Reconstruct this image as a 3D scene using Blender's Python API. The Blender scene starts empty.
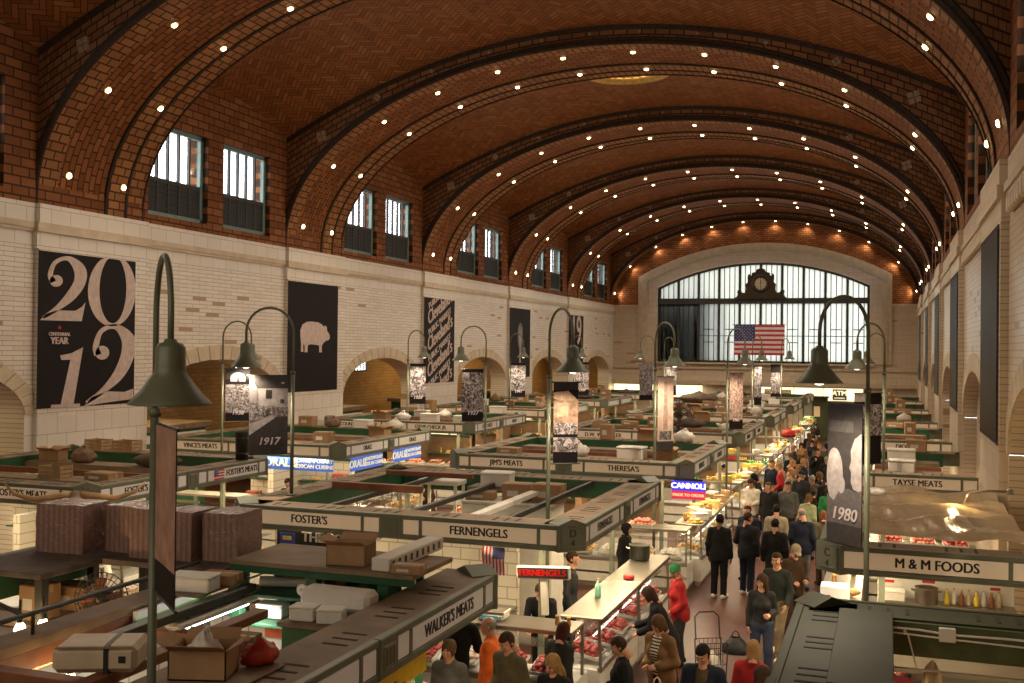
import bpy, math, random
import numpy as np
from mathutils import Vector, Matrix, Euler
S = bpy.context.scene
C = S.collection
PI = math.pi

# ---------------------------------------------------------------- camera
YAW, PITCH, ROLL, FPX = .343, .0072, .011, 1050.0
CAM_H = 5.2
_f = Vector((-math.sin(YAW)*math.cos(PITCH), math.cos(YAW)*math.cos(PITCH), math.sin(PITCH)))
_r = Vector((math.cos(YAW), math.sin(YAW), 0)); _u = _r.cross(_f)
_r2 = _r*math.cos(ROLL) + _u*math.sin(ROLL); _u2 = -_r*math.sin(ROLL) + _u*math.cos(ROLL)
cam_data = bpy.data.cameras.new('camera'); cam = bpy.data.objects.new('camera', cam_data); C.objects.link(cam)
cam_data.sensor_width = 36; cam_data.lens = FPX/1024*36; cam_data.clip_start = .05; cam_data.clip_end = 400
cam.matrix_world = Matrix(((_r2.x, _u2.x, -_f.x, 0), (_r2.y, _u2.y, -_f.y, 0), (_r2.z, _u2.z, -_f.z, CAM_H), (0, 0, 0, 1)))
S.camera = cam

# ---------------------------------------------------------------- sky, exposure
W = bpy.data.worlds.new('sky'); S.world = W; W.use_nodes = True
W.node_tree.nodes['Background'].inputs[0].default_value = (.92, .96, 1.0, 1)
W.node_tree.nodes['Background'].inputs[1].default_value = 9.0
S.view_settings.view_transform = 'Standard'; S.view_settings.look = 'None'
S.view_settings.gamma = 1; S.view_settings.use_curve_mapping = False
S.view_settings.exposure = 0.0
S.cycles.max_bounces = 7; S.cycles.diffuse_bounces = 3; S.cycles.glossy_bounces = 3
S.cycles.transmission_bounces = 4; S.cycles.transparent_max_bounces = 10
S.cycles.caustics_reflective = False; S.cycles.caustics_refractive = False
S.cycles.sample_clamp_indirect = 3.0
WARM = (1.0, .80, .57); TUBE = (1.0, .77, .45); COOL = (1.0, .93, .80)
P_BULB = 118.0      # one ceiling bulb (W)
P_STALL = 23.0     # one strip under a stall canopy, per metre (W)

def lamp_light(name, kind, loc, power, color, radius=.05, sx=1, sy=.1, rot=None, spot=None):
    d = bpy.data.lights.new(name, kind); d.energy = power; d.color = color
    if kind == 'AREA':
        d.shape = 'RECTANGLE'; d.size = sx; d.size_y = sy
    else: d.shadow_soft_size = radius
    if kind == 'SPOT': d.spot_size = spot or 1.8; d.spot_blend = .6
    o = bpy.data.objects.new(name, d); C.objects.link(o); o.location = loc
    if rot is not None: o.rotation_euler = rot
    return o

# hall dimensions
XL, XR, XC, AX = -18.64, 1.90, -8.37, 10.27
YE, YB = 74.08, -2.4
RIB0, RIBP, RIBH = 21.08, 10.75, 1.83
ZT = 8.46            # top of the white tile
ZCAN, ZCANB = 2.75, 2.44   # stall canopy top and bottom

# ---------------------------------------------------------------- mesh helper
class G:
    def __init__(s): s.v = []; s.f = []; s.m = []; s.uv = {}
    def add(s, vs, fs, m=0):
        o = len(s.v); s.v += [tuple(v) for v in vs]
        for f in fs: s.f.append(tuple(o+i for i in f)); s.m.append(m)
        return s
    def quad(s, a, b, c, d, m=0, uv=None):
        if uv: s.uv[len(s.f)] = uv
        return s.add([a, b, c, d], [(0, 1, 2, 3)], m)
    def box(s, lo, hi, m=0, M=None, bev=0):
        x0, y0, z0 = lo; x1, y1, z1 = hi
        if bev <= 0:
            vs = [(x0,y0,z0),(x1,y0,z0),(x1,y1,z0),(x0,y1,z0),(x0,y0,z1),(x1,y0,z1),(x1,y1,z1),(x0,y1,z1)]
            fs = [(0,3,2,1),(4,5,6,7),(0,1,5,4),(1,2,6,5),(2,3,7,6),(3,0,4,7)]
        else:
            b = min(bev, (x1-x0)*.45, (y1-y0)*.45, (z1-z0)*.45); vs = []; idx = {}
            for i, x in enumerate((x0, x1)):
                for j, y in enumerate((y0, y1)):
                    for k, z in enumerate((z0, z1)):
                        sx, sy, sz = (1, -1)[i], (1, -1)[j], (1, -1)[k]
                        idx[i,j,k,0] = len(vs); vs.append((x, y+sy*b, z+sz*b))
                        idx[i,j,k,1] = len(vs); vs.append((x+sx*b, y, z+sz*b))
                        idx[i,j,k,2] = len(vs); vs.append((x+sx*b, y+sy*b, z))
            q = idx; fs = []
            fs += [(q[0,0,0,0],q[0,0,1,0],q[0,1,1,0],q[0,1,0,0]), (q[1,0,0,0],q[1,1,0,0],q[1,1,1,0],q[1,0,1,0])]
            fs += [(q[0,0,0,1],q[1,0,0,1],q[1,0,1,1],q[0,0,1,1]), (q[0,1,0,1],q[0,1,1,1],q[1,1,1,1],q[1,1,0,1])]
            fs += [(q[0,0,0,2],q[0,1,0,2],q[1,1,0,2],q[1,0,0,2]), (q[0,0,1,2],q[1,0,1,2],q[1,1,1,2],q[0,1,1,2])]
            for j in (0,1):
                for i in (0,1): fs.append((q[i,j,0,0],q[i,j,0,1],q[i,j,1,1],q[i,j,1,0]))
            for k in (0,1):
                for i in (0,1): fs.append((q[i,0,k,0],q[i,0,k,2],q[i,1,k,2],q[i,1,k,0]))
                for j in (0,1): fs.append((q[0,j,k,1],q[0,j,k,2],q[1,j,k,2],q[1,j,k,1]))
            for i in (0,1):
                for j in (0,1):
                    for k in (0,1): fs.append((q[i,j,k,0],q[i,j,k,1],q[i,j,k,2]))
        if M is not None: vs = [M @ Vector(v) for v in vs]
        return s.add(vs, fs, m)
    def beam(s, p0, p1, w, h, m=0, bev=0, up=(0,0,1)):
        p0, p1 = Vector(p0), Vector(p1); d = p1-p0; L = d.length; d.normalize()
        u = Vector(up); sd = d.cross(u)
        if sd.length < 1e-4: sd = d.cross(Vector((1,0,0)))
        sd.normalize(); u = sd.cross(d)
        M = Matrix(((d.x,sd.x,u.x,p0.x),(d.y,sd.y,u.y,p0.y),(d.z,sd.z,u.z,p0.z),(0,0,0,1)))
        return s.box((0,-w/2,-h/2), (L,w/2,h/2), m, M, bev)
    def tube(s, pts, r, n=8, m=0, caps=True, closed=False):
        pts = [Vector(p) for p in pts]; N = len(pts); rs = r if isinstance(r, (list, tuple)) else [r]*N
        rings = []; prev = None
        for i, p in enumerate(pts):
            a = pts[max(i-1, 0)]; b = pts[min(i+1, N-1)]
            if closed: a = pts[(i-1) % N]; b = pts[(i+1) % N]
            t = (b-a).normalized()
            if prev is None:
                u = t.cross(Vector((0,0,1)))
                if u.length < 1e-3: u = t.cross(Vector((1,0,0)))
            else: u = prev - t*prev.dot(t)
            u.normalize(); prev = u; w = t.cross(u)
            rings.append([p + (u*math.cos(2*PI*k/n) + w*math.sin(2*PI*k/n))*rs[i] for k in range(n)])
        vs = [v for R in rings for v in R]; fs = []
        for i in range(N if closed else N-1):
            for k in range(n):
                fs.append((i*n+k, i*n+(k+1)%n, ((i+1)%N)*n+(k+1)%n, ((i+1)%N)*n+k))
        if caps and not closed: fs += [tuple(range(n))[::-1], tuple((N-1)*n+k for k in range(n))]
        return s.add(vs, fs, m)
    def lathe(s, prof, c=(0,0,0), n=20, m=0, M=None):
        vs = []; fs = []; K = len(prof)
        for r, z in prof:
            for k in range(n): vs.append((c[0]+r*math.cos(2*PI*k/n), c[1]+r*math.sin(2*PI*k/n), c[2]+z))
        for i in range(K-1):
            for k in range(n): fs.append((i*n+k, i*n+(k+1)%n, (i+1)*n+(k+1)%n, (i+1)*n+k))
        if prof[0][0] > 1e-6: fs.append(tuple(range(n))[::-1])
        if prof[-1][0] > 1e-6: fs.append(tuple((K-1)*n+k for k in range(n)))
        if M is not None: vs = [M @ Vector(v) for v in vs]
        return s.add(vs, fs, m)
    def prism(s, poly, fn, m=0):
        """poly: 2-D outline; fn(u, v, t) -> point; t = 0 and 1 are the two caps"""
        n = len(poly); vs = [fn(u, v, 0) for u, v in poly] + [fn(u, v, 1) for u, v in poly]
        fs = [tuple(range(n))[::-1], tuple(range(n, 2*n))] + [(i, (i+1)%n, n+(i+1)%n, n+i) for i in range(n)]
        return s.add(vs, fs, m)
    def ball(s, c, r, n=10, k=6, m=0, M=None):
        rx, ry, rz = r if isinstance(r, (list, tuple)) else (r, r, r)
        vs = [(0,0,-rz)]; fs = []
        for i in range(1, k):
            a = -PI/2+PI*i/k
            for j in range(n): vs.append((rx*math.cos(a)*math.cos(2*PI*j/n), ry*math.cos(a)*math.sin(2*PI*j/n), rz*math.sin(a)))
        vs.append((0,0,rz)); L = len(vs)-1
        for j in range(n):
            fs.append((0, 1+(j+1)%n, 1+j)); fs.append((L, L-n+j, L-n+(j+1)%n))
            for i in range(k-2): fs.append((1+i*n+j, 1+i*n+(j+1)%n, 1+(i+1)*n+(j+1)%n, 1+(i+1)*n+j))
        c = Vector(c); vs = [(M @ Vector(v) if M is not None else Vector(v))+c for v in vs]
        return s.add(vs, fs, m)
    def arc(s, cx, cz, *a): pass

def mesh_of(name, g, mats, smooth=False):
    me = bpy.data.meshes.new(name); me.from_pydata(g.v, [], g.f)
    for mt in (mats if isinstance(mats, (list, tuple)) else [mats]): me.materials.append(mt)
    if any(g.m): me.polygons.foreach_set('material_index', g.m)
    if g.uv:
        ul = me.uv_layers.new(name='uv')
        for pi, uv in g.uv.items():
            for li, q in zip(me.polygons[pi].loop_indices, uv): ul.data[li].uv = q
    if smooth: me.polygons.foreach_set('use_smooth', [True]*len(me.polygons))
    me.update(); return me
def link(name, data, parent=None, loc=None, rz=None):
    o = bpy.data.objects.new(name, data); C.objects.link(o)
    if parent is not None: o.parent = parent
    if loc is not None: o.location = loc
    if rz is not None: o.rotation_euler = (0, 0, rz)
    return o
def obj(name, g, mats, parent=None, smooth=False, loc=None, rz=None):
    return link(name, mesh_of(name, g, mats, smooth), parent, loc, rz)
def tag(o, label, cat=None, group=None, kind=None):
    o['label'] = label
    if cat: o['category'] = cat
    if group: o['group'] = group
    if kind: o['kind'] = kind
    return o
def thing(name, label, cat, loc=(0,0,0), rz=0, group=None):
    return tag(link(name, None, None, loc, rz), label, cat, group)
def struct(name, g, mats, label, parent=None, smooth=False):
    o = obj(name, g, mats, parent, smooth); o['kind'] = 'structure'
    if parent is None: o['label'] = label
    return o
def copy_tree(o, parent=None):
    c = o.copy(); C.objects.link(c)
    if parent is not None: c.parent = parent
    for ch in list(o.children): copy_tree(ch, c)
    return c
ORD = 'first second third fourth fifth sixth seventh eighth ninth tenth eleventh twelfth thirteenth fourteenth fifteenth sixteenth'.split()

def text_mesh(body, size, align='CENTER', depth=.006, bold=0.0, fat=None, shear=0.0, sx=1.0, space=1.0, res=3, line=1.0):
    cu = bpy.data.curves.new('lettering', 'FONT'); cu.body = body; cu.size = size; cu.align_x = align; cu.align_y = 'CENTER'
    cu.extrude = depth/2; cu.offset = 0; cu.shear = shear; cu.space_character = space; cu.resolution_u = res; cu.space_line = line
    o = bpy.data.objects.new('tmp', cu); me = bpy.data.meshes.new_from_object(o)
    bpy.data.objects.remove(o); bpy.data.curves.remove(cu)
    f = bold*1.5 if fat is None else fat
    if f > 0:                                            # heavier strokes: the same letters side by side
        n = len(me.vertices); vs = [v.co.copy() for v in me.vertices]; fs = [tuple(p.vertices) for p in me.polygons]; V = []; F = []
        for k, dx in enumerate((-f, 0, f)):
            V += [(v.x+dx, v.y+(f*.35 if k == 1 else -f*.0), v.z+k*.0006) for v in vs]; F += [tuple(i+k*n for i in p) for p in fs]
        bpy.data.meshes.remove(me); me = bpy.data.meshes.new('lettering'); me.from_pydata(V, [], F)
    if sx != 1.0:
        for v in me.vertices: v.co.x *= sx
    return me
def text(body, size, M, material, parent=None, name='lettering', **k):
    """M maps the text's own plane (x right, y up, z towards the reader) into the parent's space"""
    me = text_mesh(body, size, **k); me.transform(M); me.materials.clear(); me.materials.append(material)
    return link(name, me, parent)
def frame(origin, right, up=(0,0,1)):
    r = Vector(right).normalized(); u = Vector(up).normalized(); n = r.cross(u); o = Vector(origin)
    return Matrix(((r.x,u.x,n.x,o.x),(r.y,u.y,n.y,o.y),(r.z,u.z,n.z,o.z),(0,0,0,1)))

# ---------------------------------------------------------------- materials
class NT:
    def __init__(s, name):
        s.mt = bpy.data.materials.new(name); s.mt.use_nodes = True; s.t = s.mt.node_tree; s.b = s.t.nodes['Principled BSDF']
        s.out = s.t.nodes['Material Output']
    def n(s, typ, **kw):
        x = s.t.nodes.new(typ)
        for k, v in kw.items(): setattr(x, k, v)
        return x
    def l(s, a, b): s.t.links.new(a, b)
    def val(s, sock, v):
        if hasattr(v, 'is_output'): s.l(v, sock)
        else: sock.default_value = v
    def math(s, op, a, b=0.0, c=0.0):
        x = s.n('ShaderNodeMath', operation=op)
        for i, v in enumerate((a, b, c)): s.val(x.inputs[i], v)
        return x.outputs[0]
    def mix(s, fac, a, b, mode='MIX'):
        x = s.n('ShaderNodeMix', data_type='RGBA', blend_type=mode)
        s.val(x.inputs[0], fac)
        for sock, v in ((x.inputs[6], a), (x.inputs[7], b)):
            s.val(sock, v if hasattr(v, 'is_output') else (*v[:3], 1))
        return x.outputs[2]
    def ramp(s, fac, stops):
        x = s.n('ShaderNodeValToRGB'); s.l(fac, x.inputs[0]); e = x.color_ramp.elements
        while len(e) < len(stops): e.new(.5)
        for q, (p, c) in zip(e, stops): q.position = p; q.color = (*c[:3], 1)
        return x.outputs[0]
    def obj_co(s): return s.n('ShaderNodeTexCoord').outputs['Object']
    def noise(s, scale, co=None, detail=3, dist=0.0):
        x = s.n('ShaderNodeTexNoise'); x.inputs['Scale'].default_value = scale; x.inputs['Detail'].default_value = detail
        x.inputs['Distortion'].default_value = dist
        if co is not None: s.l(co, x.inputs['Vector'])
        return x
    def bump(s, h, strength=.3, dist=.01):
        x = s.n('ShaderNodeBump'); x.inputs['Strength'].default_value = strength; x.inputs['Distance'].default_value = dist
        s.l(h, x.inputs['Height']); s.l(x.outputs[0], s.b.inputs['Normal'])
_M = {}
def mat(name, col, rough=.6, metal=0.0, var=.12, scale=6.0, emit=0.0, ecol=None, spec=.4, bump=0.0):
    if name in _M: return _M[name]
    t = NT(name); b = t.b
    b.inputs['Roughness'].default_value = rough; b.inputs['Metallic'].default_value = metal
    b.inputs['Specular IOR Level'].default_value = spec
    if var > 0:
        nz = t.noise(scale, t.obj_co(), 4)
        lo = tuple(c*(1-var) for c in col); hi = tuple(min(1, c*(1+var)) for c in col)
        t.l(t.ramp(nz.outputs[0], [(.3, lo), (.7, hi)]), b.inputs['Base Color'])
        if bump: t.bump(nz.outputs[0], bump)
    else: b.inputs['Base Color'].default_value = (*col, 1)
    if emit:
        b.inputs['Emission Color'].default_value = (*(ecol or col), 1); b.inputs['Emission Strength'].default_value = emit
        t.mt.cycles.emission_sampling = 'NONE'
    _M[name] = t.mt; return t.mt

def brick_mat(name, cols, mortar, bw, bh, msize=.012, axes='YZ', rough=.6, uv=False, spec=.3, dirt=.15, bump=.4, offset=.5, odd=None):
    """bricks laid in world metres on a wall whose horizontal is axes[0] and vertical axes[1] (or along the mesh's uv)"""
    t = NT(name)
    if uv: co = t.n('ShaderNodeUVMap').outputs[0]
    else:
        sp = t.n('ShaderNodeSeparateXYZ'); t.l(t.obj_co(), sp.inputs[0]); cb = t.n('ShaderNodeCombineXYZ')
        t.l(sp.outputs['XYZ'.index(axes[0])], cb.inputs[0]); t.l(sp.outputs['XYZ'.index(axes[1])], cb.inputs[1]); co = cb.outputs[0]
    br = t.n('ShaderNodeTexBrick'); t.l(co, br.inputs['Vector'])
    br.inputs['Scale'].default_value = 1; br.inputs['Brick Width'].default_value = bw; br.inputs['Row Height'].default_value = bh
    br.inputs['Mortar Size'].default_value = msize; br.inputs['Mortar Smooth'].default_value = .15; br.inputs['Bias'].default_value = 0
    br.offset = offset
    br.inputs['Color1'].default_value = (0,0,0,1); br.inputs['Color2'].default_value = (1,1,1,1); br.inputs['Mortar'].default_value = (.5,.5,.5,1)
    stops = [(i/(len(cols)-1) if len(cols) > 1 else 0, c) for i, c in enumerate(cols)]
    base = t.ramp(br.outputs['Color'], stops)
    if odd: base = t.mix(t.math('GREATER_THAN', br.outputs['Color'], .982), base, odd)
    nz = t.noise(1.3, t.obj_co(), 5)
    base = t.mix(t.math('MULTIPLY', nz.outputs[0], dirt*2), base, tuple(c*.45 for c in cols[0]))
    base = t.mix(br.outputs['Fac'], base, mortar)
    t.l(base, t.b.inputs['Base Color']); t.b.inputs['Roughness'].default_value = rough; t.b.inputs['Specular IOR Level'].default_value = spec
    if bump: t.bump(t.math('SUBTRACT', 1.0, br.outputs['Fac']), bump, .01)
    _M[name] = t.mt; return t.mt

def herringbone_mat(name, cell, cols, mortar, joint=.07, n=3):
    """n:1 herringbone tiles over the mesh's uv (metres): cell (i, j) belongs by (i-j) mod 2n to a level or an upright tile"""
    t = NT(name); sp = t.n('ShaderNodeSeparateXYZ'); t.l(t.n('ShaderNodeUVMap').outputs[0], sp.inputs[0])
    r2 = math.sqrt(.5)/cell
    u = t.math('MULTIPLY', t.math('ADD', sp.outputs[0], sp.outputs[1]), r2)
    v = t.math('MULTIPLY', t.math('SUBTRACT', sp.outputs[1], sp.outputs[0]), r2)
    iu, iv = t.math('FLOOR', u), t.math('FLOOR', v); fu, fv = t.math('FRACT', u), t.math('FRACT', v)
    m = t.math('FLOORED_MODULO', t.math('SUBTRACT', iu, iv), 2.0*n)
    up = t.math('GREATER_THAN', m, n-.5); lev = t.math('SUBTRACT', 1.0, up)
    pl = m; pu = t.math('SUBTRACT', 2.0*n-1, m)                     # place of the cell along its tile
    run_u = t.math('ADD', pl, fu); run_v = t.math('ADD', pu, fv)
    edge = lambda f, L: t.math('MINIMUM', f, t.math('SUBTRACT', float(L), f))
    dl = t.math('MINIMUM', edge(run_u, n), edge(fv, 1)); du = t.math('MINIMUM', edge(run_v, n), edge(fu, 1))
    d = t.math('ADD', t.math('MULTIPLY', dl, lev), t.math('MULTIPLY', du, up))
    jt = t.math('LESS_THAN', d, joint)
    cb = t.n('ShaderNodeCombineXYZ'); t.l(t.math('SUBTRACT', iu, t.math('MULTIPLY', pl, lev)), cb.inputs[0]); t.l(t.math('SUBTRACT', iv, t.math('MULTIPLY', pu, up)), cb.inputs[1])
    wn = t.n('ShaderNodeTexWhiteNoise', noise_dimensions='2D'); t.l(cb.outputs[0], wn.inputs[0])
    base = t.ramp(wn.outputs[0], [(i/(len(cols)-1), c) for i, c in enumerate(cols)])
    nz = t.noise(.5, t.obj_co(), 5)
    base = t.mix(t.math('MULTIPLY', nz.outputs[0], .35), base, tuple(c*.5 for c in cols[0]))
    t.l(t.mix(jt, base, mortar), t.b.inputs['Base Color']); t.b.inputs['Roughness'].default_value = .55; t.b.inputs['Specular IOR Level'].default_value = .15
    t.bump(t.math('SUBTRACT', 1.0, jt), .35, .01)
    _M[name] = t.mt; return t.mt
def glass_mat(name, tint=(1,1,1), clear=.85, rough=.05):
    if name in _M: return _M[name]
    t = NT(name); tr = t.n('ShaderNodeBsdfTransparent'); tr.inputs[0].default_value = (*tint, 1)
    gl = t.n('ShaderNodeBsdfGlossy'); gl.inputs['Roughness'].default_value = rough
    fr = t.n('ShaderNodeLayerWeight'); fr.inputs[0].default_value = .25
    mx = t.n('ShaderNodeMixShader'); t.l(t.math('MULTIPLY', fr.outputs['Fresnel'], 1-clear), mx.inputs[0]); t.l(tr.outputs[0], mx.inputs[1]); t.l(gl.outputs[0], mx.inputs[2])
    t.l(mx.outputs[0], t.out.inputs[0]); _M[name] = t.mt; return t.mt
def frosted_mat(name, tint, keep=.35):
    """obscured glass: lets daylight through and scatters it"""
    t = NT(name); tl = t.n('ShaderNodeBsdfTranslucent'); tl.inputs[0].default_value = (*tint, 1)
    tr = t.n('ShaderNodeBsdfTransparent'); tr.inputs[0].default_value = (*tint, 1)
    mx = t.n('ShaderNodeMixShader'); mx.inputs[0].default_value = keep
    t.l(tl.outputs[0], mx.inputs[1]); t.l(tr.outputs[0], mx.inputs[2]); t.l(mx.outputs[0], t.out.inputs[0]); _M[name] = t.mt; return t.mt

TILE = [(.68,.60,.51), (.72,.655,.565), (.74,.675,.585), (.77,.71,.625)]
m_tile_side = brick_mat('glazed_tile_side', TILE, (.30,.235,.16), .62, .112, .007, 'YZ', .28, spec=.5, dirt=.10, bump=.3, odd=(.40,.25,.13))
TILE_SHADED = [(.58,.47,.34), (.62,.51,.375), (.64,.53,.39), (.67,.56,.42)]  # cream tile with dim warm light of right and end walls painted in
m_tile_right = brick_mat('glazed_tile_shaded', TILE_SHADED, (.27,.20,.13), .62, .112, .007, 'YZ', .28, spec=.5, dirt=.12, bump=.3, odd=(.36,.22,.11))
m_block_right = brick_mat('stone_block_shaded', TILE_SHADED[1:], (.30,.23,.15), .62, .44, .007, 'YZ', .35, spec=.45, dirt=.14, bump=.25)
m_tile_end = brick_mat('glazed_tile_end', TILE_SHADED, (.30,.235,.16), .62, .112, .007, 'XZ', .28, spec=.5, dirt=.10, bump=.3, odd=(.40,.25,.13))
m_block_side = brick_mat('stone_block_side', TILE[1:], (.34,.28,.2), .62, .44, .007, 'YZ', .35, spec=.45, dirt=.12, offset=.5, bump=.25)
m_block_end = brick_mat('stone_block_end', TILE_SHADED[1:], (.34,.28,.2), .62, .44, .007, 'XZ', .35, spec=.45, dirt=.12, bump=.25)
m_stone = mat('cream_terracotta', (.54,.44,.31), .45, var=.12, scale=3)
BR = [(.19,.062,.018), (.27,.095,.030), (.33,.125,.042), (.22,.074,.022), (.38,.155,.055)]
m_brick_side = brick_mat('brown_brick_side', BR, (.055,.024,.011), .50, .22, .022, 'YZ', .55, dirt=.25, spec=.12)
m_brick_end = brick_mat('brown_brick_end', BR, (.055,.024,.011), .34, .14, .016, 'XZ', .55, dirt=.25, spec=.12)
m_brick_face = brick_mat('brown_brick_rib_face', [(.17,.07,.026), (.24,.105,.042), (.30,.135,.055)], (.04,.018,.009), .42, .2, .024, uv=True, dirt=.25, spec=.12)
m_soffit = brick_mat('brown_brick_rib_soffit', BR, (.055,.024,.011), .38, .19, .020, uv=True, rough=.6, dirt=.2, spec=.1)
m_soffit_edge = brick_mat('brown_brick_rib_border', [(.32,.14,.052), (.39,.18,.072), (.28,.115,.04)], (.06,.026,.012), .40, .22, .022, uv=True, rough=.6, dirt=.2, spec=.1)
m_vault = herringbone_mat('herringbone_vault_tile', .15, BR, (.07,.027,.010), .08)
m_mould = mat('dark_moulding', (.040,.024,.015), .6, var=.3, scale=12, spec=.12)
m_lozenge = mat('pale_lozenge_tile', (.30,.21,.13), .5, var=.15)
m_floor = brick_mat('red_quarry_tile', [(.075,.020,.012), (.10,.027,.016), (.065,.018,.011)], (.045,.02,.014), .3, .15, .006, 'YX', .42, spec=.35, dirt=.25, bump=.2)
m_green = mat('grey_green_paint', (.15,.162,.115), .45, var=.10, scale=3)
m_dgreen = mat('dark_green_paint', (.018,.085,.035), .5, var=.2, scale=3)
m_teal = mat('teal_window_frame', (.15,.24,.22), .4, var=.1)
m_black = mat('black_metal', (.018,.018,.018), .5, var=.1)
m_iron = mat('dark_iron', (.04,.038,.033), .45, var=.15)
m_steel = mat('stainless_steel', (.36,.32,.26), .30, metal=.85, var=.06, scale=2)
m_white = mat('white_enamel', (.66,.63,.56), .4, var=.06)
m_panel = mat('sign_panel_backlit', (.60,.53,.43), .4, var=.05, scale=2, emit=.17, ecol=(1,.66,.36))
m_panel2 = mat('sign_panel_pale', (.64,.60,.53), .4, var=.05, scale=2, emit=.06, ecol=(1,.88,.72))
m_ink = mat('black_sign_lettering', (.012,.011,.010), .5, var=0)
m_wood = mat('grey_brown_board', (.225,.155,.098), .7, var=.25, scale=3, bump=.2)
m_redwood = mat('red_brown_timber', (.20,.075,.035), .55, var=.25, scale=4)
m_card = mat('cardboard', (.36,.215,.11), .8, var=.12, scale=4)
m_card2 = mat('brown_cardboard', (.27,.15,.07), .8, var=.15, scale=4)
m_foam = mat('white_foam', (.74,.70,.62), .7, var=.05)
m_glass = glass_mat('clear_glass', (1,1,1), .4)
m_bulb = mat('lit_bulb', (1,.86,.55), .4, var=0, emit=14.0, ecol=(1,.80,.45))
m_tubelit = mat('lit_tube', (1,.92,.75), .4, var=0, emit=7.0, ecol=(1,.90,.68))
m_tubewhite = mat('lit_white_tube', (1,1,1), .4, var=0, emit=9.0, ecol=(.95,1,.98))
m_gold = mat('gold_plaster', (.55,.36,.10), .4, var=.2)
m_cream_paint = mat('cream_paint', (.62,.50,.30), .5)
# ================================================================ THE HALL
RIBS = [RIB0 + RIBP*k for k in range(-1, 6)]          # rib centres; the last one meets the end wall
ELB, ELZ = 5.63, 8.60                                 # rib soffit: half ellipse
def soffit_z(x): return ELZ + ELB*math.sqrt(max(0, 1-((x-XC)/AX)**2))
def vault_z(x, v):
    q = ((x-XC)/AX)**2
    return 14.76 - 2.74*q + (1-v*v)*(.18+.55*q)

g = G(); g.quad((-24, YB-1, 0), (XR+1, YB-1, 0), (XR+1, YE+.5, 0), (-24, YE+.5, 0))
struct('floor', g, m_floor, 'red quarry tile market floor')

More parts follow.
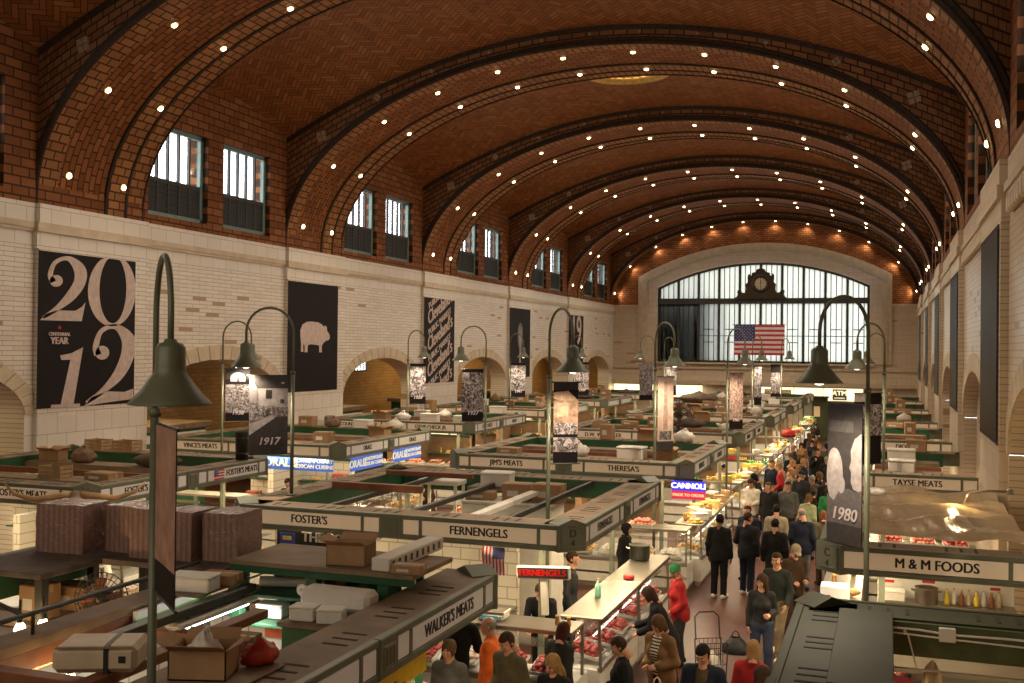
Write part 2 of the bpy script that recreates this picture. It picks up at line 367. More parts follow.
ARCH_C = [(RIBS[i]+RIBS[i+1])/2 for i in range(6)]
def arch_z(y, hw=3.25, z0=3.55, b=1.25):
    for c in ARCH_C:
        if abs(y-c) < hw: return z0 + b*math.sqrt(1-((y-c)/hw)**2)
    return 0.0
def side_wall(name, X, out, blind, label):
    """lower wall; out = +-1 is the outward direction; openings run through unless blind"""
    g = G(); ys = [YB]
    for c in ARCH_C: ys += [c-3.25+3.25*(1-math.cos(PI*k/20)) for k in range(21)]
    ys += [YE]; D = .8 if not blind else .3
    def low(y0, y1):
        m = (y0+y1)/2
        for c in ARCH_C:
            if abs(m-c) < 3.25: return arch_z(y0+1e-5), arch_z(y1-1e-5), True
        return 0, 0, False
    for y0, y1 in zip(ys, ys[1:]):
        a, b, op = low(y0, y1)
        for zl, zh, m in ((0, 3.5, 1), (3.5, 7.42, 0), (7.42, ZT, 1)):
            a2, b2 = max(a, zl), max(b, zl)
            if a2 >= zh and b2 >= zh: continue
            a2, b2 = min(a2, zh), min(b2, zh)
            g.quad((X, y0, a2), (X, y1, b2), (X, y1, zh), (X, y0, zh), m)
        if op:
            g.quad((X, y0, a), (X+out*D, y0, a), (X+out*D, y1, b), (X, y1, b), 0)
            if blind: g.quad((X+out*D, y0, 0), (X+out*D, y1, 0), (X+out*D, y1, b), (X+out*D, y0, a), 0)
            else: g.quad((X+out*D, y0, a), (X+out*D, y1, b), (X+out*D, y1, ZT), (X+out*D, y0, ZT), 0)
        elif not blind: g.quad((X+out*D, y0, 0), (X+out*D, y1, 0), (X+out*D, y1, ZT), (X+out*D, y0, ZT), 0)
    for c in ARCH_C:
        for e in (-3.25, 3.25): g.quad((X, c+e, 0), (X+out*D, c+e, 0), (X+out*D, c+e, 3.55), (X, c+e, 3.55), 0)
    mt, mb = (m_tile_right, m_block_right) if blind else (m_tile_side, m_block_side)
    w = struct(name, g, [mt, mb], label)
    for c in ARCH_C:                                   # voussoir ring round each arch
        g = G(); N = 20; t = out*-.035
        for k in range(N):
            def pt(k, e):
                a = PI*k/N; return (c-(3.25+e)*math.cos(a), 3.55+(1.25+e)*math.sin(a))
            gap = .0
            (p0, q0), (p1, q1), (p2, q2), (p3, q3) = pt(k, .0), pt(k+1, .0), pt(k+1, .42), pt(k, .42)
            sh = .92
            P4 = [(p0,q0), (p0+(p1-p0)*sh, q0+(q1-q0)*sh), (p3+(p2-p3)*sh, q3+(q2-q3)*sh), (p3,q3)]
            g.prism(P4, lambda u, v, s: (X + (t if s else -t*.5), u, v))
        struct('arch_ring', g, m_stone, '', w)
    for i, rc in enumerate(RIBS[:-1]):                 # pilasters under the ribs
        g = G(); x0, x1 = sorted((X+.02*out, X-out*.13))
        g.box((x0, rc-1.88, 0), (x1, rc+1.88, 3.5), 1); g.box((x0, rc-1.88, 3.5), (x1, rc+1.88, 7.42), 0)
        g.box((x0, rc-1.95, 7.42), (x1, rc+1.95, 7.9), 1)
        struct('pilaster', g, [mt, mb], '', w)
    g = G(); x0, x1 = sorted((X+.02*out, X-out*.10)); y = YB
    g.box((x0, YB, 7.88), (x1, YE, 8.02), 0)
    x0, x1 = sorted((X+.02*out, X-out*.06)); g.box((x0, YB, 7.80), (x1, YE, 7.88), 0)
    x0, x1 = sorted((X+.02*out, X-out*.03)); g.box((x0, YB, 8.02), (x1, YE, ZT), 1)
    for rc in RIBS[:-1]:
        x0, x1 = sorted((X+.02*out, X-out*.20)); g.box((x0, rc-1.98, 7.80), (x1, rc+1.98, 8.02), 0)
        x0, x1 = sorted((X+.02*out, X-out*.16)); g.box((x0, rc-1.90, 8.02), (x1, rc+1.90, ZT), 1)
    if blind:                                           # carved strip over the bays of the right-hand wall
        for c in ARCH_C:
            x0, x1 = sorted((X, X-out*.12))
            for k in range(16): g.box((x0, c-2.9+k*.365, 7.48), (x1, c-2.9+k*.365+.3, 7.74), 0, None, .03)
    struct('cornice', g, [m_stone, mb], '', w)
    return w
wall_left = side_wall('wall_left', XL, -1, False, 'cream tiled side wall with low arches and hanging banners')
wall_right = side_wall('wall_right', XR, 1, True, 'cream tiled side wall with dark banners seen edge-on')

# ---------------- upper brick walls with the window openings
WIN = [(-3.32, -.72), (.05, 2.55)]; WZ0, WZ1 = 8.72, 11.26
n_win = [0]
def upper_wall(name, X, out, label):
    g = G(); zt = 13.4; D = .62
    ops = []
    for c in ARCH_C:
        for a, b in WIN: ops.append((c+a, c+b))
    edges = [YB] + [e for o in ops for e in o] + [YE]
    for i, (y0, y1) in enumerate(zip(edges, edges[1:])):
        if i % 2 == 0: g.quad((X, y0, ZT-.02), (X, y1, ZT-.02), (X, y1, zt), (X, y0, zt))
        else:
            g.quad((X, y0, ZT-.02), (X, y1, ZT-.02), (X, y1, WZ0), (X, y0, WZ0)); g.quad((X, y0, WZ1), (X, y1, WZ1), (X, y1, zt), (X, y0, zt))
            x2 = X+out*D
            for y in (y0, y1): g.quad((X, y, WZ0), (x2, y, WZ0), (x2, y, WZ1), (X, y, WZ1))
            for z in (WZ0, WZ1): g.quad((X, y0, z), (x2, y0, z), (x2, y1, z), (X, y1, z))
    struct(name, g, m_brick_side, label)
    for i, (y0, y1) in enumerate(ops):
        n_win[0] += 1; xf = X+out*.16; W_ = thing('window_%d' % n_win[0], '', None); W_['kind'] = 'structure'
        W_['label'] = 'green framed hopper window high in the brick above the tile'
        f = G(); a, b = sorted((xf, xf+out*.12)); fw = .13
        f.box((a, y0, WZ0), (b, y0+fw, WZ1), 0, None, .01); f.box((a, y1-fw, WZ0), (b, y1, WZ1), 0, None, .01)
        f.box((a, y0, WZ1-fw), (b, y1, WZ1), 0, None, .01); f.box((a, y0, WZ0), (b, y1, WZ0+fw), 0, None, .01)
        obj('window_frame', f, m_teal, W_)
        zm = WZ0 + (WZ1-WZ0)*.40
        f = G(); f.box((a+.01, y0+fw, zm-.05), (b-.01, y1-fw, zm+.05))
        for k in range(1, 5):
            y = y0+fw+(y1-y0-2*fw)*k/5; f.box((a+.02, y-.035, WZ0+fw), (b-.02, y+.035, WZ1-fw))
        obj('mullions', f, m_iron, W_)
        f = G(); xm = (a+b)/2
        f.box((xm-.008, y0+fw, zm), (xm+.008, y1-fw, WZ1-fw)); obj('pane', f, m_glass, W_)
        f = G(); f.box((xm-.02, y0+fw, WZ0+fw), (xm+.02, y1-fw, zm))
        for k in range(5): f.box((xm-.05, y0+fw, WZ0+fw+.12+k*.14), (xm+.05, y1-fw, WZ0+fw+.15+k*.14))
        obj('lower_panel', f, m_black, W_)
upper_wall('wall_upper_left', XL, -1, 'brown brick wall above the tile with pairs of windows')
upper_wall('wall_upper_right', XR, 1, 'brown brick wall above the tile on the far side')

# ---------------- vault bays, ribs
NX = 48
xs = [XC - AX*math.cos(PI*k/NX) for k in range(NX+1)]
arc_s = [0]
for k in range(NX): arc_s.append(arc_s[-1]+math.hypot(xs[k+1]-xs[k], vault_z(xs[k+1], 1)-vault_z(xs[k], 1)))
def vault(y0, y1):
    g = G(); NY = 8
    for k in range(NX):
        for j in range(NY):
            P4 = []; U4 = []
            for kk, jj in ((k, j), (k+1, j), (k+1, j+1), (k, j+1)):
                v = -1+2*jj/NY; y = y0+(y1-y0)*jj/NY; P4.append((xs[kk], y, vault_z(xs[kk], v))); U4.append((arc_s[kk], y))
            g.quad(*P4[::-1], 0, U4[::-1])
    return g
spans = [(YB-.3, RIBS[0]-RIBH)] + [(RIBS[i]+RIBH, RIBS[i+1]-RIBH) for i in range(6)]
cl = tag(link('ceiling', None), 'herringbone tiled vault over the hall', None, None, 'structure')
for y0, y1 in spans: obj('vault_bay', vault(y0, y1), m_vault, cl, True)

# soffit outline (x, z) with running length
NS = 72
AS = AX+.02
sof = [(XL, ZT-.02)] + [(XC-AS*math.cos(PI*k/NS), ELZ+ELB*math.sin(PI*k/NS)) for k in range(NS+1)] + [(XR, ZT-.02)]
sof[0] = (XC-AS, ZT-.02); sof[-1] = (XC+AS, ZT-.02)
sl = [0]
for a, b in zip(sof, sof[1:]): sl.append(sl[-1]+math.hypot(b[0]-a[0], b[1]-a[1]))
def normal_in(i):
    a = sof[max(i-1, 0)]; b = sof[min(i+1, len(sof)-1)]; dx, dz = b[0]-a[0], b[1]-a[1]; L = math.hypot(dx, dz)
    return dz/L, -dx/L          # pointing into the hall
def at_len(s):
    for i in range(len(sl)-1):
        if sl[i+1] >= s:
            t = (s-sl[i])/(sl[i+1]-sl[i]); n = normal_in(i if t < .5 else i+1)
            return sof[i][0]+(sof[i+1][0]-sof[i][0])*t, sof[i][1]+(sof[i+1][1]-sof[i][1])*t, n
    return (*sof[-1], normal_in(len(sof)-1))
RIBWORD = ['rib overhead nearest the gallery', 'nearest rib in view', 'second rib in view', 'third rib in view', 'fourth rib in view', 'fifth rib in view', 'half rib against the end wall']
def make_rib(ri, yc, ya, yb):
    r = tag(link('trim_%d' % (ri+1), None), 'brown brick arch rib of the vault, the ' + RIBWORD[ri], None, None, 'structure')
    # soffit strips: (y0, y1, depth into hall, material)
    strips = [(ya, ya+.62, 0, 1), (ya+.62, ya+2.22, .0, 0)]
    if yb-ya > 3: strips += [(ya+2.22, ya+2.32, .05, 2), (ya+2.32, ya+2.95, .03, 1), (ya+2.95, ya+3.03, .06, 2), (ya+3.03, yb, 0, 1)]
    else: strips = [(ya, yb, 0, 1)]
    g = G(); pv = None
    for (y0, y1, d, m) in strips:
        for i in range(len(sof)-1):
            n0, n1 = normal_in(i), normal_in(i+1); a, b = sof[i], sof[i+1]
            A = (a[0]+n0[0]*d, a[1]+n0[1]*d); B = (b[0]+n1[0]*d, b[1]+n1[1]*d)
            uv = [(y0, sl[i]), (y1, sl[i]), (y1, sl[i+1]), (y0, sl[i+1])]
            if m == 0: uv = [(q[1], q[0]) for q in uv]
            g.quad((A[0], y0, A[1]), (A[0], y1, A[1]), (B[0], y1, B[1]), (B[0], y0, B[1]), m, uv)
            if d:
                for y in (y0, y1): g.quad((a[0], y, a[1]), (b[0], y, b[1]), (B[0], y, B[1]), (A[0], y, A[1]), m, [(sl[i], 0), (sl[i+1], 0), (sl[i+1], d), (sl[i], d)])
    obj('soffit', g, [m_soffit, m_soffit_edge, m_mould], r)
    g = G()
    for k in range(NX):
        g.quad((xs[k]-(.4 if k == 0 else 0), ya, vault_z(xs[k], 1)+.1), (xs[k]-(.4 if k == 0 else 0), yb, vault_z(xs[k], 1)+.1), (xs[k+1]+(.4 if k == NX-1 else 0), yb, vault_z(xs[k+1], 1)+.1), (xs[k+1]+(.4 if k == NX-1 else 0), ya, vault_z(xs[k+1], 1)+.1))
    obj('rib_back', g, m_mould, r)
    for y, sg in ((ya, -1), (yb, 1)):
        if y > YE-.1: continue
        g = G()
        for i in range(1, len(sof)-2):
            a, b = sof[i], sof[i+1]; ta, tb = vault_z(a[0], 1)+.12, vault_z(b[0], 1)+.12
            g.quad((a[0], y, a[1]), (b[0], y, b[1]), (b[0], y, tb), (a[0], y, ta), 0, [(sl[i], a[1]-ta), (sl[i+1], b[1]-tb), (sl[i+1], 0), (sl[i], 0)])
        obj('rib_face', g, m_brick_face, r)
        g = G()                                    # moulding along the lower edge and along the vault
        for i in range(len(sof)-1):
            n0, n1 = normal_in(i), normal_in(i+1); a, b = sof[i], sof[i+1]
            def q(p, n, w, t): return (p[0]-n[0]*w, y+sg*t, p[1]-n[1]*w)
            prof = [(-.03, -.02), (-.03, .04), (.04, .07), (.09, .04), (.16, .05), (.20, 0)]
            for (w0, t0), (w1, t1) in zip(prof, prof[1:]): g.quad(q(a, n0, w0, t0), q(b, n1, w0, t0), q(b, n1, w1, t1), q(a, n0, w1, t1))
        for k in range(NX):
            A, B = xs[k], xs[k+1]; za, zb = vault_z(A, 1), vault_z(B, 1)
            pr = [(.02, .07), (-.07, .06), (-.12, .03), (-.13, 0)]
            for (w0, t0), (w1, t1) in zip(pr, pr[1:]): g.quad((A, y+sg*t0, za+w0), (B, y+sg*t0, zb+w0), (B, y+sg*t1, zb+w1), (A, y+sg*t1, za+w1))
        obj('moulding', g, m_mould, r, True)
        g = G()
        for xo in (-9.0, -7.0, -5.1, -3.2, -1.5, 0, 1.5, 3.2, 5.1, 7.0, 9.0):
            x = XC+xo; zc = (soffit_z(x)+.26 + vault_z(x, 1)-.12)/2; h = min(.25, (vault_z(x, 1)-soffit_z(x)-.4)*.42)
            if h < .05: continue
            sl_ = -2*2.74*xo/AX/AX*.6; c_, s_ = math.cos(math.atan(sl_)+PI/4), math.sin(math.atan(sl_)+PI/4)
            if h > .24: c_, s_ = math.cos(PI/4*.35), math.sin(PI/4*.35)
            for du in (-1, 1):
                for dv in (-1, 1):
                    u0, u1 = sorted((.06*h*du, .62*h*du)); v0, v1 = sorted((.06*h*dv, .62*h*dv))
                    g.prism([(u0, v0), (u1, v0), (u1, v1), (u0, v1)], lambda u, v, t: (x+u*c_-v*s_, y+sg*(.03*t-.01), zc+u*s_+v*c_))
        obj('lozenge', g, m_lozenge, r)
    return r
for ri, yc in enumerate(RIBS):
    make_rib(ri, yc, yc-RIBH, min(yc+RIBH, YE+.02))

# ---------------- ceiling bulbs in two rows along every rib
BULB_X = [-10.2, -9.07, -7.2, -5.3, -3.25, -1.1, 1.1, 3.25, 5.3, 7.2, 9.07, 10.2]
bproto = None
for ri, yc in enumerate(RIBS):
    rows = [('front', -.93), ('rear', .95)] if ri < 6 else [('single', -1.0)]
    if ri == 0: continue
    for rn, dy in rows:
        for bi, xo in enumerate(BULB_X):
            x = XC+xo; z = soffit_z(x) if abs(xo) < 10 else 9.25
            nx, nz = (-(xo)/(AX*AX), -(z-ELZ)/(ELB*ELB)); L = math.hypot(nx, nz); nx, nz = nx/L, nz/L
            if ri == 6 and abs(xo) > 10: z += .05
            lab = 'lit bulb %s from the left, %s row, %s' % (ORD[bi], rn, RIBWORD[ri])
            d = .03 if rn == 'rear' else 0
            q = Vector((0, 0, 1)).rotation_difference(Vector((nx, 0, nz)))
            if bproto is None:
                bproto = thing('ceiling_bulb', lab, 'light bulb', group='bulbs along the vault ribs')
                s = G(); s.lathe([(.0, -.02), (.15, -.02), (.15, .025), (.12, .04), (.105, .02), (0, .02)], n=14); obj('socket', s, m_gold, bproto, True)
                s = G(); s.lathe([(.0, .0), (.09, .03), (.10, .07), (.085, .105), (.045, .125), (0, .13)], n=14); obj('bulb', s, m_bulb, bproto, True)
                o = bproto
            else: o = copy_tree(bproto); o['label'] = lab
            o.scale = (.68, .68, .5); o.rotation_mode = 'QUATERNION'; o.rotation_quaternion = q; o.location = (x+nx*d, yc+dy, z+nz*d)
            lamp_light('ceiling_bulb_light', 'SPOT', (x+nx*.2, yc+dy, z+nz*.2), P_BULB*(.35 if ri == 6 else 1), WARM, .06, rot=Vector((0,0,-1)).rotation_difference(Vector((nx,0,nz))).to_euler(), spot=2.7)

# ---------------- oval plaster vent in the crown of the second bay in view
t = thing('ceiling_vent', 'gilded oval vent in the crown of the vault between the second and third ribs', 'vent', (XC-.2, 35.75, 14.86))
s = G()
for k in range(36):
    a0, a1 = 2*PI*k/36, 2*PI*(k+1)/36
    pr = [(1.0, .02), (1.0, -.06), (.93, -.12), (.80, -.07), (.74, -.02), (.72, .02)]
    for (r0, z0), (r1, z1) in zip(pr, pr[1:]):
        s.quad(*[(1.5*r*math.cos(a), 1.15*r*math.sin(a), z) for r, z, a in ((r0, z0, a0), (r0, z0, a1), (r1, z1, a1), (r1, z1, a0))])
obj('rim', s, m_gold, t, True)
s = G(); s.lathe([(0, -.05), (.12, -.05), (.14, 0), (0, 0)], n=12)
for k in range(16):
    a = 2*PI*k/16; s.beam((.13*math.cos(a), .1*math.sin(a), -.02), (1.09*math.cos(a), .84*math.sin(a), -.02), .05, .03)
for r in (.4, .7): s.tube([(1.5*r*.95*math.cos(2*PI*k/32), 1.15*r*.95*math.sin(2*PI*k/32), -.02) for k in range(32)], .03, 6, closed=True)
obj('grille', s, m_gold, t)
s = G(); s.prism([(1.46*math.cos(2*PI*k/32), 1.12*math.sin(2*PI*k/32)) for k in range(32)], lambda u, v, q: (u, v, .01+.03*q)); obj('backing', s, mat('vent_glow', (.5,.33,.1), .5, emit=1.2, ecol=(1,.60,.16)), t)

# ================================================================ END WALL
WX0, WX1, WS, WA, WB = -15.42, -1.10, 9.72, 11.40, 4.42     # window: sides, spring, apex, sill
wcx, whw = (WX0+WX1)/2, (WX1-WX0)/2
Rw = (whw**2+(WA-WS)**2)/(2*(WA-WS))
def win_top(x): return WA-Rw+math.sqrt(max(0, Rw*Rw-(x-wcx)**2))
g = G(); cols = [XL-.5] + [WX0+(WX1-WX0)*k/28 for k in range(29)] + [XR+.5]
for x0, x1 in zip(cols, cols[1:]):
    inside = x0 >= WX0-1e-6 and x1 <= WX1+1e-6
    for zl, zh, m in ((0, 2.7, 2), (2.7, 4.0, 2), (4.0, 7.4, 0), (7.4, ZT, 2), (ZT, 15.4, 1)):
        segs = [(zl, zl, zh, zh)]
        if inside:
            ta, tb = win_top(x0), win_top(x1); segs = []
            if zl < WB: segs.append((zl, zl, min(zh, WB), min(zh, WB)))
            if zh > max(ta, tb): segs.append((max(zl, ta), max(zl, tb), zh, zh))
        for a, b, c_, d_ in segs: g.quad((x0, YE, a), (x1, YE, b), (x1, YE, d_), (x0, YE, c_), m)
    if inside:
        g.quad((x0, YE, win_top(x0)), (x1, YE, win_top(x1)), (x1, YE+.6, win_top(x1)), (x0, YE+.6, win_top(x0)), 2)
        g.quad((x0, YE, WB), (x1, YE, WB), (x1, YE+.6, WB), (x0, YE+.6, WB), 2)
for x in (WX0, WX1): g.quad((x, YE, WB), (x, YE+.6, WB), (x, YE+.6, WS), (x, YE, WS), 2)
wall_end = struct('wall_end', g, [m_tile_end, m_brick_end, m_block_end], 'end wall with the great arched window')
def surround(e0, e1, d):
    s = G(); N = 28; pts0 = []; pts1 = []
    def outline(e):
        hw = whw+e; top = WA+e*.95; sp = WS+e*.52; R = (hw*hw+(top-sp)**2)/(2*(top-sp))
        return [(wcx-hw, WB)] + [(wcx-hw+2*hw*k/N, top-R+math.sqrt(max(0, R*R-(hw-2*hw*k/N)**2))) for k in range(N+1)] + [(wcx+hw, WB)]
    A, B = outline(e0), outline(e1)
    for i in range(len(A)-1):
        s.quad((A[i][0], YE-d, A[i][1]), (A[i+1][0], YE-d, A[i+1][1]), (B[i+1][0], YE-d, B[i+1][1]), (B[i][0], YE-d, B[i][1]))
        s.quad((A[i][0], YE-d, A[i][1]), (A[i+1][0], YE-d, A[i+1][1]), (A[i+1][0], YE+.2, A[i+1][1]), (A[i][0], YE+.2, A[i][1]))
        s.quad((B[i][0], YE-d, B[i][1]), (B[i+1][0], YE-d, B[i+1][1]), (B[i+1][0], YE, B[i+1][1]), (B[i][0], YE, B[i][1]))
    return s
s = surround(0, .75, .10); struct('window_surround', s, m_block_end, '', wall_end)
s = surround(.75, 1.12, .24); struct('window_surround', s, m_stone, '', wall_end)
s = surround(1.12, 1.40, .16); struct('window_surround', s, m_stone, '', wall_end)
s = G(); s.box((XL, YE-.40, 2.98), (XR, YE, 3.14)); s.box((XL, YE-.42, 2.86), (XR, YE, 2.98)); s.box((XL, YE-.14, 3.95), (XR, YE, 4.08)); s.box((WX0-.3, YE-.3, 4.30), (WX1+.3, YE+.1, 4.42))
s.box((XL, YE-.16, ZT-.12), (WX0-1.4, YE, ZT)); s.box((WX1+1.4, YE-.16, ZT-.12), (XR, YE, ZT))
struct('cornice', s, m_stone, '', wall_end)

W_ = tag(link('window_%d' % (n_win[0]+1), None), 'great arched end window of tall obscured panes', None, None, 'structure')
yf = YE+.30
s = G(); fr = .16
for k in range(11):
    x = WX0+(WX1-WX0)*k/10; x = min(max(x, WX0+fr/2), WX1-fr/2); s.box((x-fr/2, yf-.12, WB), (x+fr/2, yf+.12, win_top(x)+.02))
N = 28
for k in range(N):
    a, b = WX0+(WX1-WX0)*k/N, WX0+(WX1-WX0)*(k+1)/N; s.beam((a, yf, win_top(a)-.08), (b, yf, win_top(b)-.08), .24, .17)
s.box((WX0, yf-.12, WB), (WX1, yf+.12, WB+.14)); obj('window_frame', s, m_iron, W_)
s = G(); s.box((WX0, yf-.34, 8.52), (WX1, yf+.14, 8.84)); s.box((WX0, yf-.40, 8.84), (WX1, yf, 8.90)); obj('transom', s, m_iron, W_)
s = G()
for k in range(10):
    x0 = WX0+(WX1-WX0)*k/10; w = (WX1-WX0)/10
    for j in (1, 2, 3):
        x = x0+w*j/4; s.box((x-.025, yf-.03, WB), (x+.025, yf+.03, win_top(x)))
    if k >= 2:
        a, b = x0+w*.28, x0+w*.72
        for z in (5.85, 6.75): s.box((a, yf-.035, z-.025), (b, yf+.035, z+.025))
        s.box((x0, yf-.03, 6.28), (x0+w, yf+.03, 6.32))
obj('glazing_bars', s, m_iron, W_)
s = G(); poly = [(WX0, WB)] + [(WX1, WB)] + [(WX1-(WX1-WX0)*k/N, win_top(WX1-(WX1-WX0)*k/N)) for k in range(N+1)]
s.prism(poly, lambda u, v, q: (u, yf+.01+.015*q, v)); obj('pane', s, frosted_mat('obscured_glass', (.38,.38,.35), .42), W_)

# the tower beyond the lower left panes
s = G(); s.box((-19.5, YE+.9, 0), (-11.7, YE+8, 8.75), 0); s.box((-19.7, YE+.85, 8.75), (-11.6, YE+8, 9.0), 0)
for k in range(4): s.box((-19+k*1.9, YE+.86, 5.5), (-18.2+k*1.9, YE+.9, 7.2), 1)
tag(obj('exterior_building', s, [mat('dark_brick_outside', (.05,.04,.035), .8), m_iron]), 'dark tower block outside the lower left panes of the end window', 'building')

# ---------------- clock on the transom
t = thing('wall_clock', 'ornate dark clock with pale dial standing before the end window', 'clock', (-8.22, YE-.2, 8.9))
s = G(); prof = [(-1.62,0),(1.62,0),(1.62,.16),(1.42,.22),(1.38,.42),(1.05,.36),(.98,.62),(1.02,.95),(.86,1.12),(.90,1.42),(.62,1.56),(.60,1.74),(.34,1.80),(.26,1.98),(0,2.06)]
poly = prof + [(-x, z) for x, z in prof[::-1] if x > 0]; poly = [p for i, p in enumerate(poly) if i != 0 or True][1:]
s.prism(poly, lambda u, v, q: (u, -.14+.34*q, v)); s.box((-1.72, -.2, -.04), (1.72, .24, .06))
for sx in (-1, 1):
    s.lathe([(0, 0), (.16, 0), (.10, .1), (.17, .2), (.12, .34), (.03, .42), (0, .5)], (sx*1.45, .02, .2), 10); s.lathe([(0,0),(.09,0),(.11,.12),(.03,.25),(0,.28)], (sx*.8, .02, 1.42), 8)
s.lathe([(0,0),(.12,0),(.08,.08),(.10,.18),(0,.32)], (0, .02, 2.02), 10)
m_bronze = mat('dark_bronze', (.05,.037,.022), .4, .5); obj('case', s, m_bronze, t)
yM = Matrix.Rotation(PI/2, 4, 'X')
s = G(); s.lathe([(.42, 0), (.42, .10), (.50, .15), (.60, .12), (.64, 0)], (0,0,0), 36, M=Matrix.Translation((0, -.13, .98)) @ yM); obj('bezel', s, m_bronze, t, True)
d = G(); d.lathe([(0, .03), (.46, .03), (.46, 0)], (0,0,0), 36, M=Matrix.Translation((0, -.15, .98)) @ yM); dl = obj('dial', d, mat('clock_dial', (.55,.47,.33), .5), t)
d = G()
for k in range(12):
    a = PI*k/6; d.beam((.33*math.sin(a), -.19, .98+.33*math.cos(a)), (.42*math.sin(a), -.19, .98+.42*math.cos(a)), .04, .02, up=(0,1,0))
obj('hour_marks', d, m_black, dl)
d = G(); d.beam((0, -.21, .98), (.02, -.21, 1.24), .05, .02, up=(0,1,0)); obj('hour_hand', d, m_black, dl)
d = G(); d.beam((0, -.225, 1.03), (.03, -.225, .60), .035, .02, up=(0,1,0)); obj('minute_hand', d, m_black, dl)

# ---------------- flags
m_fr, m_fw, m_fb = mat('flag_red', (.50,.035,.05), .7, var=.1), mat('flag_white', (.70,.67,.66), .7, var=.05), mat('flag_blue', (.035,.04,.16), .7, var=.1)
def make_flag(name, label, M, w, h, wave=.04, vertical=False):
    """M maps (x along the stripes, y out, z down from 0) ; stripes as strips of one cloth"""
    s = G(); nx = 24
    def P_(u, v): return M @ Vector((u*w, wave*math.sin(u*9+v*2.2), -v*h))
    for i in range(13):
        for k in range(nx):
            u0, u1 = k/nx, (k+1)/nx; c = 2 if (u0 < .4-1e-6 and i < 7) else (i % 2)
            s.quad(P_(u0, (i+1)/13), P_(u1, (i+1)/13), P_(u1, i/13), P_(u0, i/13), c)
    for r in range(9):
        for c in range(6 if r % 2 == 0 else 5):
            u = (.4/12)*(1+2*c+(r % 2)); v = (7/13)*(r+1)/10; q = P_(u, v); a = .012*w
            pts = []
            for k in range(10):
                rr = a if k % 2 == 0 else a*.42; an = PI*k/5; pts.append(P_(u+rr*math.sin(an)/w, v-rr*math.cos(an)/h) + M.to_3x3() @ Vector((0, -.006, 0)))
            s.add(pts, [tuple(range(10))[::-1]], 1)
    return tag(obj(name, s, [m_fr, m_fw, m_fb]), label, 'flag')
make_flag('flag', 'large stars and stripes flag hung across the end window', Matrix.Translation((-9.98, YE-.32, 7.05)), 3.4, 2.08, .05)
s = G(); s.tube([(-10.1, YE-.3, 7.08), (-6.5, YE-.3, 7.08)], .02); tag(obj('flag_rod', s, m_iron), 'thin rod above the large flag in the end window', 'rod')

# ---------------- lit boxes and signs under the ledge of the end wall
m_litbox = mat('lit_sign_box', (.9,.85,.6), .5, emit=1.3, ecol=(1,.88,.50))
for i, (x0, x1) in enumerate([(-19.0+.5, -15.6), (-15.3, -12.2), (-8.1, -6.0), (-5.9, -4.1), (-4.0, -1.5)]):
    s = G(); s.box((x0, YE-.35, 1.95), (x1, YE-.02, 2.80), 0, None, .02); t = thing('light_box', 'long glowing cream light box under the end wall ledge, %s from the left' % ORD[i], 'lighting', group='glowing light boxes under the end ledge')
    obj('face', s, m_litbox, t); s = G(); s.box((x0-.05, YE-.37, 1.88), (x1+.05, YE-.02, 1.95)); s.box((x0-.05, YE-.37, 2.80), (x1+.05, YE-.02, 2.86)); obj('box_frame', s, m_green, t)
s = G(); s.box((-3.42, YE-.45, 2.02), (-2.50, YE-.36, 2.74)); t = thing('atm_sign', 'small black sign with white letters ATM below the end window', 'sign'); obj('sign_board', s, m_black, t)
text('ATM', .46, frame((-2.96, YE-.455, 2.46), (1,0,0)), m_white, t, bold=.012)
s = G(); s.box((-3.3, YE-.47, 2.10), (-2.62, YE-.44, 2.20)); obj('underline', s, m_white, t)
for x, lw in ((-17, 3), (-13.5, 3), (-6.5, 3.5), (-2.7, 2.4)):
    lamp_light('ledge_light', 'AREA', (x, YE-.7, 2.75), 25, (1,.85,.5), sx=lw, sy=.2, rot=(0, 0, 0))

# ---------------- gallery end behind the camera, and side aisle behind the left arches
g = G(); g.quad((XL-.5, YB, 0), (XR+.5, YB, 0), (XR+.5, YB, 15.4), (XL-.5, YB, 15.4)); struct('wall_back', g, m_tile_end, 'plain tiled wall behind the gallery')
g = G(); g.box((XL, YB, 3.35), (XR, -.7, 3.6)); struct('trim_8', g, m_stone, 'edge of the gallery floor')
lamp_light('gallery_fill_light', 'AREA', (XC, YB+.3, 8.6), 500, (1,.86,.66), sx=14, sy=5.5, rot=(PI/2, 0, 0))  # added soft fill from behind the camera; the back wall has no window
m_ochre = brick_mat('ochre_brick', [(.40,.22,.075), (.46,.27,.10), (.36,.19,.06)], (.22,.12,.05), .46, .15, .01, 'YZ', .5, dirt=.2)
g = G(); xa = -23.6; ys = [YB, 19, 20.2, 34.4, 35.5, 41.6, 42.8, 44.1, 45.3, YE]
for i, (a, b) in enumerate(zip(ys, ys[1:])):
    if i % 2 == 0: g.quad((xa, a, 0), (xa, b, 0), (xa, b, 5.4), (xa, a, 5.4))
    else:
        g.quad((xa, a, 0), (xa, b, 0), (xa, b, 4.05), (xa, a, 4.05)); g.quad((xa, a, 5.0), (xa, b, 5.0), (xa, b, 5.4), (xa, a, 5.4))
struct('wall_aisle', g, m_ochre, 'ochre brick wall of the side aisle behind the arches')
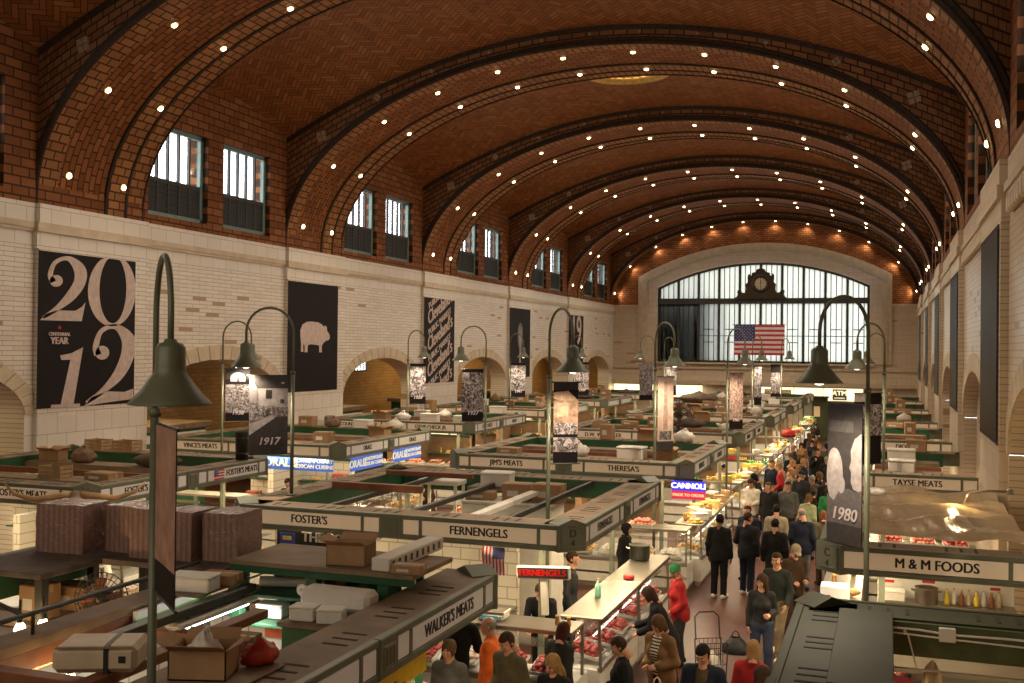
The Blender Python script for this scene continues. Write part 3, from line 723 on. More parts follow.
for a, b in ((19, 20.2), (34.4, 35.5), (41.6, 42.8), (44.1, 45.3)):
    n_win[0] += 1; W_ = tag(link('window_%d' % (n_win[0]+1), None), 'small bright window high in the side aisle wall', None, None, 'structure')
    s = G(); s.box((xa-.05, a, 4.05), (xa+.02, a+.07, 5)); s.box((xa-.05, b-.07, 4.05), (xa+.02, b, 5)); s.box((xa-.05, a, 4.05), (xa+.02, b, 4.12)); s.box((xa-.05, a, 4.93), (xa+.02, b, 5))
    for k in (1, 2, 3): s.box((xa-.04, a+(b-a)*k/4-.025, 4.1), (xa, a+(b-a)*k/4+.025, 5))
    obj('window_frame', s, m_iron, W_); s = G(); s.box((xa-.03, a, 4.05), (xa-.02, b, 5)); obj('pane', s, m_glass, W_)
g = G(); g.quad((XL-.8, YB, 5.3), (xa, YB, 5.3), (xa, YE, 5.3), (XL-.8, YE, 5.3)); struct('ceiling_aisle', g, m_ochre, 'low ceiling of the side aisle')
g = G(); g.quad((XL-.5, YE, 0), (xa, YE, 0), (xa, YE, 5.4), (XL-.5, YE, 5.4)); g.quad((XL-.5, YB, 0), (xa, YB, 0), (xa, YB, 5.4), (XL-.5, YB, 5.4)); struct('wall_aisle_end', g, m_ochre, 'end of the side aisle')
for i, c in enumerate(ARCH_C[1:5]):
    t = thing('aisle_booth', 'dark green booth in the side aisle, %s arch from the camera' % ['second', 'third', 'fourth', 'fifth'][i], 'booth', (-21.6, c, 0), 0, 'booths in the side aisle')
    s = G(); s.box((-.9, -2.2, 0), (.9, 2.2, 2.6), 0, None, .02); obj('body', s, m_dgreen, t); s = G(); s.box((-1.05, -2.35, 2.6), (1.05, 2.35, 2.78), 0, None, .02); obj('roof', s, m_wood, t)
    s = G(); s.box((.895, -1.9, .9), (.93, 1.9, 2.1)); obj('serving_hatch', s, m_cream_paint, t); s = G(); s.box((.88, -2.1, 2.25), (.96, 2.1, 2.5)); obj('name_board', s, m_panel2, t)
for c in ARCH_C:
    lamp_light('aisle_light', 'AREA', (-21.4, c, 5.2), 110, (1,.72,.33), sx=1.2, sy=3.5, rot=(0,0,0))
# ================================================================ STALL BLOCKS
rnd = random.Random(7)
COLS = dict(B=(-9.65, -3.97), C=(-18.25, -12.72), D=(-.80, 1.72))
COLW = dict(B='middle row', C='left row', D='right wall')
NEAR = ['nearest', 'second', 'third', 'fourth', 'fifth', 'sixth', 'seventh']
def rowy(r, col='B'): return 13.9+8.7*(r-1)+(.45 if col == 'C' else 0)
DEPTH = 5.7
def bw(col, r): return '%s block of the %s' % (NEAR[r], COLW[col]) if col != 'D' else '%s block along the %s' % (NEAR[r], COLW[col])
CH = .27
m_slot = mat('dark_slot', (.02,.017,.012), .8, var=0)
m_inner = m_dgreen
def side_frame(x0, x1, y0, y1, s):
    if s == 'S': return Vector((x0, y0, 0)), Vector((1,0,0)), Vector((0,-1,0)), x1-x0
    if s == 'E': return Vector((x1, y0, 0)), Vector((0,1,0)), Vector((1,0,0)), y1-y0
    if s == 'N': return Vector((x1, y1, 0)), Vector((-1,0,0)), Vector((0,1,0)), x1-x0
    return Vector((x0, y1, 0)), Vector((0,-1,0)), Vector((-1,0,0)), y1-y0
CANOPY = {}
def canopy(col, r, signs, ring=.55, extra='', top=None, corner=None, units=None, sides='SENW', rx=None, dz=0, fgreen=None, corners=None):
    x0, x1 = COLS[col] if rx is None else rx; y0 = rowy(r, col); y1 = y0+DEPTH
    t = thing('stall_canopy', 'grey green stall canopy with sign panels, %s%s' % (bw(col, r), extra), 'stall canopy', ((x0+x1)/2, (y0+y1)/2, 0), 0, 'canopies over the stall blocks')
    off = Vector(((x0+x1)/2, (y0+y1)/2, 0)); zt, zb = ZCAN+dz, ZCANB+dz; top = top or m_wood; fg = fgreen or m_green
    CANOPY[col, r] = (x0, x1, y0, y1)
    for s in sides:
        o, e, n, L = side_frame(x0, x1, y0, y1, s); o = o-off
        def P(u, d, z): q = o+e*u-n*d; return Vector((q.x, q.y, z))    # u along, d inwards
        def bx(g, u0, u1, d0, d1, z0, z1, m=0, bev=0):
            a, b = P(u0, d0, z0), P(u1, d1, z1)
            g.box([min(p, q) for p, q in zip(a, b)], [max(p, q) for p, q in zip(a, b)], m, None, bev)
        nb = dict(S='WE', E='SN', N='EW', W='NS')[s]; f = G(); a, b = (CH if nb[0] in sides or corners else 0), (L-CH if nb[1] in sides or corners else L)
        bx(f, a, b, .03, .07, zb, zt); bx(f, a, b, -.012, .07, zt-.045, zt+.015, 0, .008); bx(f, a, b, -.012, .05, zb, zb+.04, 0, .008); bx(f, a, b, 0, .05, zb-.03, zb)
        lay = (units or {}).get(s) or (2 if L > 4 else 1)
        txt = signs.get(s, []); pil = .34; bl = .30; sw = (b-a-(lay-1)*pil)/lay; u = a
        panels = []
        for k in range(lay):
            st = .05
            us = [u, u+bl, u+sw-bl, u+sw]
            for q in us: bx(f, max(a, q-st/2), min(b, q+st/2), -.010, .05, zb, zt, 0)
            panels += [(us[0]+st/2, us[1]-st/2, None), (us[1]+st/2, us[2]-st/2, txt[k] if k < len(txt) else None), (us[2]+st/2, us[3]-st/2, None)]
            u += sw
            if k < lay-1:
                bx(f, u, u+pil, -.03, .05, zb-.02, zt+.02, 0, .01); bx(f, u+.05, u+pil-.05, -.045, 0, zb+.05, zt-.05, 0, .01)
                for w in range(3): bx(f, u+.09+w*.06, u+.12+w*.06, -.052, 0, zb+.09, zt-.08, 0)
                u += pil
        obj('fascia', f, fg, t)
        for (p, q, tx) in panels:
            g = G(); bx(g, p, q, .0, .035, zb+.05, zt-.055); pn = obj('sign_panel', g, m_panel if s == 'S' else m_panel2, t)
            if tx:
                flag = tx.startswith('*'); tx = tx.lstrip('*'); c = P((p+q)/2 + (.30 if flag else 0), -.002, (zb+zt)/2-.002)
                w = min(.122, (q-p-.1)/max(1, len(tx))/.095*.122)
                M = frame(c, e); text(tx, w*1.42, M, m_ink, pn, bold=.0045 if w > .08 else .003, depth=.004, sx=.88)
                if flag: make_small_flag(pn, P(p+.36, -.006, (zb+zt)/2), e, n)
        # ring top with slots, inner board, light strip
        g = G(); bx(g, .12, L-.12, .06, ring, zt-.012, zt+.006, 0)
        k = 0; u = .55
        while u < L-.6:
            for w in range(3): bx(g, u+w*.17, u+w*.17+.035, .17, .40, zt-.0, zt+.010, 1)
            u += .95
        obj('top_board', g, [top, m_slot], t)
        g = G(); bx(g, ring-.1, L-ring+.1, ring-.03, ring, zb-.02, zt-.01); obj('inner_board', g, m_inner, t)
        g = G(); p, q = P(ring, ring*.5, zb+.03), P(L-ring, ring*.5, zb+.03); g.tube([p, q], .022, 8); obj('light_tube', g, m_tubelit, t)
        g = G(); bx(g, ring*.8, L-ring*.8, ring*.5-.08, ring*.5+.08, zb+.06, zb+.11); obj('light_fitting', g, m_white, t)
        c = P(L/2, ring*.5, zb-.02)+off
        lamp_light('stall_strip_light', 'AREA', c, P_STALL*(L-1), TUBE, sx=L-1.0, sy=.12, rot=(0, 0, 0 if s in 'SN' else PI/2))
    # chamfered corner blocks with a little gable
    for (cx, cy, sx, sy) in ((x0,y0,1,1), (x1,y0,-1,1), (x1,y1,-1,-1), (x0,y1,1,-1)):
        two = ('S' if sy > 0 else 'N')+('W' if sx > 0 else 'E')
        if (corners and two != corners) or (not corners and (two[0] not in sides or two[1] not in sides)): continue
        g = G(); A = Vector((cx+sx*CH, cy, 0))-off; B = Vector((cx, cy+sy*CH, 0))-off; d = (B-A).normalized(); n = Vector((-sx, -sy, 0)).normalized()
        poly = [(-.03, zb-.04), (CH*1.414+.03, zb-.04), (CH*1.414+.03, zt+.02), (CH*.707, zt+.10), (-.03, zt+.02)]
        g.prism(poly, lambda u, v, q: (A.x+d.x*u+n.x*(.03-.30*q), A.y+d.y*u+n.y*(.03-.30*q), v))
        poly = [(.02, zb), (CH*1.414-.02, zb), (CH*1.414-.02, zt-.02), (.02, zt-.02)]
        g.prism(poly, lambda u, v, q: (A.x+d.x*u+n.x*(.045-.05*q), A.y+d.y*u+n.y*(.045-.05*q), v))
        g.prism([(.06, zb+.02), (CH*1.414-.06, zb+.02), (CH*1.414-.06, zb+.035), (.06, zb+.035)], lambda u, v, q: (A.x+d.x*u+n.x*(.055-.05*q), A.y+d.y*u+n.y*(.055-.05*q), v))
        cb = obj('corner_block', g, fg, t)
        if corner and (cx, cy) == (x1 if corner[2] == 'E' else x0, y0):
            rt = -d if (d.cross(Vector((0,0,1)))).dot(n) < 0 else d
            c = (A+B)/2+n*.048; c.z = (zb+zt)/2+.055
            text(corner[0], .15, frame(c, rt), m_iron, cb, depth=.006, bold=.002); c.z -= .135
            text(corner[1], .13, frame(c, rt), m_iron, cb, depth=.006, bold=.002)
        g = G(); px, py = cx+sx*.76-off.x, cy+sy*.76-off.y; g.box((px-.04, py-.04, 0), (px+.04, py+.04, zb+.05), 0, None, .006); g.box((px-.07, py-.07, 0), (px+.07, py+.07, .03))
        obj('post', g, m_green, t)
    return t
def make_small_flag(parent, c, e, n):
    g = G(); w, h = .34, .20
    def P_(u, v): q = c+e*(u*w-w/2)+n*.004; return Vector((q.x, q.y, c.z+h/2-v*h))
    for i in range(7):
        cu = .42 if i < 4 else 0
        g.quad(P_(cu, (i+1)/7), P_(1, (i+1)/7), P_(1, i/7), P_(cu, i/7), i % 2)
    g.quad(P_(0, 4/7), P_(.42, 4/7), P_(.42, 0), P_(0, 0), 2)
    for k in range(9):
        q = P_(.07+.14*(k % 3), .1+.18*(k//3)); a = .008
        g.quad(*[q+e*dx*a+Vector((0,0,dz*a))+n*.002 for dx, dz in ((-1,-1),(1,-1),(1,1),(-1,1))], 1)
    obj('printed_flag', g, [m_fr, m_fw, m_fb], parent)

canopy('B', 0, {'S': ['', ''], 'E': ['', "WALKER'S MEATS"], 'N': []}, .62, sides='EW', corners='NE')
canopy('B', 1, {'S': ["FOSTER'S", 'FERNENGELS'], 'E': ['FERNENGELS', 'FERNENGELS']}, .55, corner=('D', '4', 'E'))
canopy('B', 2, {'S': ["JIM'S MEATS", "THERESA'S"], 'E': ["THERESA'S", "THERESA'S"]}, .5)
canopy('B', 3, {'S': ['D.W. WHITAKER', ''], 'E': ['WHITAKER', 'WHITAKER']}, .5)
for r in (4, 5, 6): canopy('B', r, {'S': [], 'E': []}, .5)
canopy('C', 1, {'S': ["", "FOSTER'S MEATS"], 'E': ["FOSTER'S MEATS", "*FOSTER'S MEATS"]}, .5)
canopy('C', 2, {'S': ["VINCE'S MEATS", ''], 'E': ['ORALE', 'ORALE']}, .5)
canopy('C', 3, {'S': ['COUNTRY SAUSAGE', 'STEVE CHECK JR.'], 'E': ['STEVE CHECK', 'MEATS']}, .5)
for r in (4, 5, 6): canopy('C', r, {'S': [], 'E': []}, .5)
m_olive = mat('dark_olive_paint', (.036,.043,.019), .55, var=.2, scale=2, spec=.25)
canopy('D', 0, {}, .55, top=m_olive, sides='NW', fgreen=m_olive)
canopy('D', 1, {'S': ['M & M FOODS']}, .5, corner=('C', '4', 'W'), sides='SNW')
canopy('D', 2, {'S': ['TAYSE MEATS']}, .5, sides='SNW')
canopy('D', 3, {'S': ["DIONNE'S"]}, .5, sides='SNW')
for r in (4, 5, 6): canopy('D', r, {}, .5, sides='SNW')

# ---------------------------------------------------------------- goods: one mesh of each kind, shared
def lump_pile(nx, ny, w, d, rr, seed, flat=.6):
    q = random.Random(seed); g = G()
    for layer in range(2):
        for i in range(nx-layer):
            for j in range(ny-layer):
                x = (i+.5+layer*.5)/nx*w-w/2+q.uniform(-.02, .02); y = (j+.5+layer*.5)/ny*d-d/2+q.uniform(-.02, .02)
                M = Euler((q.uniform(-.4,.4), q.uniform(-.4,.4), q.uniform(0, 3))).to_matrix().to_4x4()
                g.ball((x, y, rr*flat+layer*rr*.9), (rr*q.uniform(.9,1.4), rr*q.uniform(.7,1.0), rr*flat*q.uniform(.8,1.1)), 8, 5, 0, M)
    return g
m_meat = mat('red_meat', (.42,.055,.035), .38, var=.5, scale=22, spec=.6); m_pink = mat('pink_sausage', (.55,.17,.11), .4, var=.25, scale=18)
m_brownm = mat('smoked_meat', (.25,.09,.035), .45, var=.3, scale=15); m_pale = mat('pale_poultry', (.66,.50,.34), .45, var=.15, scale=12)
m_cheese = mat('yellow_cheese', (.72,.48,.12), .5, var=.15); m_pastry = mat('golden_pastry', (.60,.36,.12), .6, var=.3, scale=18); m_cream = mat('cream_goods', (.72,.64,.48), .6, var=.15)
KINDS = {'red meat': m_meat, 'pink sausages': m_pink, 'smoked meat': m_brownm, 'pale poultry': m_pale, 'yellow cheese': m_cheese, 'golden pastries': m_pastry, 'cream cheeses': m_cream}
TRAY = {}
for i, (k, mm) in enumerate(KINDS.items()):
    tr = G(); tr.box((-.27,-.30,0), (.27,.30,.012)); 
    for a in ((-.27,-.30,.27,-.285), (-.27,.285,.27,.30), (-.27,-.30,-.255,.30), (.255,-.30,.27,.30)): tr.box((a[0],a[1],0), (a[2],a[3],.05))
    TRAY[k] = (mesh_of('tray', tr, m_white), mesh_of('goods', lump_pile(5, 5, .48, .54, .062, i), mm, True))
def tray(kind, label, group, loc, rz, tilt=0):
    a, b = TRAY[kind]; t = thing('food_tray', label, 'food tray', loc, 0, group); t.rotation_euler = (tilt, 0, rz)
    t.scale = (1, .84, .95); link('tray', a, t); o = link('pile', b, t); o.location.z = .012; o['kind'] = 'stuff'; return t
n_tray = [0]
CASE = {}
def case_meshes(L):
    L = round(L, 2)
    if L in CASE: return CASE[L]
    # local frame: x along, -y towards the customer, origin at the customer edge on the floor
    b = G(); b.box((0, .06, 0), (L, .78, .10), 1); b.box((0, .02, .10), (L, .80, .62), 0, None, .01); b.box((0, -.01, .58), (L, .06, .66), 1, None, .008)
    b.box((0, .02, .30), (L, .015+.01, .34), 1)
    tp = G(); tp.box((0, .0, 1.32), (L, .62, 1.36), 0, None, .01); tp.box((0, -.015, 1.30), (L, .02, 1.358), 0, None, .006)
    fr = G(); fr.beam((0, 0, .64), (0, .03, 1.33), .04, .04); fb = G(); fb.box((-.02, -.02, .62), (.02, .02, 1.33))
    gl = G(); gl.quad((.03, .005, .66), (L-.03, .005, .66), (L-.03, .035, 1.31), (.03, .035, 1.31))
    sh = G(); sh.box((.05, .12, 1.08), (L-.05, .54, 1.095))
    CASE[L] = (mesh_of('base', b, [m_white, m_steel]), mesh_of('counter_top', tp, m_steel), mesh_of('upright', fr, m_steel), mesh_of('glass_front', gl, m_glass), mesh_of('shelf', sh, m_glass), mesh_of('upright', fb, m_steel))
    return CASE[L]
def display_case(label, o, e, n, L, kinds, blk, trays=True, group=None):
    """o: start of the run on the floor at the customer edge; e: along; n: outward"""
    rz = math.atan2(e.y, e.x); t = thing('display_case', label, 'display case', o, rz, group or 'glass display cases round the stalls')
    ms = case_meshes(L)
    for nm, me in zip(('base', 'counter_top', 'upright', 'glass_front', 'shelf'), ms):
        if nm != 'upright': link(nm, me, t)
    for x in (.02, L-.02): link('upright', ms[2], t, (x, .01, 0)); link('upright', ms[5], t, (x, .58, 0))
    k = max(1, int(L/.62))
    for i in range(k):
        kd = kinds[i % len(kinds)]; u = .07+(i+.5)*(L-.14)/k; c = o+e*u-n*.36
        if trays: tray(kd, 'shallow tray of %s behind counter glass, %s' % (kd, blk), 'trays of %s in the %s' % (kd, blk), (c.x, c.y, .725), rz, .16); n_tray[0] += 1
    # light inside the case
    c = o+e*(L/2)-n*.3; lamp_light('case_light', 'AREA', (c.x, c.y, 1.29), 3*L, COOL, sx=L*.9, sy=.08, rot=(0, 0, rz))
    return t
def case_run(col, r, s, kinds, trays=True, skip=()):
    x0, x1, y0, y1 = CANOPY[col, r]; o, e, n, L = side_frame(x0, x1, y0, y1, s); o = o+n*.16
    a, b = dict(S=(.0, L), N=(.68, L), E=(.68, L), W=(0, L-.68))[s]
    N = 2 if L > 4 else 1; w = (b-a)/N
    SW = dict(S='front', E='main aisle side', W='left side', N='back')
    if col == 'C': SW['E'] = 'right side'
    if col == 'D': SW['W'] = 'main aisle side'
    for i in range(N):
        if i in skip: continue
        lab = 'glass display case, %s%s, %s' % (SW[s], ', %s half' % (['left', 'right'] if s == 'S' else ['near', 'far'])[i] if N > 1 else '', bw(col, r))
        display_case(lab, o+e*(a+w*i+.02), e, n, w-.04, kinds[i % len(kinds)], bw(col, r), trays)
K = list(KINDS)
case_run('B', 1, 'E', [['red meat'], ['red meat', 'pink sausages']]); case_run('B', 1, 'S', [['smoked meat', 'red meat'], ['red meat', 'pale poultry', 'red meat']])
case_run('B', 2, 'E', [['golden pastries', 'cream cheeses'], ['cream cheeses', 'yellow cheese']]); case_run('B', 2, 'S', [['pink sausages'], ['golden pastries', 'cream cheeses']])
case_run('B', 3, 'E', [['yellow cheese', 'cream cheeses'], ['golden pastries']]); case_run('B', 0, 'E', [['red meat'], ['red meat', 'pale poultry']]); case_run('B', 0, 'N', [['red meat'], ['pink sausages', 'red meat']], skip=(1,))
case_run('B', 4, 'E', [['yellow cheese'], ['cream cheeses']]); case_run('B', 5, 'E', [['golden pastries'], ['yellow cheese']], False); case_run('B', 6, 'E', [['cream cheeses'], ['yellow cheese']], False)
case_run('C', 1, 'E', [['pale poultry', 'smoked meat'], ['yellow cheese', 'pale poultry']]); case_run('C', 1, 'S', [['pale poultry'], ['red meat']], False)
case_run('C', 2, 'E', [['cream cheeses'], ['golden pastries']]); case_run('C', 2, 'S', [['smoked meat'], ['cream cheeses']], False)
case_run('C', 3, 'E', [['pink sausages'], ['smoked meat']]); case_run('C', 3, 'S', [['pink sausages'], ['pink sausages']], False)
case_run('C', 4, 'E', [['yellow cheese'], ['red meat']], False); case_run('C', 5, 'E', [['red meat'], ['red meat']], False)
for r in (1, 2, 3, 4): case_run('D', r, 'W', [[K[r]], [K[r+1]]], r < 3)
for r in (1, 2, 3): case_run('D', r, 'S', [[K[r+1]]], r < 3)
for r in (3, 4, 5): case_run('B', r, 'S', [['golden pastries'], ['yellow cheese']], False)
# ================================================================ GOOSENECK LAMPS
m_lampgreen = mat('lamp_green_enamel', (.118,.125,.080), .38, var=.08, scale=5)
m_lampbulb = mat('lamp_bulb', (1,.96,.88), .4, var=0, emit=2.2, ecol=(1,.93,.78))
lproto = {}
def gooseneck(label, px, py, ax, ay, zb=2.4, lit=True, big=1.0):
    key = (round(ax, 3), round(ay, 3), zb, lit)
    t = thing('gooseneck_lamp', label, 'lamp', (px, py, 0), 0, 'gooseneck lamps over the stalls'); a = Vector((ax, ay, 0)); L = a.length; d = a/L
    if key not in lproto:
        g = G(); g.tube([(0,0,zb), (0,0,4.78)], .032, 10); g.tube([(0,0,4.74), (0,0,4.80)], .042, 10); g.box((-.07,-.07,zb), (.07,.07,zb+.02))
        pts = [(0,0,4.78), (0,0,5.43)] + [tuple(d*(L/2-L/2*math.cos(PI*k/14))+Vector((0,0,5.43+.40*math.sin(PI*k/14)))) for k in range(1, 15)] + [tuple(d*L+Vector((0,0,5.25)))]
        h = G(); h.tube(pts, .021, 8)
        s = G(); c = (d.x*L, d.y*L, 0)
        s.lathe([(.0,5.275),(.035,5.275),(.045,5.255),(.075,5.245),(.092,5.22),(.094,5.10),(.10,5.06),(.13,5.02),(.185,4.945),(.252,4.875),(.258,4.862),(.25,4.862),(.18,4.935),(.12,5.0),(.085,5.03),(0,5.03)][::-1], c, 28)
        b = G(); b.lathe([(0,4.835),(.045,4.845),(.068,4.88),(.06,4.93),(.035,4.97),(.03,5.03),(0,5.03)], c, 14)
        lproto[key] = [mesh_of('pole', g, m_lampgreen, True), mesh_of('gooseneck_arm', h, m_lampgreen, True), mesh_of('lamp_shade', s, m_lampgreen, True), mesh_of('bulb', b, m_lampbulb if lit else m_white, True)]
    for nm, me in zip(('pole', 'gooseneck_arm', 'lamp_shade', 'bulb'), lproto[key]): link(nm, me, t)
    if not lit: t.location.z = -.035
    if lit: lamp_light('gooseneck_light', 'SPOT', (px+ax, py+ay, 4.80), 200, (1,.83,.58), .06, rot=(0,0,0), spot=2.5)
    return t
A_ = .54
LAMPS = [  # label, post x, y, arm x, y, lit
 ('large grey green gooseneck lamp nearest the camera, on the nearest middle block', -4.80, 6.06, A_, -A_, False),
 ('gooseneck lamp beside the black banner of a market hall marked 1917', -9.18, 15.03, -A_, -A_, True),
 ('gooseneck lamp beside the narrow banner marked 1938', -15.95, 22.75, .76, .12, True),
 ('gooseneck lamp beside the banner marked 1928, left row', -16.35, 34.6, .74, -.2, True),
 ('gooseneck lamp beside the banner marked 1927, before the script banner', -10.62, 27.58, -A_, -A_, True),
 ('gooseneck lamp beside the banner marked 1941, left row', -14.7, 40.9, .70, -.30, True),
 ('gooseneck lamp standing inside the second block of the middle row', -4.99, 15.73, A_, -A_, True),
 ('gooseneck lamp beside the banner marked 1949, left row', -13.4, 45.9, A_, -A_, True),
 ('gooseneck lamp beside the pale speckled banner near the far left corner', -9.36, 44.32, -A_, A_*.0-.3, True),
 ('gooseneck lamp beside the pale tower banner, third block of the middle row', -4.94, 23.52, A_, -A_, True),
 ('gooseneck lamp standing behind the pale tower banner, far left of it', -9.9, 49.2, A_, -A_, True),
 ('gooseneck lamp below the left edge of the large flag', -4.14, 29.3, A_, -A_, True),
 ('gooseneck lamp below the middle of the large flag', -5.0, 42.3, .4, -.4, True),
 ('large gooseneck lamp on the right, beside the tall banner marked 1980', -.20, 12.55, -.50, -.50, True),
 ('gooseneck lamp second from the camera along the right wall', -.05, 23.78, -A_, -A_, True),
 ('gooseneck lamp third from the camera along the right wall', -.05, 35.78, -A_, -A_, True),
 ('gooseneck lamp below the right edge of the large flag', -4.68, 50.98, .4, -.4, True)]
def lamp_base(x, y):
    for (x0, x1, y0, y1) in CANOPY.values():
        if x0 < x < x1 and y0 < y < y1: return ZCAN+.016 if min(x-x0, x1-x, y-y0, y1-y) < .53 else 0
    return 0
for l in LAMPS: gooseneck(*l[:5], lit=l[5], zb=lamp_base(l[1], l[2]))

# ================================================================ BANNERS
m_cloth = mat('black_banner_cloth', (.011,.008,.009), .55, var=.15, scale=3, spec=.15)
GREY = {}
def grey(v, warm=0.0):
    k = round(v, 2)
    if k not in GREY: GREY[k] = mat('photo_grey_%d' % int(k*100), (k*1.0, k*.88, k*.90), .55, var=.22, scale=14)
    return GREY[k]
def photo_mat(name, seed, scale, lo=.02, hi=.55, contrast=.12, stretch=(1,1,1), bias=.5):
    t = NT(name); mp = t.n('ShaderNodeMapping'); t.l(t.obj_co(), mp.inputs[0]); mp.inputs['Location'].default_value = (seed*3.7, seed*1.3, seed*2.1); mp.inputs['Scale'].default_value = stretch
    nz = t.noise(scale, mp.outputs[0], 4, 1.5)
    c = t.ramp(nz.outputs[0], [(bias-contrast, (lo,lo*.85,lo*.9)), (bias, ((lo+hi)*.35,(lo+hi)*.3,(lo+hi)*.31)), (bias+contrast, (hi,hi*.88,hi*.9))])
    t.l(c, t.b.inputs['Base Color']); t.b.inputs['Roughness'].default_value = .5; return t.mt
def banner(name, label, cat, top, along, w, h, layers, texts=(), base=None, rod=True, group=None, ext=.0, lift=.004):
    """cloth hanging from `top` (its upper corner); along: horizontal unit direction, reader's left to right; layers: (polygon in u, v down; material)"""
    e = Vector((*along, 0)).normalized(); n = e.cross(Vector((0,0,1))); o = Vector(top)
    t = thing(name, label, cat, o, 0, group)
    def P(u, v, d=0): return e*(u*w) + n*d + Vector((0, 0, -v*h))
    g = G(); N = 8
    for i in range(N):
        for j in range(N):
            q = []
            for a, b in ((i, j), (i+1, j), (i+1, j+1), (i, j+1)): q.append(P(a/N, b/N))
            g.quad(*q[::-1]); g.quad(*[p-n*.006 for p in q])
    for a, b in (((0,0),(0,1)), ((0,1),(1,1)), ((1,1),(1,0)), ((1,0),(0,0))):
        g.quad(P(*a), P(*b), P(*b)-n*.006, P(*a)-n*.006)
    mats = [base or m_cloth]
    for k, (poly, mm) in enumerate(layers):
        if mm not in mats: mats.append(mm)
        d = lift*(1+(k*.22 if len(layers) < 20 else (.25 if mm is m_fr else 0))); area = sum(poly[i][0]*poly[(i+1) % len(poly)][1]-poly[(i+1) % len(poly)][0]*poly[i][1] for i in range(len(poly)))
        if area > 0: poly = poly[::-1]
        g.prism(poly, lambda u, v, q: P(u, v, d if q else .001), mats.index(mm))
    c = obj('cloth', g, mats, t)
    for (s, size, u, v, mm, kw) in texts:
        text(s, size, frame(P(u, v, lift*(1+min(len(layers), 14)*.22)+.003), e), mm, t, **kw)
    if rod:
        r = G(); r.tube([P(-ext/w, -.005, -.003), P(1+ext/w, -.005, -.003)], .012, 6); obj('rod', r, m_iron, t)
        r = G(); r.tube([P(-ext/w, 1.003, -.003), P(1+ext/w, 1.003, -.003)], .012, 6); obj('rod', r, m_iron, t)
    return t
def ell(cx, cy, rx, ry, n=24, a0=0, a1=2*PI): return [(cx+rx*math.cos(a0+(a1-a0)*k/n), cy+ry*math.sin(a0+(a1-a0)*k/n)) for k in range(n)]
def stroke(ctrl, n=40):
    """ctrl: (x, y, width) through a Catmull-Rom curve -> outline polygon"""
    P_ = [np.array(c, float) for c in ctrl]; P_ = [2*P_[0]-P_[1]] + P_ + [2*P_[-1]-P_[-2]]; pts = []
    for i in range(1, len(P_)-2):
        for k in range(n//(len(P_)-3)+1):
            t = k/(n//(len(P_)-3)+1); a, b, c, d = P_[i-1:i+3]
            pts.append(.5*((2*b)+(-a+c)*t+(2*a-5*b+4*c-d)*t*t+(-a+3*b-3*c+d)*t**3))
    pts.append(P_[-2]); L = []; R = []
    for i, p in enumerate(pts):
        d = pts[min(i+1, len(pts)-1)]-pts[max(i-1, 0)]; d = d[:2]/np.linalg.norm(d[:2]); nn = np.array([-d[1], d[0]])
        L.append(tuple(p[:2]+nn*p[2]/2)); R.append(tuple(p[:2]-nn*p[2]/2))
    return [[L[i], L[i+1], R[i+1], R[i]] for i in range(len(L)-1)]
m_digit = mat('banner_pinkish_white', (.52,.41,.36), .6, var=.14, scale=7)
def clip01(p, x1=1.0, y0=0.0, y1=1.0): return [(min(max(u, 0), x1), min(max(v, y0), y1)) for u, v in p]
# wall banners are hung on the pilasters of the left wall
XBN = XL+.145
def wall_banner(label, k, layers, texts=(), base=None, name='wall_banner', extra=None):
    yc = RIBS[k]-.23; return banner(name, label, 'banner', (XBN, yc-1.68, 7.37), (0, 1), 3.33, 3.68, layers, texts, base, rod=False, lift=.006)
def im(x, y):      # a point read off the photograph's own banner -> its u, v
    u = (x-150)/337.0; top = 80+38*u; bot = 640-14*u; return (u, (y-top)/(bot-top))
S2 = lambda pts: [[im(*q) for q in s] for s in stroke(pts)]
lay = []
for s in S2([(196,192,20),(187,165,16),(203,122,14),(245,108,17),(282,145,40),(284,190,40),(255,240,34),(210,285,18),(166,318,10)]): lay.append((clip01(s), m_digit))
lay += [([im(*q) for q in ell(206,188,21,21)], m_digit), ([im(*q) for q in [(157,327),(172,306),(210,292),(270,294),(292,280),(304,264),(292,331),(160,327)]], m_digit)]
for k in range(36):
    a, b = 2*PI*k/36, 2*PI*(k+1)/36
    q = [im(400+88*math.cos(a), 222+128*math.sin(a)), im(400+88*math.cos(b), 222+128*math.sin(b)), im(402+50*math.cos(b), 218+121*math.sin(b)), im(402+50*math.cos(a), 218+121*math.sin(a))]
    q = clip01(q, 1.0, 0.0)
    if len(set((round(x, 4), round(y, 4)) for x, y in q)) == 4: lay.append((q, m_digit))
lay += [([im(*q) for q in [(222,452),(258,445),(298,424),(268,626),(226,626),(256,468),(226,468)]], m_digit), ([im(*q) for q in [(196,626),(290,624),(290,636),(194,637)]], m_digit)]
for s in S2([(350,452,26),(343,420,22),(362,366,16),(415,352,20),(462,400,52),(458,460,50),(425,525,40),(370,580,20),(312,622,12)]): lay.append((clip01(s), m_digit))
lay += [([im(*q) for q in ell(366,444,25,25)], m_digit), (clip01([im(*q) for q in [(304,634),(330,602),(390,583),(450,586),(484,575),(484,612),(390,622)]]), m_digit)]
st = []
for k in range(10):
    rr = 8 if k % 2 == 0 else 3.4; st.append(im(219+rr*math.sin(PI*k/5), 353-rr*math.cos(PI*k/5)))
lay.append((st, m_fr))
uv1, uv2 = im(217, 377), im(217, 401)
wall_banner('huge black wall banner with giant pinkish numerals 2012', 1, lay, [('CENTENNIAL', .12, *uv1, m_digit, dict(bold=.005, sx=.95)), ('YEAR', .235, *uv2, m_digit, dict(bold=.009))])
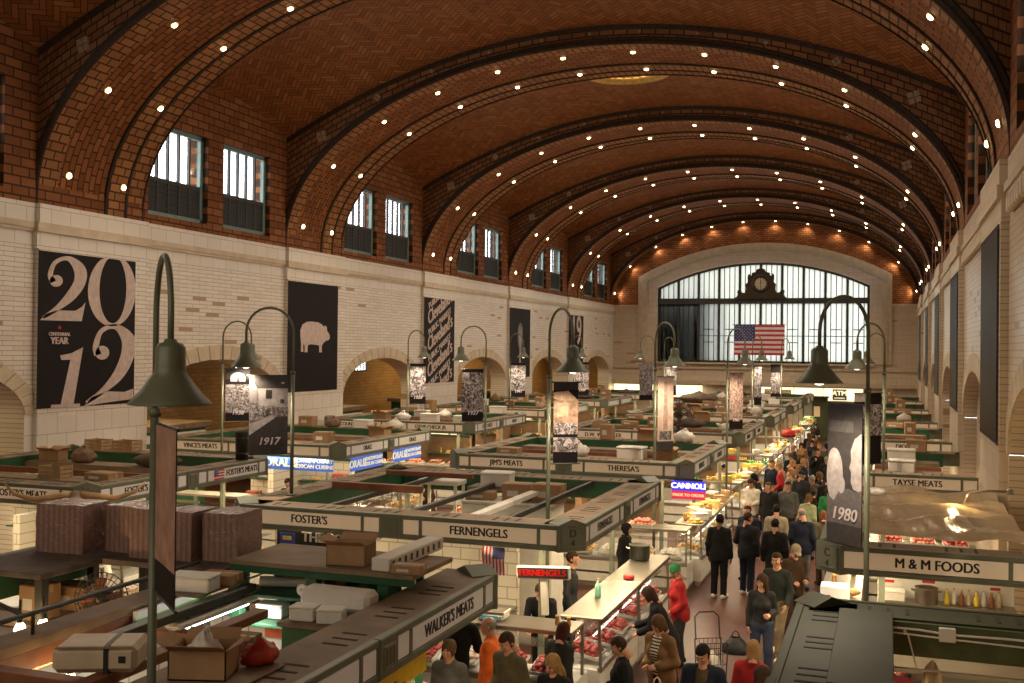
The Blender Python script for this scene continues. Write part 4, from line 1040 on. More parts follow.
PIG = [(.24,.50),(.235,.44),(.28,.385),(.36,.36),(.46,.355),(.58,.36),(.66,.375),(.70,.40),(.73,.385),(.765,.40),(.77,.435),(.80,.455),(.825,.475),(.83,.505),(.80,.525),(.75,.53),(.70,.55),(.665,.58),(.665,.625),(.675,.64),(.615,.64),(.61,.575),(.54,.57),(.45,.565),(.385,.575),(.375,.64),(.32,.64),(.325,.585),(.30,.555),(.295,.60),(.30,.635),(.25,.635),(.255,.57)]
wall_banner('black wall banner with a pale pig silhouette', 2, [(PIG, m_digit)])
wb = wall_banner('black wall banner covered in slanting white script', 3, [])
import bmesh
def clipped_text(body, size, u, v, parent, w, h, o_, ang, e, **k):
    me = text_mesh(body, size, **k); me.transform(Matrix.Rotation(ang, 4, 'Z')); me.transform(Matrix.Translation((u*w, -v*h, .012)))
    bm = bmesh.new(); bm.from_mesh(me)
    for co, no in (((0,0,0),(-1,0,0)), ((w,0,0),(1,0,0)), ((0,0,0),(0,1,0)), ((0,-h,0),(0,-1,0))):
        bmesh.ops.bisect_plane(bm, geom=bm.verts[:]+bm.edges[:]+bm.faces[:], plane_co=co, plane_no=no, clear_outer=True)
    bm.to_mesh(me); bm.free()
    if not len(me.polygons): return
    me.transform(frame((0,0,0), e)); me.materials.clear(); me.materials.append(m_digit); link('lettering', me, parent)
for k in range(4):
    clipped_text("Cleveland's", .80, .50, .10+k*.31, wb, 3.33, 3.68, None, .42, (0,1,0), shear=.35, bold=.022, sx=.80)
    clipped_text("PUBLIC MARKET", .36, .50, -.04+k*.31, wb, 3.33, 3.68, None, .42, (0,1,0), bold=.012)
FK = [(.46,.95),(.47,.55),(.44,.48),(.42,.40),(.41,.26),(.43,.26),(.445,.38),(.46,.38),(.465,.25),(.485,.25),(.49,.38),(.51,.38),(.515,.25),(.535,.25),(.54,.38),(.555,.38),(.57,.26),(.59,.26),(.58,.40),(.56,.48),(.53,.55),(.54,.95)]
wall_banner('dark wall banner with a pale upright form in its middle', 4, [(ell(.5,.40,.13,.20), grey(.10)), (FK, grey(.30))])
wb = wall_banner('black wall banner with tall white numerals, farthest along the left wall', 5, [])
clipped_text('19', 2.6, .5, .28, wb, 3.33, 3.68, None, 0, (0,1,0), bold=.03, sx=.9)
WORDS = ['nearest', 'second', 'third', 'fourth', 'fifth']
for k in range(1, 6):
    banner('wall_banner', 'dark glossy banner on the right wall, %s from the camera' % WORDS[k-1], 'banner', (XR-.15, RIBS[k]+1.72, 7.37), (0, -1), 3.4, 3.68, [([(.02,.015),(.98,.015),(.98,.985),(.02,.985)], mat('glossy_dark_print', (.016,.010,.007), .45, var=.5, scale=1.2, spec=.10))], rod=True, lift=.006)

# ---------------- small photo banners hung from the lamp poles
def pole_banner(label, post, along, w, h, ztop, layers, year=None, base=None, ysz=.15, ycol=None, gap=.05, right=True, yv=.84):
    gap = .075
    e = Vector((*along, 0)).normalized(); o = Vector((*post, ztop)) + (e*gap if right else -e*(gap+w))
    tx = [(year, ysz, .5, yv, ycol or grey(.62), dict(shear=.22, bold=.003))] if year else []
    return banner('pole_banner', label, 'banner', o, along, w, h, layers, tx, base, ext=gap-.034)
rc = lambda a, b, c, d: [(a, b), (c, b), (c, d), (a, d)]
B17 = [(rc(0,0,1,.70), grey(.30)), ([(0,0),(1,0),(1,.16),(.20,.16)], grey(.05)), (rc(.42,.18,.58,.29), grey(.02)), (rc(.80,.30,.90,.35), grey(.03)), (rc(.82,.08,.90,.10), grey(.60)),
       ([(0,.18),(.20,.16),(.20,.36),(0,.34)], grey(.20)), (rc(.02,.38,.62,.56), photo_mat('print_stalls', 3, 16, .02, .42)), (rc(.70,.40,1,.52), photo_mat('print_stalls_b', 5, 18, .02, .35)),
       ([(0,.62),(.62,.50),(.66,.54),(.60,.56),(0,.76)], grey(.42)), ([(0,.76),(.60,.56),(.72,.52),(1,.52),(1,1),(0,1)], grey(.04))]
pole_banner('black banner with an old market hall photograph marked 1917', (-9.18, 15.03), (A_, A_*.85), .62, 1.27, 4.72, B17, '1917', right=False, ysz=.17)
B38 = [(rc(0,.0,1,.20), grey(.03)), (ell(.5,.17,.30,.10,20,PI,2*PI+.01)+[(.8,.24),(.2,.24)], grey(.5)), ([(.46,.24),(.48,.12),(.5,.09),(.52,.12),(.54,.24)], grey(.02)), (rc(0,.30,1,.84), photo_mat('print_crowd', 7, 11, .03, .42, stretch=(1,1,2.2)))]
pole_banner('narrow banner with a market interior photograph marked 1938', (-15.95, 22.75), (A_, A_), .62, 1.35, 4.62, B38, '1938', ysz=.15)
SPK = [('narrow photograph banner marked 1928 below the third gooseneck from the left', (-16.35, 34.6), (A_, A_), .62, 1.45, '1928', 11), ('narrow crowd photograph banner marked 1927 on a lamp pole', (-10.62, 27.58), (A_, A_), .64, 1.45, '1927', 13),
       ('narrow photograph banner marked 1941, before the dark banner with the pale form', (-14.7, 40.9), (A_, A_), .66, 1.40, '1941', 17), ('narrow photograph banner marked 1949 before the farthest left wall numerals', (-13.4, 45.9), (A_, A_), .72, 1.50, '1949', 19)]
for lab, post, al, w, h, yr, sd in SPK:
    pole_banner(lab, post, al, w, h, 4.62, [(rc(0,.06,1,.82), photo_mat('print_%d' % sd, sd, 9, .02, .42))], yr, ysz=.17, right=(yr != '1927'))
pole_banner('purple and white speckled banner near the far left corner', (-9.36, 44.32), (A_, A_), .66, 1.5, 4.6, [(rc(0,0,1,.86), photo_mat('print_speckle', 23, 12, .06, .42))], right=False)
pole_banner('sepia and black banner of an old street on the lamp inside the second block', (-4.99, 15.73), (.8, .5), .40, 1.27, 4.68, [(rc(0,0,1,.09), grey(.02)), ([(.0,.12),(.6,.10),(1,.22),(1,.28),(0,.2)], mat('sepia_light', (.42,.27,.19), .6, var=.3, scale=20)), (rc(0,.22,1,.62), mat('sepia', (.26,.16,.11), .6, var=.5, scale=14)), (rc(.15,.25,.6,.42), mat('sepia_light', (0,0,0))), (rc(.05,.50,.95,.64), photo_mat('print_street', 29, 16, .03, .45)), (rc(0,.68,1,.86), photo_mat('print_street_b', 31, 13, .02, .5))])
B_T = [([(.42,.06),(.58,.06),(.60,.2),(.64,.72),(.36,.72),(.40,.2)], mat('sepia_tower', (.34,.22,.19), .6, var=.4, scale=18)), (rc(.12,.74,.88,.86), photo_mat('print_dark', 37, 16, .02, .35)), (rc(0,.88,1,1), grey(.03))]
pole_banner('pale banner showing a tall tower, third block of the middle row', (-4.94, 23.52), (A_, A_), .42, 1.66, 4.60, B_T, base=mat('pale_pink_print', (.52,.38,.31), .6, var=.2, scale=8))
pole_banner('dark speckled banner just right of the pale tower banner', (-9.9, 49.2), (A_, A_), .6, 1.5, 4.6, [(rc(0,.1,1,.7), photo_mat('print_g', 41, 11, .03, .5))])
pole_banner('brownish photograph banner under the left edge of the large flag', (-4.14, 29.3), (A_, A_), .46, 1.55, 4.60, [(rc(0,0,1,.84), mat('sepia_b', (.3,.2,.17), .6, var=.8, scale=16))], '1961', ysz=.12)
pole_banner('dark speckled banner under the middle of the large flag', (-5.0, 42.3), (A_, -A_*.2), .3, 1.5, 4.6, [(rc(0,0,1,.8), photo_mat('print_h', 43, 12, .03, .4))])
pole_banner('pale grey banner under the right edge of the large flag', (-4.68, 50.98), (A_, A_), .55, 1.5, 4.6, [(rc(0,.25,1,.9), photo_mat('print_i', 47, 9, .03, .6))], right=False)
B80 = [(rc(0,0,1,.62), grey(.05)), (rc(.05,.12,.75,.20), grey(.10)), (ell(.22,.52,.24,.20), grey(.42)), (ell(.20,.40,.16,.08), grey(.50)), ([(.98,.20),(.80,.24),(.68,.33),(.70,.40),(.64,.45),(.70,.48),(.69,.55),(.76,.60),(1,.62)], grey(.40)), ([(0,.66),(.2,.70),(.36,.62),(.60,.60),(.8,.62),(1,.60),(1,.88),(0,.88)], grey(.13)), (ell(.42,.58,.10,.06), grey(.44)), (rc(0,.86,1,1), grey(.05))]
pole_banner('tall black banner with two blurred pale faces marked 1980', (-.20, 12.55), (A_, -A_), .56, 1.62, 4.60, B80, '1980', right=False, ysz=.21, yv=.79)
pole_banner('white and black speckled banner on the second lamp along the right wall', (-.05, 23.78), (A_, A_), .75, 1.5, 4.35, [(rc(0,.16,1,.60), photo_mat('print_j', 53, 10, .03, .6)), (rc(0,.0,.5,.12), grey(.5))], right=False)
# the near lamp's banner, seen almost edge-on
pole_banner('reddish brown banner seen edge-on, hanging on the nearest lamp pole', (-4.80, 6.06), (A_, -A_*.86), .62, 1.15, 4.655, [(rc(0,0,1,.8), mat('sepia_c', (.36,.2,.14), .55, var=.35, scale=6))])
# ================================================================ CLUTTER
def M_box(w, d, h, open_=False, seed=0, tape=True):
    g = G(); t = .012
    if not open_: g.box((-w/2,-d/2,0), (w/2,d/2,h), 0, None, .012)
    else:
        g.box((-w/2,-d/2,0), (w/2,d/2,t)); g.box((-w/2,-d/2,0), (-w/2+t,d/2,h)); g.box((w/2-t,-d/2,0), (w/2,d/2,h)); g.box((-w/2,-d/2,0), (w/2,-d/2+t,h)); g.box((-w/2,d/2-t,0), (w/2,d/2,h))
    return g
m_tape = mat('parcel_tape', (.50,.36,.20), .35, var=.05); m_label = mat('white_label', (.62,.58,.5), .6, var=.05)
PROTO = {}
def proto(kind):
    """kind -> list of (part name, mesh)"""
    if kind in PROTO: return PROTO[kind]
    L = []
    if kind in ('carton', 'flat_carton', 'tall_carton', 'dark_carton'):
        w, d, h = dict(carton=(.50,.38,.32), flat_carton=(.62,.42,.17), tall_carton=(.36,.34,.44), dark_carton=(.46,.40,.30))[kind]
        mm = m_card2 if kind == 'dark_carton' else m_card
        L.append(('box', mesh_of('box', M_box(w, d, h), mm))); g = G(); g.box((-w/2-.002, -.03, h-.001), (w/2+.002, .03, h+.003)); g.box((-w/2-.003,-.03,h-.1), (-w/2,.03,h)); g.box((w/2,-.03,h-.1), (w/2+.003,.03,h)); L.append(('tape', mesh_of('tape', g, m_tape)))
        g = G(); g.box((-w*.3, -d/2-.003, h*.3), (w*.1, -d/2+.001, h*.62)); L.append(('paper_label', mesh_of('paper_label', g, m_label)))
    elif kind == 'open_carton':
        w, d, h = .52, .40, .26; L.append(('box', mesh_of('box', M_box(w, d, h, True), m_card)))
        for nm, a, b, rot in (('flap', (-w/2,-d/2), (w/2,-d/2), (0,-1)), ('flap', (-w/2,d/2), (w/2,d/2), (0,1)), ('flap', (-w/2,-d/2), (-w/2,d/2), (-1,0)), ('flap', (w/2,-d/2), (w/2,d/2), (1,0))):
            g = G(); k = .16; A = Vector((*a, h)); B = Vector((*b, h)); O = Vector((rot[0]*k*.8, rot[1]*k*.8, k*.45)); sh = (B-A)*.04
            vs = [A, B, B+O-sh, A+O+sh]; th = Vector((0,0,.008)); g.add(vs+[v+th for v in vs], [(0,1,2,3),(7,6,5,4),(0,4,5,1),(1,5,6,2),(2,6,7,3),(3,7,4,0)]); L.append((nm, mesh_of(nm, g, m_card)))
    elif kind == 'foam_box':
        g = G(); g.box((-.30,-.21,0), (.30,.21,.24), 0, None, .02); L.append(('tub', mesh_of('tub', g, m_foam))); g = G(); g.box((-.315,-.225,.24), (.315,.225,.29), 0, None, .02); L.append(('lid', mesh_of('lid', g, m_foam)))
    elif kind == 'crate':
        g = G()
        for z in (.02, .11, .20):
            for y in (-.2, .2): g.box((-.28, y-.008, z), (.28, y+.008, z+.07))
            for x in (-.28, .28): g.box((x-.008, -.2, z), (x+.008, .2, z+.07))
        for x in (-.27, .27):
            for y in (-.19, .19): g.box((x-.02, y-.02, 0), (x+.02, y+.02, .28))
        for k in range(5): g.box((-.28, -.19+k*.08, 0), (.28, -.13+k*.08, .012))
        L.append(('slats', mesh_of('slats', g, mat('crate_wood', (.38,.25,.13), .75, var=.25))))
    elif kind in ('bag', 'white_bag', 'tarp'):
        q = random.Random(len(kind)*7); g = G(); n, k = 18, 10
        R = [[None]*n for _ in range(k+1)]
        for i in range(k+1):
            a = -PI/2+PI*i/k
            for j in range(n):
                r = 1+q.uniform(-.13, .13)+.12*math.sin(j*2.1+i); z = math.sin(a); R[i][j] = (.27*r*math.cos(a)**.7*math.cos(2*PI*j/n)*(1 if kind != 'tarp' else 2.1), .21*r*math.cos(a)**.7*math.sin(2*PI*j/n)*(1 if kind != 'tarp' else 1.4), max(0, .13+.15*z*r+(.08 if i == k else 0)))
        vs = [v for row in R for v in row]; fs = [(i*n+j, i*n+(j+1) % n, (i+1)*n+(j+1) % n, (i+1)*n+j) for i in range(k) for j in range(n)]
        g.add(vs, fs); L.append(('sack', mesh_of('sack', g, {'bag': mat('brown_sack', (.22,.14,.085), .8, var=.3), 'white_bag': mat('white_plastic_bag', (.68,.62,.55), .35, var=.12), 'tarp': mat('dark_tarp', (.10,.07,.05), .7, var=.3)}[kind], True)))
        g = G(); g.tube([(.0,.0,.24), (.02,.01,.31), (.05,-.01,.35)], [.035,.02,.045], 8); L.append(('neck', mesh_of('neck', g, L[0][1].materials[0], True)))
    elif kind == 'roll':
        g = G(); g.tube([(-.35,0,.07), (.35,0,.07)], .07, 14); L.append(('paper', mesh_of('paper', g, m_foam))); g = G(); g.tube([(-.36,0,.07), (.36,0,.07)], .022, 8); L.append(('core', mesh_of('core', g, m_card2)))
    elif kind == 'bucket':
        g = G(); g.lathe([(0,0),(.11,0),(.14,.28),(.147,.28),(.147,.30),(.132,.30),(.105,.02),(0,.02)], n=18); L.append(('pail', mesh_of('pail', g, mat('white_pail', (.6,.57,.5), .4), True)))
        g = G(); g.tube([(.14*math.cos(a), .02, .27+.10*math.sin(a)) for a in [PI*k/10 for k in range(11)]], .005, 5); L.append(('handle', mesh_of('handle', g, m_iron)))
    elif kind == 'fan':
        g = G()
        for k in range(28):
            a = 2*PI*k/28; g.tube([(.05*math.cos(a), -.09, .34+.05*math.sin(a)), (.20*math.cos(a), -.10, .34+.20*math.sin(a)), (.29*math.cos(a), -.03, .34+.29*math.sin(a)), (.20*math.cos(a), .05, .34+.20*math.sin(a)), (.05*math.cos(a), .06, .34+.05*math.sin(a))], .004, 4)
        for r, y in ((.29,-.03), (.24,-.085), (.16,-.10), (.06,-.09)): g.tube([(r*math.cos(2*PI*k/28), y, .34+r*math.sin(2*PI*k/28)) for k in range(28)], .006, 5, closed=True)
        L.append(('cage', mesh_of('cage', g, m_iron))); g = G(); RM = Matrix.Rotation(PI/2, 4, 'X')
        for k in range(4):
            a = PI*k/2; P = lambda r, b, y: (r*math.cos(a+b), y, .34+r*math.sin(a+b)); g.quad(P(.04,0,-.04), P(.23,-.3,-.05), P(.24,.35,-.01), P(.05,.6,-.02)); g.quad(P(.05,.6,-.015), P(.24,.35,-.005), P(.23,-.3,-.045), P(.04,0,-.035))
        L.append(('blades', mesh_of('blades', g, m_brownm))); g = G(); g.lathe([(0,-.02),(.06,-.02),(.09,.02),(.09,.14),(.05,.20),(0,.2)], (0,0,0), 14, M=Matrix.Translation((0,.0,.34)) @ Matrix.Rotation(-PI/2, 4, 'X')); L.append(('motor', mesh_of('motor', g, m_iron, True)))
        g = G(); g.lathe([(0,0),(.20,0),(.20,.02),(.06,.05),(.03,.07),(.025,.28),(0,.28)], (0,.05,0), 16); L.append(('stand', mesh_of('stand', g, m_iron, True)))
    elif kind == 'goose': # white ornament fowl standing on a canopy
        g = G(); g.ball((0,0,.16), (.20,.12,.13), 14, 8); g.tube([(.12,0,.20), (.20,0,.30), (.21,0,.40)], [.07,.045,.04], 10); g.ball((.23,0,.42), (.06,.045,.045), 10, 6); g.tube([(-.15,0,.20), (-.28,0,.27)], [.07,.02], 8); g.lathe([(0,0),(.12,0),(.10,.05),(0,.06)], n=12)
        L.append(('body', mesh_of('body', g, m_foam, True))); g = G(); g.tube([(.27,0,.42), (.34,0,.405)], [.025,.006], 6); L.append(('beak', mesh_of('beak', g, mat('orange_beak', (.7,.3,.05), .5))))
    elif kind == 'pot':
        g = G(); g.lathe([(0,0),(.15,0),(.17,.03),(.17,.24),(.18,.25),(.16,.25),(.155,.03),(0,.03)], n=20); L.append(('pan', mesh_of('pan', g, m_steel, True))); g = G()
        for s in (-1, 1): g.tube([(s*.17,-.05,.19), (s*.22,-.04,.20), (s*.22,.04,.20), (s*.17,.05,.19)], .01, 6)
        L.append(('handles', mesh_of('handles', g, m_steel)))
    elif kind in ('jar', 'bottle'):
        h = .16 if kind == 'jar' else .26; g = G()
        g.lathe([(0,0),(.045,0),(.05,.02),(.05,h*.6),(.035,h*.75),(.02 if kind == 'bottle' else .04,h*.85),(.02 if kind == 'bottle' else .04,h),(0,h)], n=12); L.append(('glass', mesh_of('glass', g, mat('jar_contents', (.40,.20,.06), .2, var=.4, scale=9, spec=.6) if kind == 'jar' else mat('bottle_amber', (.25,.13,.04), .15, spec=.6), True)))
        g = G(); g.lathe([(0,h),(.042 if kind == 'jar' else .022,h),(.042 if kind == 'jar' else .022,h+.03),(0,h+.03)], n=12); L.append(('cap', mesh_of('cap', g, m_gold)))
    elif kind == 'scale':
        g = G(); g.box((-.19,-.17,0), (.19,.17,.09), 0, None, .02); L.append(('body', mesh_of('body', g, m_foam))); g = G(); g.box((-.20,-.15,.10), (.20,.17,.12), 0, None, .01); L.append(('pan', mesh_of('pan', g, m_steel)))
        g = G(); g.box((-.12,-.178,.025), (.12,-.168,.075)); L.append(('display', mesh_of('display', g, mat('scale_display', (.01,.03,.03), .3, emit=.25, ecol=(.1,.8,.75)))))
    elif kind == 'packs':
        q = random.Random(5); g = G()
        for i in range(3):
            for j in range(2):
                for k in range(2 if (i+j) % 2 else 1): g.box((-.24+i*.165+q.uniform(-.01,.01), -.14+j*.15, k*.075), (-.09+i*.165, -.005+j*.15, k*.075+.07), 0, None, .015)
        L.append(('packets', mesh_of('packets', g, m_cream)))
    elif kind == 'loaf':
        g = G(); g.ball((0,0,.066), (.19,.075,.065), 14, 8); L.append(('crust', mesh_of('crust', g, m_pastry, True))); g = G()
        for k in range(4): g.beam((-.12+k*.075, -.03, .127), (-.09+k*.075, .03, .127), .012, .01)
        L.append(('slashes', mesh_of('slashes', g, m_cream)))
    elif kind == 'wheel':
        g = G(); g.lathe([(0,0),(.14,0),(.155,.02),(.155,.09),(.14,.11),(0,.11)], n=24); L.append(('cheese', mesh_of('cheese', g, m_cheese, True))); g = G(); g.lathe([(0,.111),(.06,.111),(.06,.114),(0,.114)], n=16); L.append(('seal', mesh_of('seal', g, m_pink)))
    PROTO[kind] = L; return L
CAT = dict(carton='box', flat_carton='box', tall_carton='box', dark_carton='box', open_carton='box', foam_box='box', crate='crate', bag='bag', white_bag='bag', tarp='bag', roll='paper roll', bucket='bucket', fan='fan', goose='ornament', pot='pot', jar='jar', bottle='bottle', scale='scale', packs='packets', loaf='bread', wheel='cheese')
NAME = dict(carton='cardboard_box', flat_carton='cardboard_box', tall_carton='cardboard_box', dark_carton='cardboard_box', open_carton='cardboard_box', foam_box='foam_box', crate='wooden_crate', bag='sack', white_bag='plastic_bag', tarp='bundled_tarp', roll='paper_roll', bucket='bucket', fan='cage_fan', goose='fowl_ornament', pot='cooking_pot', jar='jar', bottle='bottle', scale='counter_scale', packs='packet_stack', loaf='bread_loaf', wheel='cheese_wheel')
WORD = dict(carton='brown cardboard box', flat_carton='flat cardboard box', tall_carton='tall cardboard box', dark_carton='dark brown cardboard box', open_carton='open cardboard box', foam_box='white foam box', crate='slatted wooden crate', bag='brown sack', white_bag='white plastic bag', tarp='dark bundled tarp', roll='white paper roll', bucket='white pail', fan='dark cage fan', goose='white fowl ornament', pot='steel pot', jar='glass jar', bottle='amber bottle', scale='white counter scale', packs='pale packets', loaf='golden loaf', wheel='yellow cheese wheel')
def put(kind, loc, rz=0, label='', group=None, sc=1.0, mats=None):
    t = thing(NAME[kind], label, CAT[kind], loc, rz, group)
    if sc != 1.0: t.scale = (sc,)*3 if not isinstance(sc, tuple) else sc
    for nm, me in proto(kind):
        o = link(nm, me, t)
        if mats and nm in mats: o.material_slots[0].link = 'OBJECT'; o.material_slots[0].material = mats[nm]
    return t

# ---------------------------------------------------------------- inside every block: partition, cross boards, things on top
m_wtile = brick_mat('white_stall_tile', [(.62,.56,.44), (.68,.62,.50)], (.34,.27,.18), .34, .2, .01, 'XZ', .3, spec=.5, dirt=.08, bump=.2)
q = random.Random(21)
BLOCK = [(-13.05, 19.6)]+[(l[1], l[2]) for l in LAMPS]
def b2(col, r): return bw(col, r).replace('block of the ', 'block, ').replace('block along the ', 'block, ')
m_red, m_grn, m_yel, m_blu = mat('red_packaging', (.50,.03,.025), .45), mat('green_packaging', (.03,.30,.06), .45), mat('yellow_packaging', (.75,.55,.06), .45), mat('blue_packaging', (.05,.08,.40), .45)
m_panelling = mat('brown_panelling', (.20,.115,.06), .6, var=.25, scale=4)
WHITE_IN = (('C', 1), ('C', 2), ('D', 2)); SHELVED = (('C', 2), ('C', 3), ('B', 2), ('B', 3), ('C', 4), ('B', 4))
def fill_block(col, r, nshelf, ntop, kinds):
    x0, x1, y0, y1 = CANOPY[col, r]; b = bw(col, r); w = x1-x0; ym = (y0+y1)/2
    t = thing('stall_partition', 'white tiled partition and work counters inside the %s' % b, 'partition', ((x0+x1)/2, ym, 0), 0, None); hx = w/2-1.15
    g = G(); g.box((-hx, -.09, 0), (hx, .09, 2.05)); obj('tiled_wall' if (col, r) in WHITE_IN else 'panelled_wall', g, m_wtile if (col, r) in WHITE_IN else m_panelling, t)
    g = G(); g.box((-hx-.02, -.11, 2.05), (hx+.02, .11, 2.11)); obj('capping', g, m_dgreen, t)
    if col != 'D':
        g = G(); g.box((-.08, -DEPTH/2+1.25, 0), (.08, -.11, 1.95)); obj('cross_wall', g, m_wtile if (col, r) in WHITE_IN else m_panelling, t)
    for sg in (-1, 1):
        g = G(); g.box((-hx, min(sg*.09, sg*.62), .84), (hx, max(sg*.09, sg*.62), .88)); obj('work_counter', g, m_steel, t)
        g = G(); g.box((-hx, min(sg*.12, sg*.58), 0), (hx, max(sg*.12, sg*.58), .84)); obj('counter_front', g, m_white, t)
        g = G(); g.box((-hx+.1, min(sg*.09, sg*.36), 1.45), (hx-.1, max(sg*.09, sg*.36), 1.48)); obj('wall_shelf', g, m_dgreen, t)
    if nshelf and (col, r) in SHELVED:
        n = 8 if col != 'D' else 3; c9 = {}
        for zz, wd in ((1.482, 'wall shelf'), (.882, 'work counter')):
            for k in range(n):
                x = -hx+.28+(2*hx-.56)*k/(n-1)
                if col != 'D' and abs(x) < .34: continue
                kd = q.choice(['jar', 'packs', 'bottle', 'carton', 'loaf', 'packs', 'jar', 'bucket' if zz < 1 else 'wheel']); c9[kd, wd] = c9.get((kd, wd), 0)+1; ms = None
                if kd in ('packs', 'carton'): ms = {dict(packs='packets', carton='box')[kd]: q.choice([m_red, m_yel, m_cream, m_pink, m_cheese, m_brownm, m_meat])}
                put(kd, ((x0+x1)/2+x, ym-(.23 if zz > 1 else .34), zz), 0, '%s on the %s, %s from the left, %s' % (WORD[kd], wd, ORD[c9[kd, wd]-1], b2(col, r)), 'goods on shelves inside the %s' % b, .72 if kd in ('packs', 'carton', 'loaf') else .95, ms)
    ys = [y0+.55+(y1-y0-1.1)*k/(nshelf+1) for k in range(1, nshelf+1)]; spots = []
    for i, y in enumerate(ys):
        wide = (i % 2 == 0); ww = .62 if wide else .09; mm = m_wood if wide else (m_redwood if i % 4 == 1 else m_dgreen)
        g = G(); xa, xb = x0+.55, x1-.55
        if wide: g.box((xa, y-ww/2, 2.60), (xb, y+ww/2, 2.64)); g.box((xa, y-ww/2, 2.50), (xb, y-ww/2+.04, 2.60)); g.box((xa, y+ww/2-.04, 2.50), (xb, y+ww/2, 2.60))
        else: g.box((xa, y-.045, 2.52), (xb, y+.045, 2.64))
        tag(obj('storage_board' if wide else 'cross_beam', g, mm), '%s across the canopy, %s from the front, %s' % ('wide storage board' if wide else 'thin beam', ORD[i], b), 'board' if wide else 'beam')
        if wide: spots += [(y, 2.64, xa+.3, xb-.3)]
    pl = []
    for k in range(ntop):
        y, z, a, c = q.choice(spots) if spots and q.random() < .62 else (y1-.335, ZCAN+.017, x0+.95, x1-.95)
        for _ in range(12):
            x = q.uniform(a, c); kd = q.choice(kinds); rr = .68 if kd == 'tarp' else .39
            if rr > .5 and x1-x0 < 3: continue
            if rr > .5 and (z > 2.7 or not a+.45 < x < c-.45): continue
            if all(abs(x-p[1]) > rr+p[4] or abs(y-p[2]) > .62 for p in pl) and all(abs(x-bx_)+abs(y-by_) > rr+.45 for bx_, by_ in BLOCK): pl.append((kd, x, y, z, rr)); break
    cnt = {}
    for kd, x, y, z, _r in sorted(pl, key=lambda p: p[1]):
        cnt[kd] = cnt.get(kd, 0)+1
        put(kd, (x, y, z), q.uniform(-.15, .15), '%s on top, %s from the left, %s' % (WORD[kd], ORD[cnt[kd]-1], b), 'things stored on top of the %s' % b, q.uniform(.85, 1.05))
KB = ['carton', 'flat_carton', 'tall_carton', 'foam_box', 'bag', 'dark_carton', 'open_carton', 'crate', 'white_bag', 'tarp']
fill_block('B', 2, 3, 9, KB); fill_block('B', 3, 3, 11, KB+['tarp', 'bag']); fill_block('B', 4, 3, 11, KB+['tarp']); fill_block('B', 5, 3, 10, KB); fill_block('B', 6, 3, 9, KB)
fill_block('C', 1, 3, 9, KB+['crate']); fill_block('C', 2, 3, 9, KB); fill_block('C', 3, 3, 11, KB); fill_block('C', 4, 3, 10, KB); fill_block('C', 5, 3, 8, KB); fill_block('C', 6, 2, 6, KB)
fill_block('D', 2, 3, 5, KB[:4]); fill_block('D', 3, 3, 5, KB[:5]); fill_block('D', 4, 2, 4, KB); fill_block('D', 5, 2, 3, KB); fill_block('D', 6, 2, 2, KB)
# goods standing on the counters along the main aisle
GK = ['packs', 'jar', 'loaf', 'wheel', 'bottle', 'carton', 'packs', 'foam_box', 'white_bag', 'packs']
def goods(col, r, s, n, kinds=GK, z=1.364, rows=(.17, .45)):
    x0, x1, y0, y1 = CANOPY[col, r]; o, e, nn, L = side_frame(x0, x1, y0, y1, s); o = o+nn*.16; cnt = {}; a0 = .75 if s != 'S' else .3
    for k in range(n):
        u = a0+(L-a0-.2)*(k+.5)/n; kd = q.choice(kinds)
        if s == 'W': u = L-u
        c = o+e*u-nn*rows[k % len(rows)]; cnt[kd] = cnt.get(kd, 0)+1
        ms = None
        if kd in ('packs', 'carton') and q.random() < .75: ms = {dict(packs='packets', carton='box')[kd]: q.choice([m_red, m_grn, m_yel, m_yel, m_cream, m_pink, m_cheese])}
        put(kd, (c.x, c.y, z), q.uniform(0, 3), '%s on the %s counter, %s from the near end, %s' % (WORD[kd], 'aisle' if s in 'EW' else 'front', ORD[cnt[kd]-1], b2(col, r)), 'goods on the counters of the %s' % bw(col, r), .56 if kd in ('carton', 'foam_box', 'white_bag') else .66 if kd == 'packs' else .9, ms)
goods('B', 2, 'E', 19, ['packs', 'loaf', 'packs', 'foam_box', 'carton', 'jar']); goods('B', 3, 'E', 19); goods('B', 4, 'E', 17); goods('B', 5, 'E', 15, ['packs', 'carton', 'wheel']); goods('B', 6, 'E', 10, ['packs', 'carton', 'foam_box'])
goods('C', 2, 'E', 14); goods('C', 3, 'E', 14, ['packs', 'jar', 'bottle', 'carton']); goods('C', 4, 'E', 9); goods('C', 5, 'E', 8, ['packs', 'carton']); 
def top_trays(col, r, s, kinds, n, a0=.3, a1=.3):
    x0, x1, y0, y1 = CANOPY[col, r]; o, e, nn, L = side_frame(x0, x1, y0, y1, s); o = o+nn*.16
    for k in range(n):
        u = a0+.3+(L-a0-a1-.6)*k/(n-1); c = o+e*u-nn*.315; kd = kinds[k % len(kinds)]
        t = tray(kd, 'open tray of %s on the %s counter, %s' % (kd, 'front' if s == 'S' else 'side', bw(col, r)), 'open trays of %s on the %s' % (kd, bw(col, r)), (c.x, c.y, 1.364), math.atan2(e.y, e.x)); t.scale = (.88, .84, 1.0)
top_trays('B', 2, 'S', ['pink sausages', 'red meat', 'pink sausages'], 9, .1, .75); top_trays('C', 3, 'S', ['pink sausages', 'smoked meat'], 7); top_trays('D', 2, 'S', ['red meat', 'pink sausages'], 3, .6, .1); top_trays('D', 3, 'S', ['pink sausages', 'pale poultry'], 3, .6, .1)
goods('C', 1, 'E', 6, ['scale', 'packs', 'jar']); goods('B', 3, 'S', 11); goods('B', 4, 'S', 6)
goods('D', 1, 'W', 6); goods('D', 2, 'W', 7); goods('D', 3, 'W', 7)
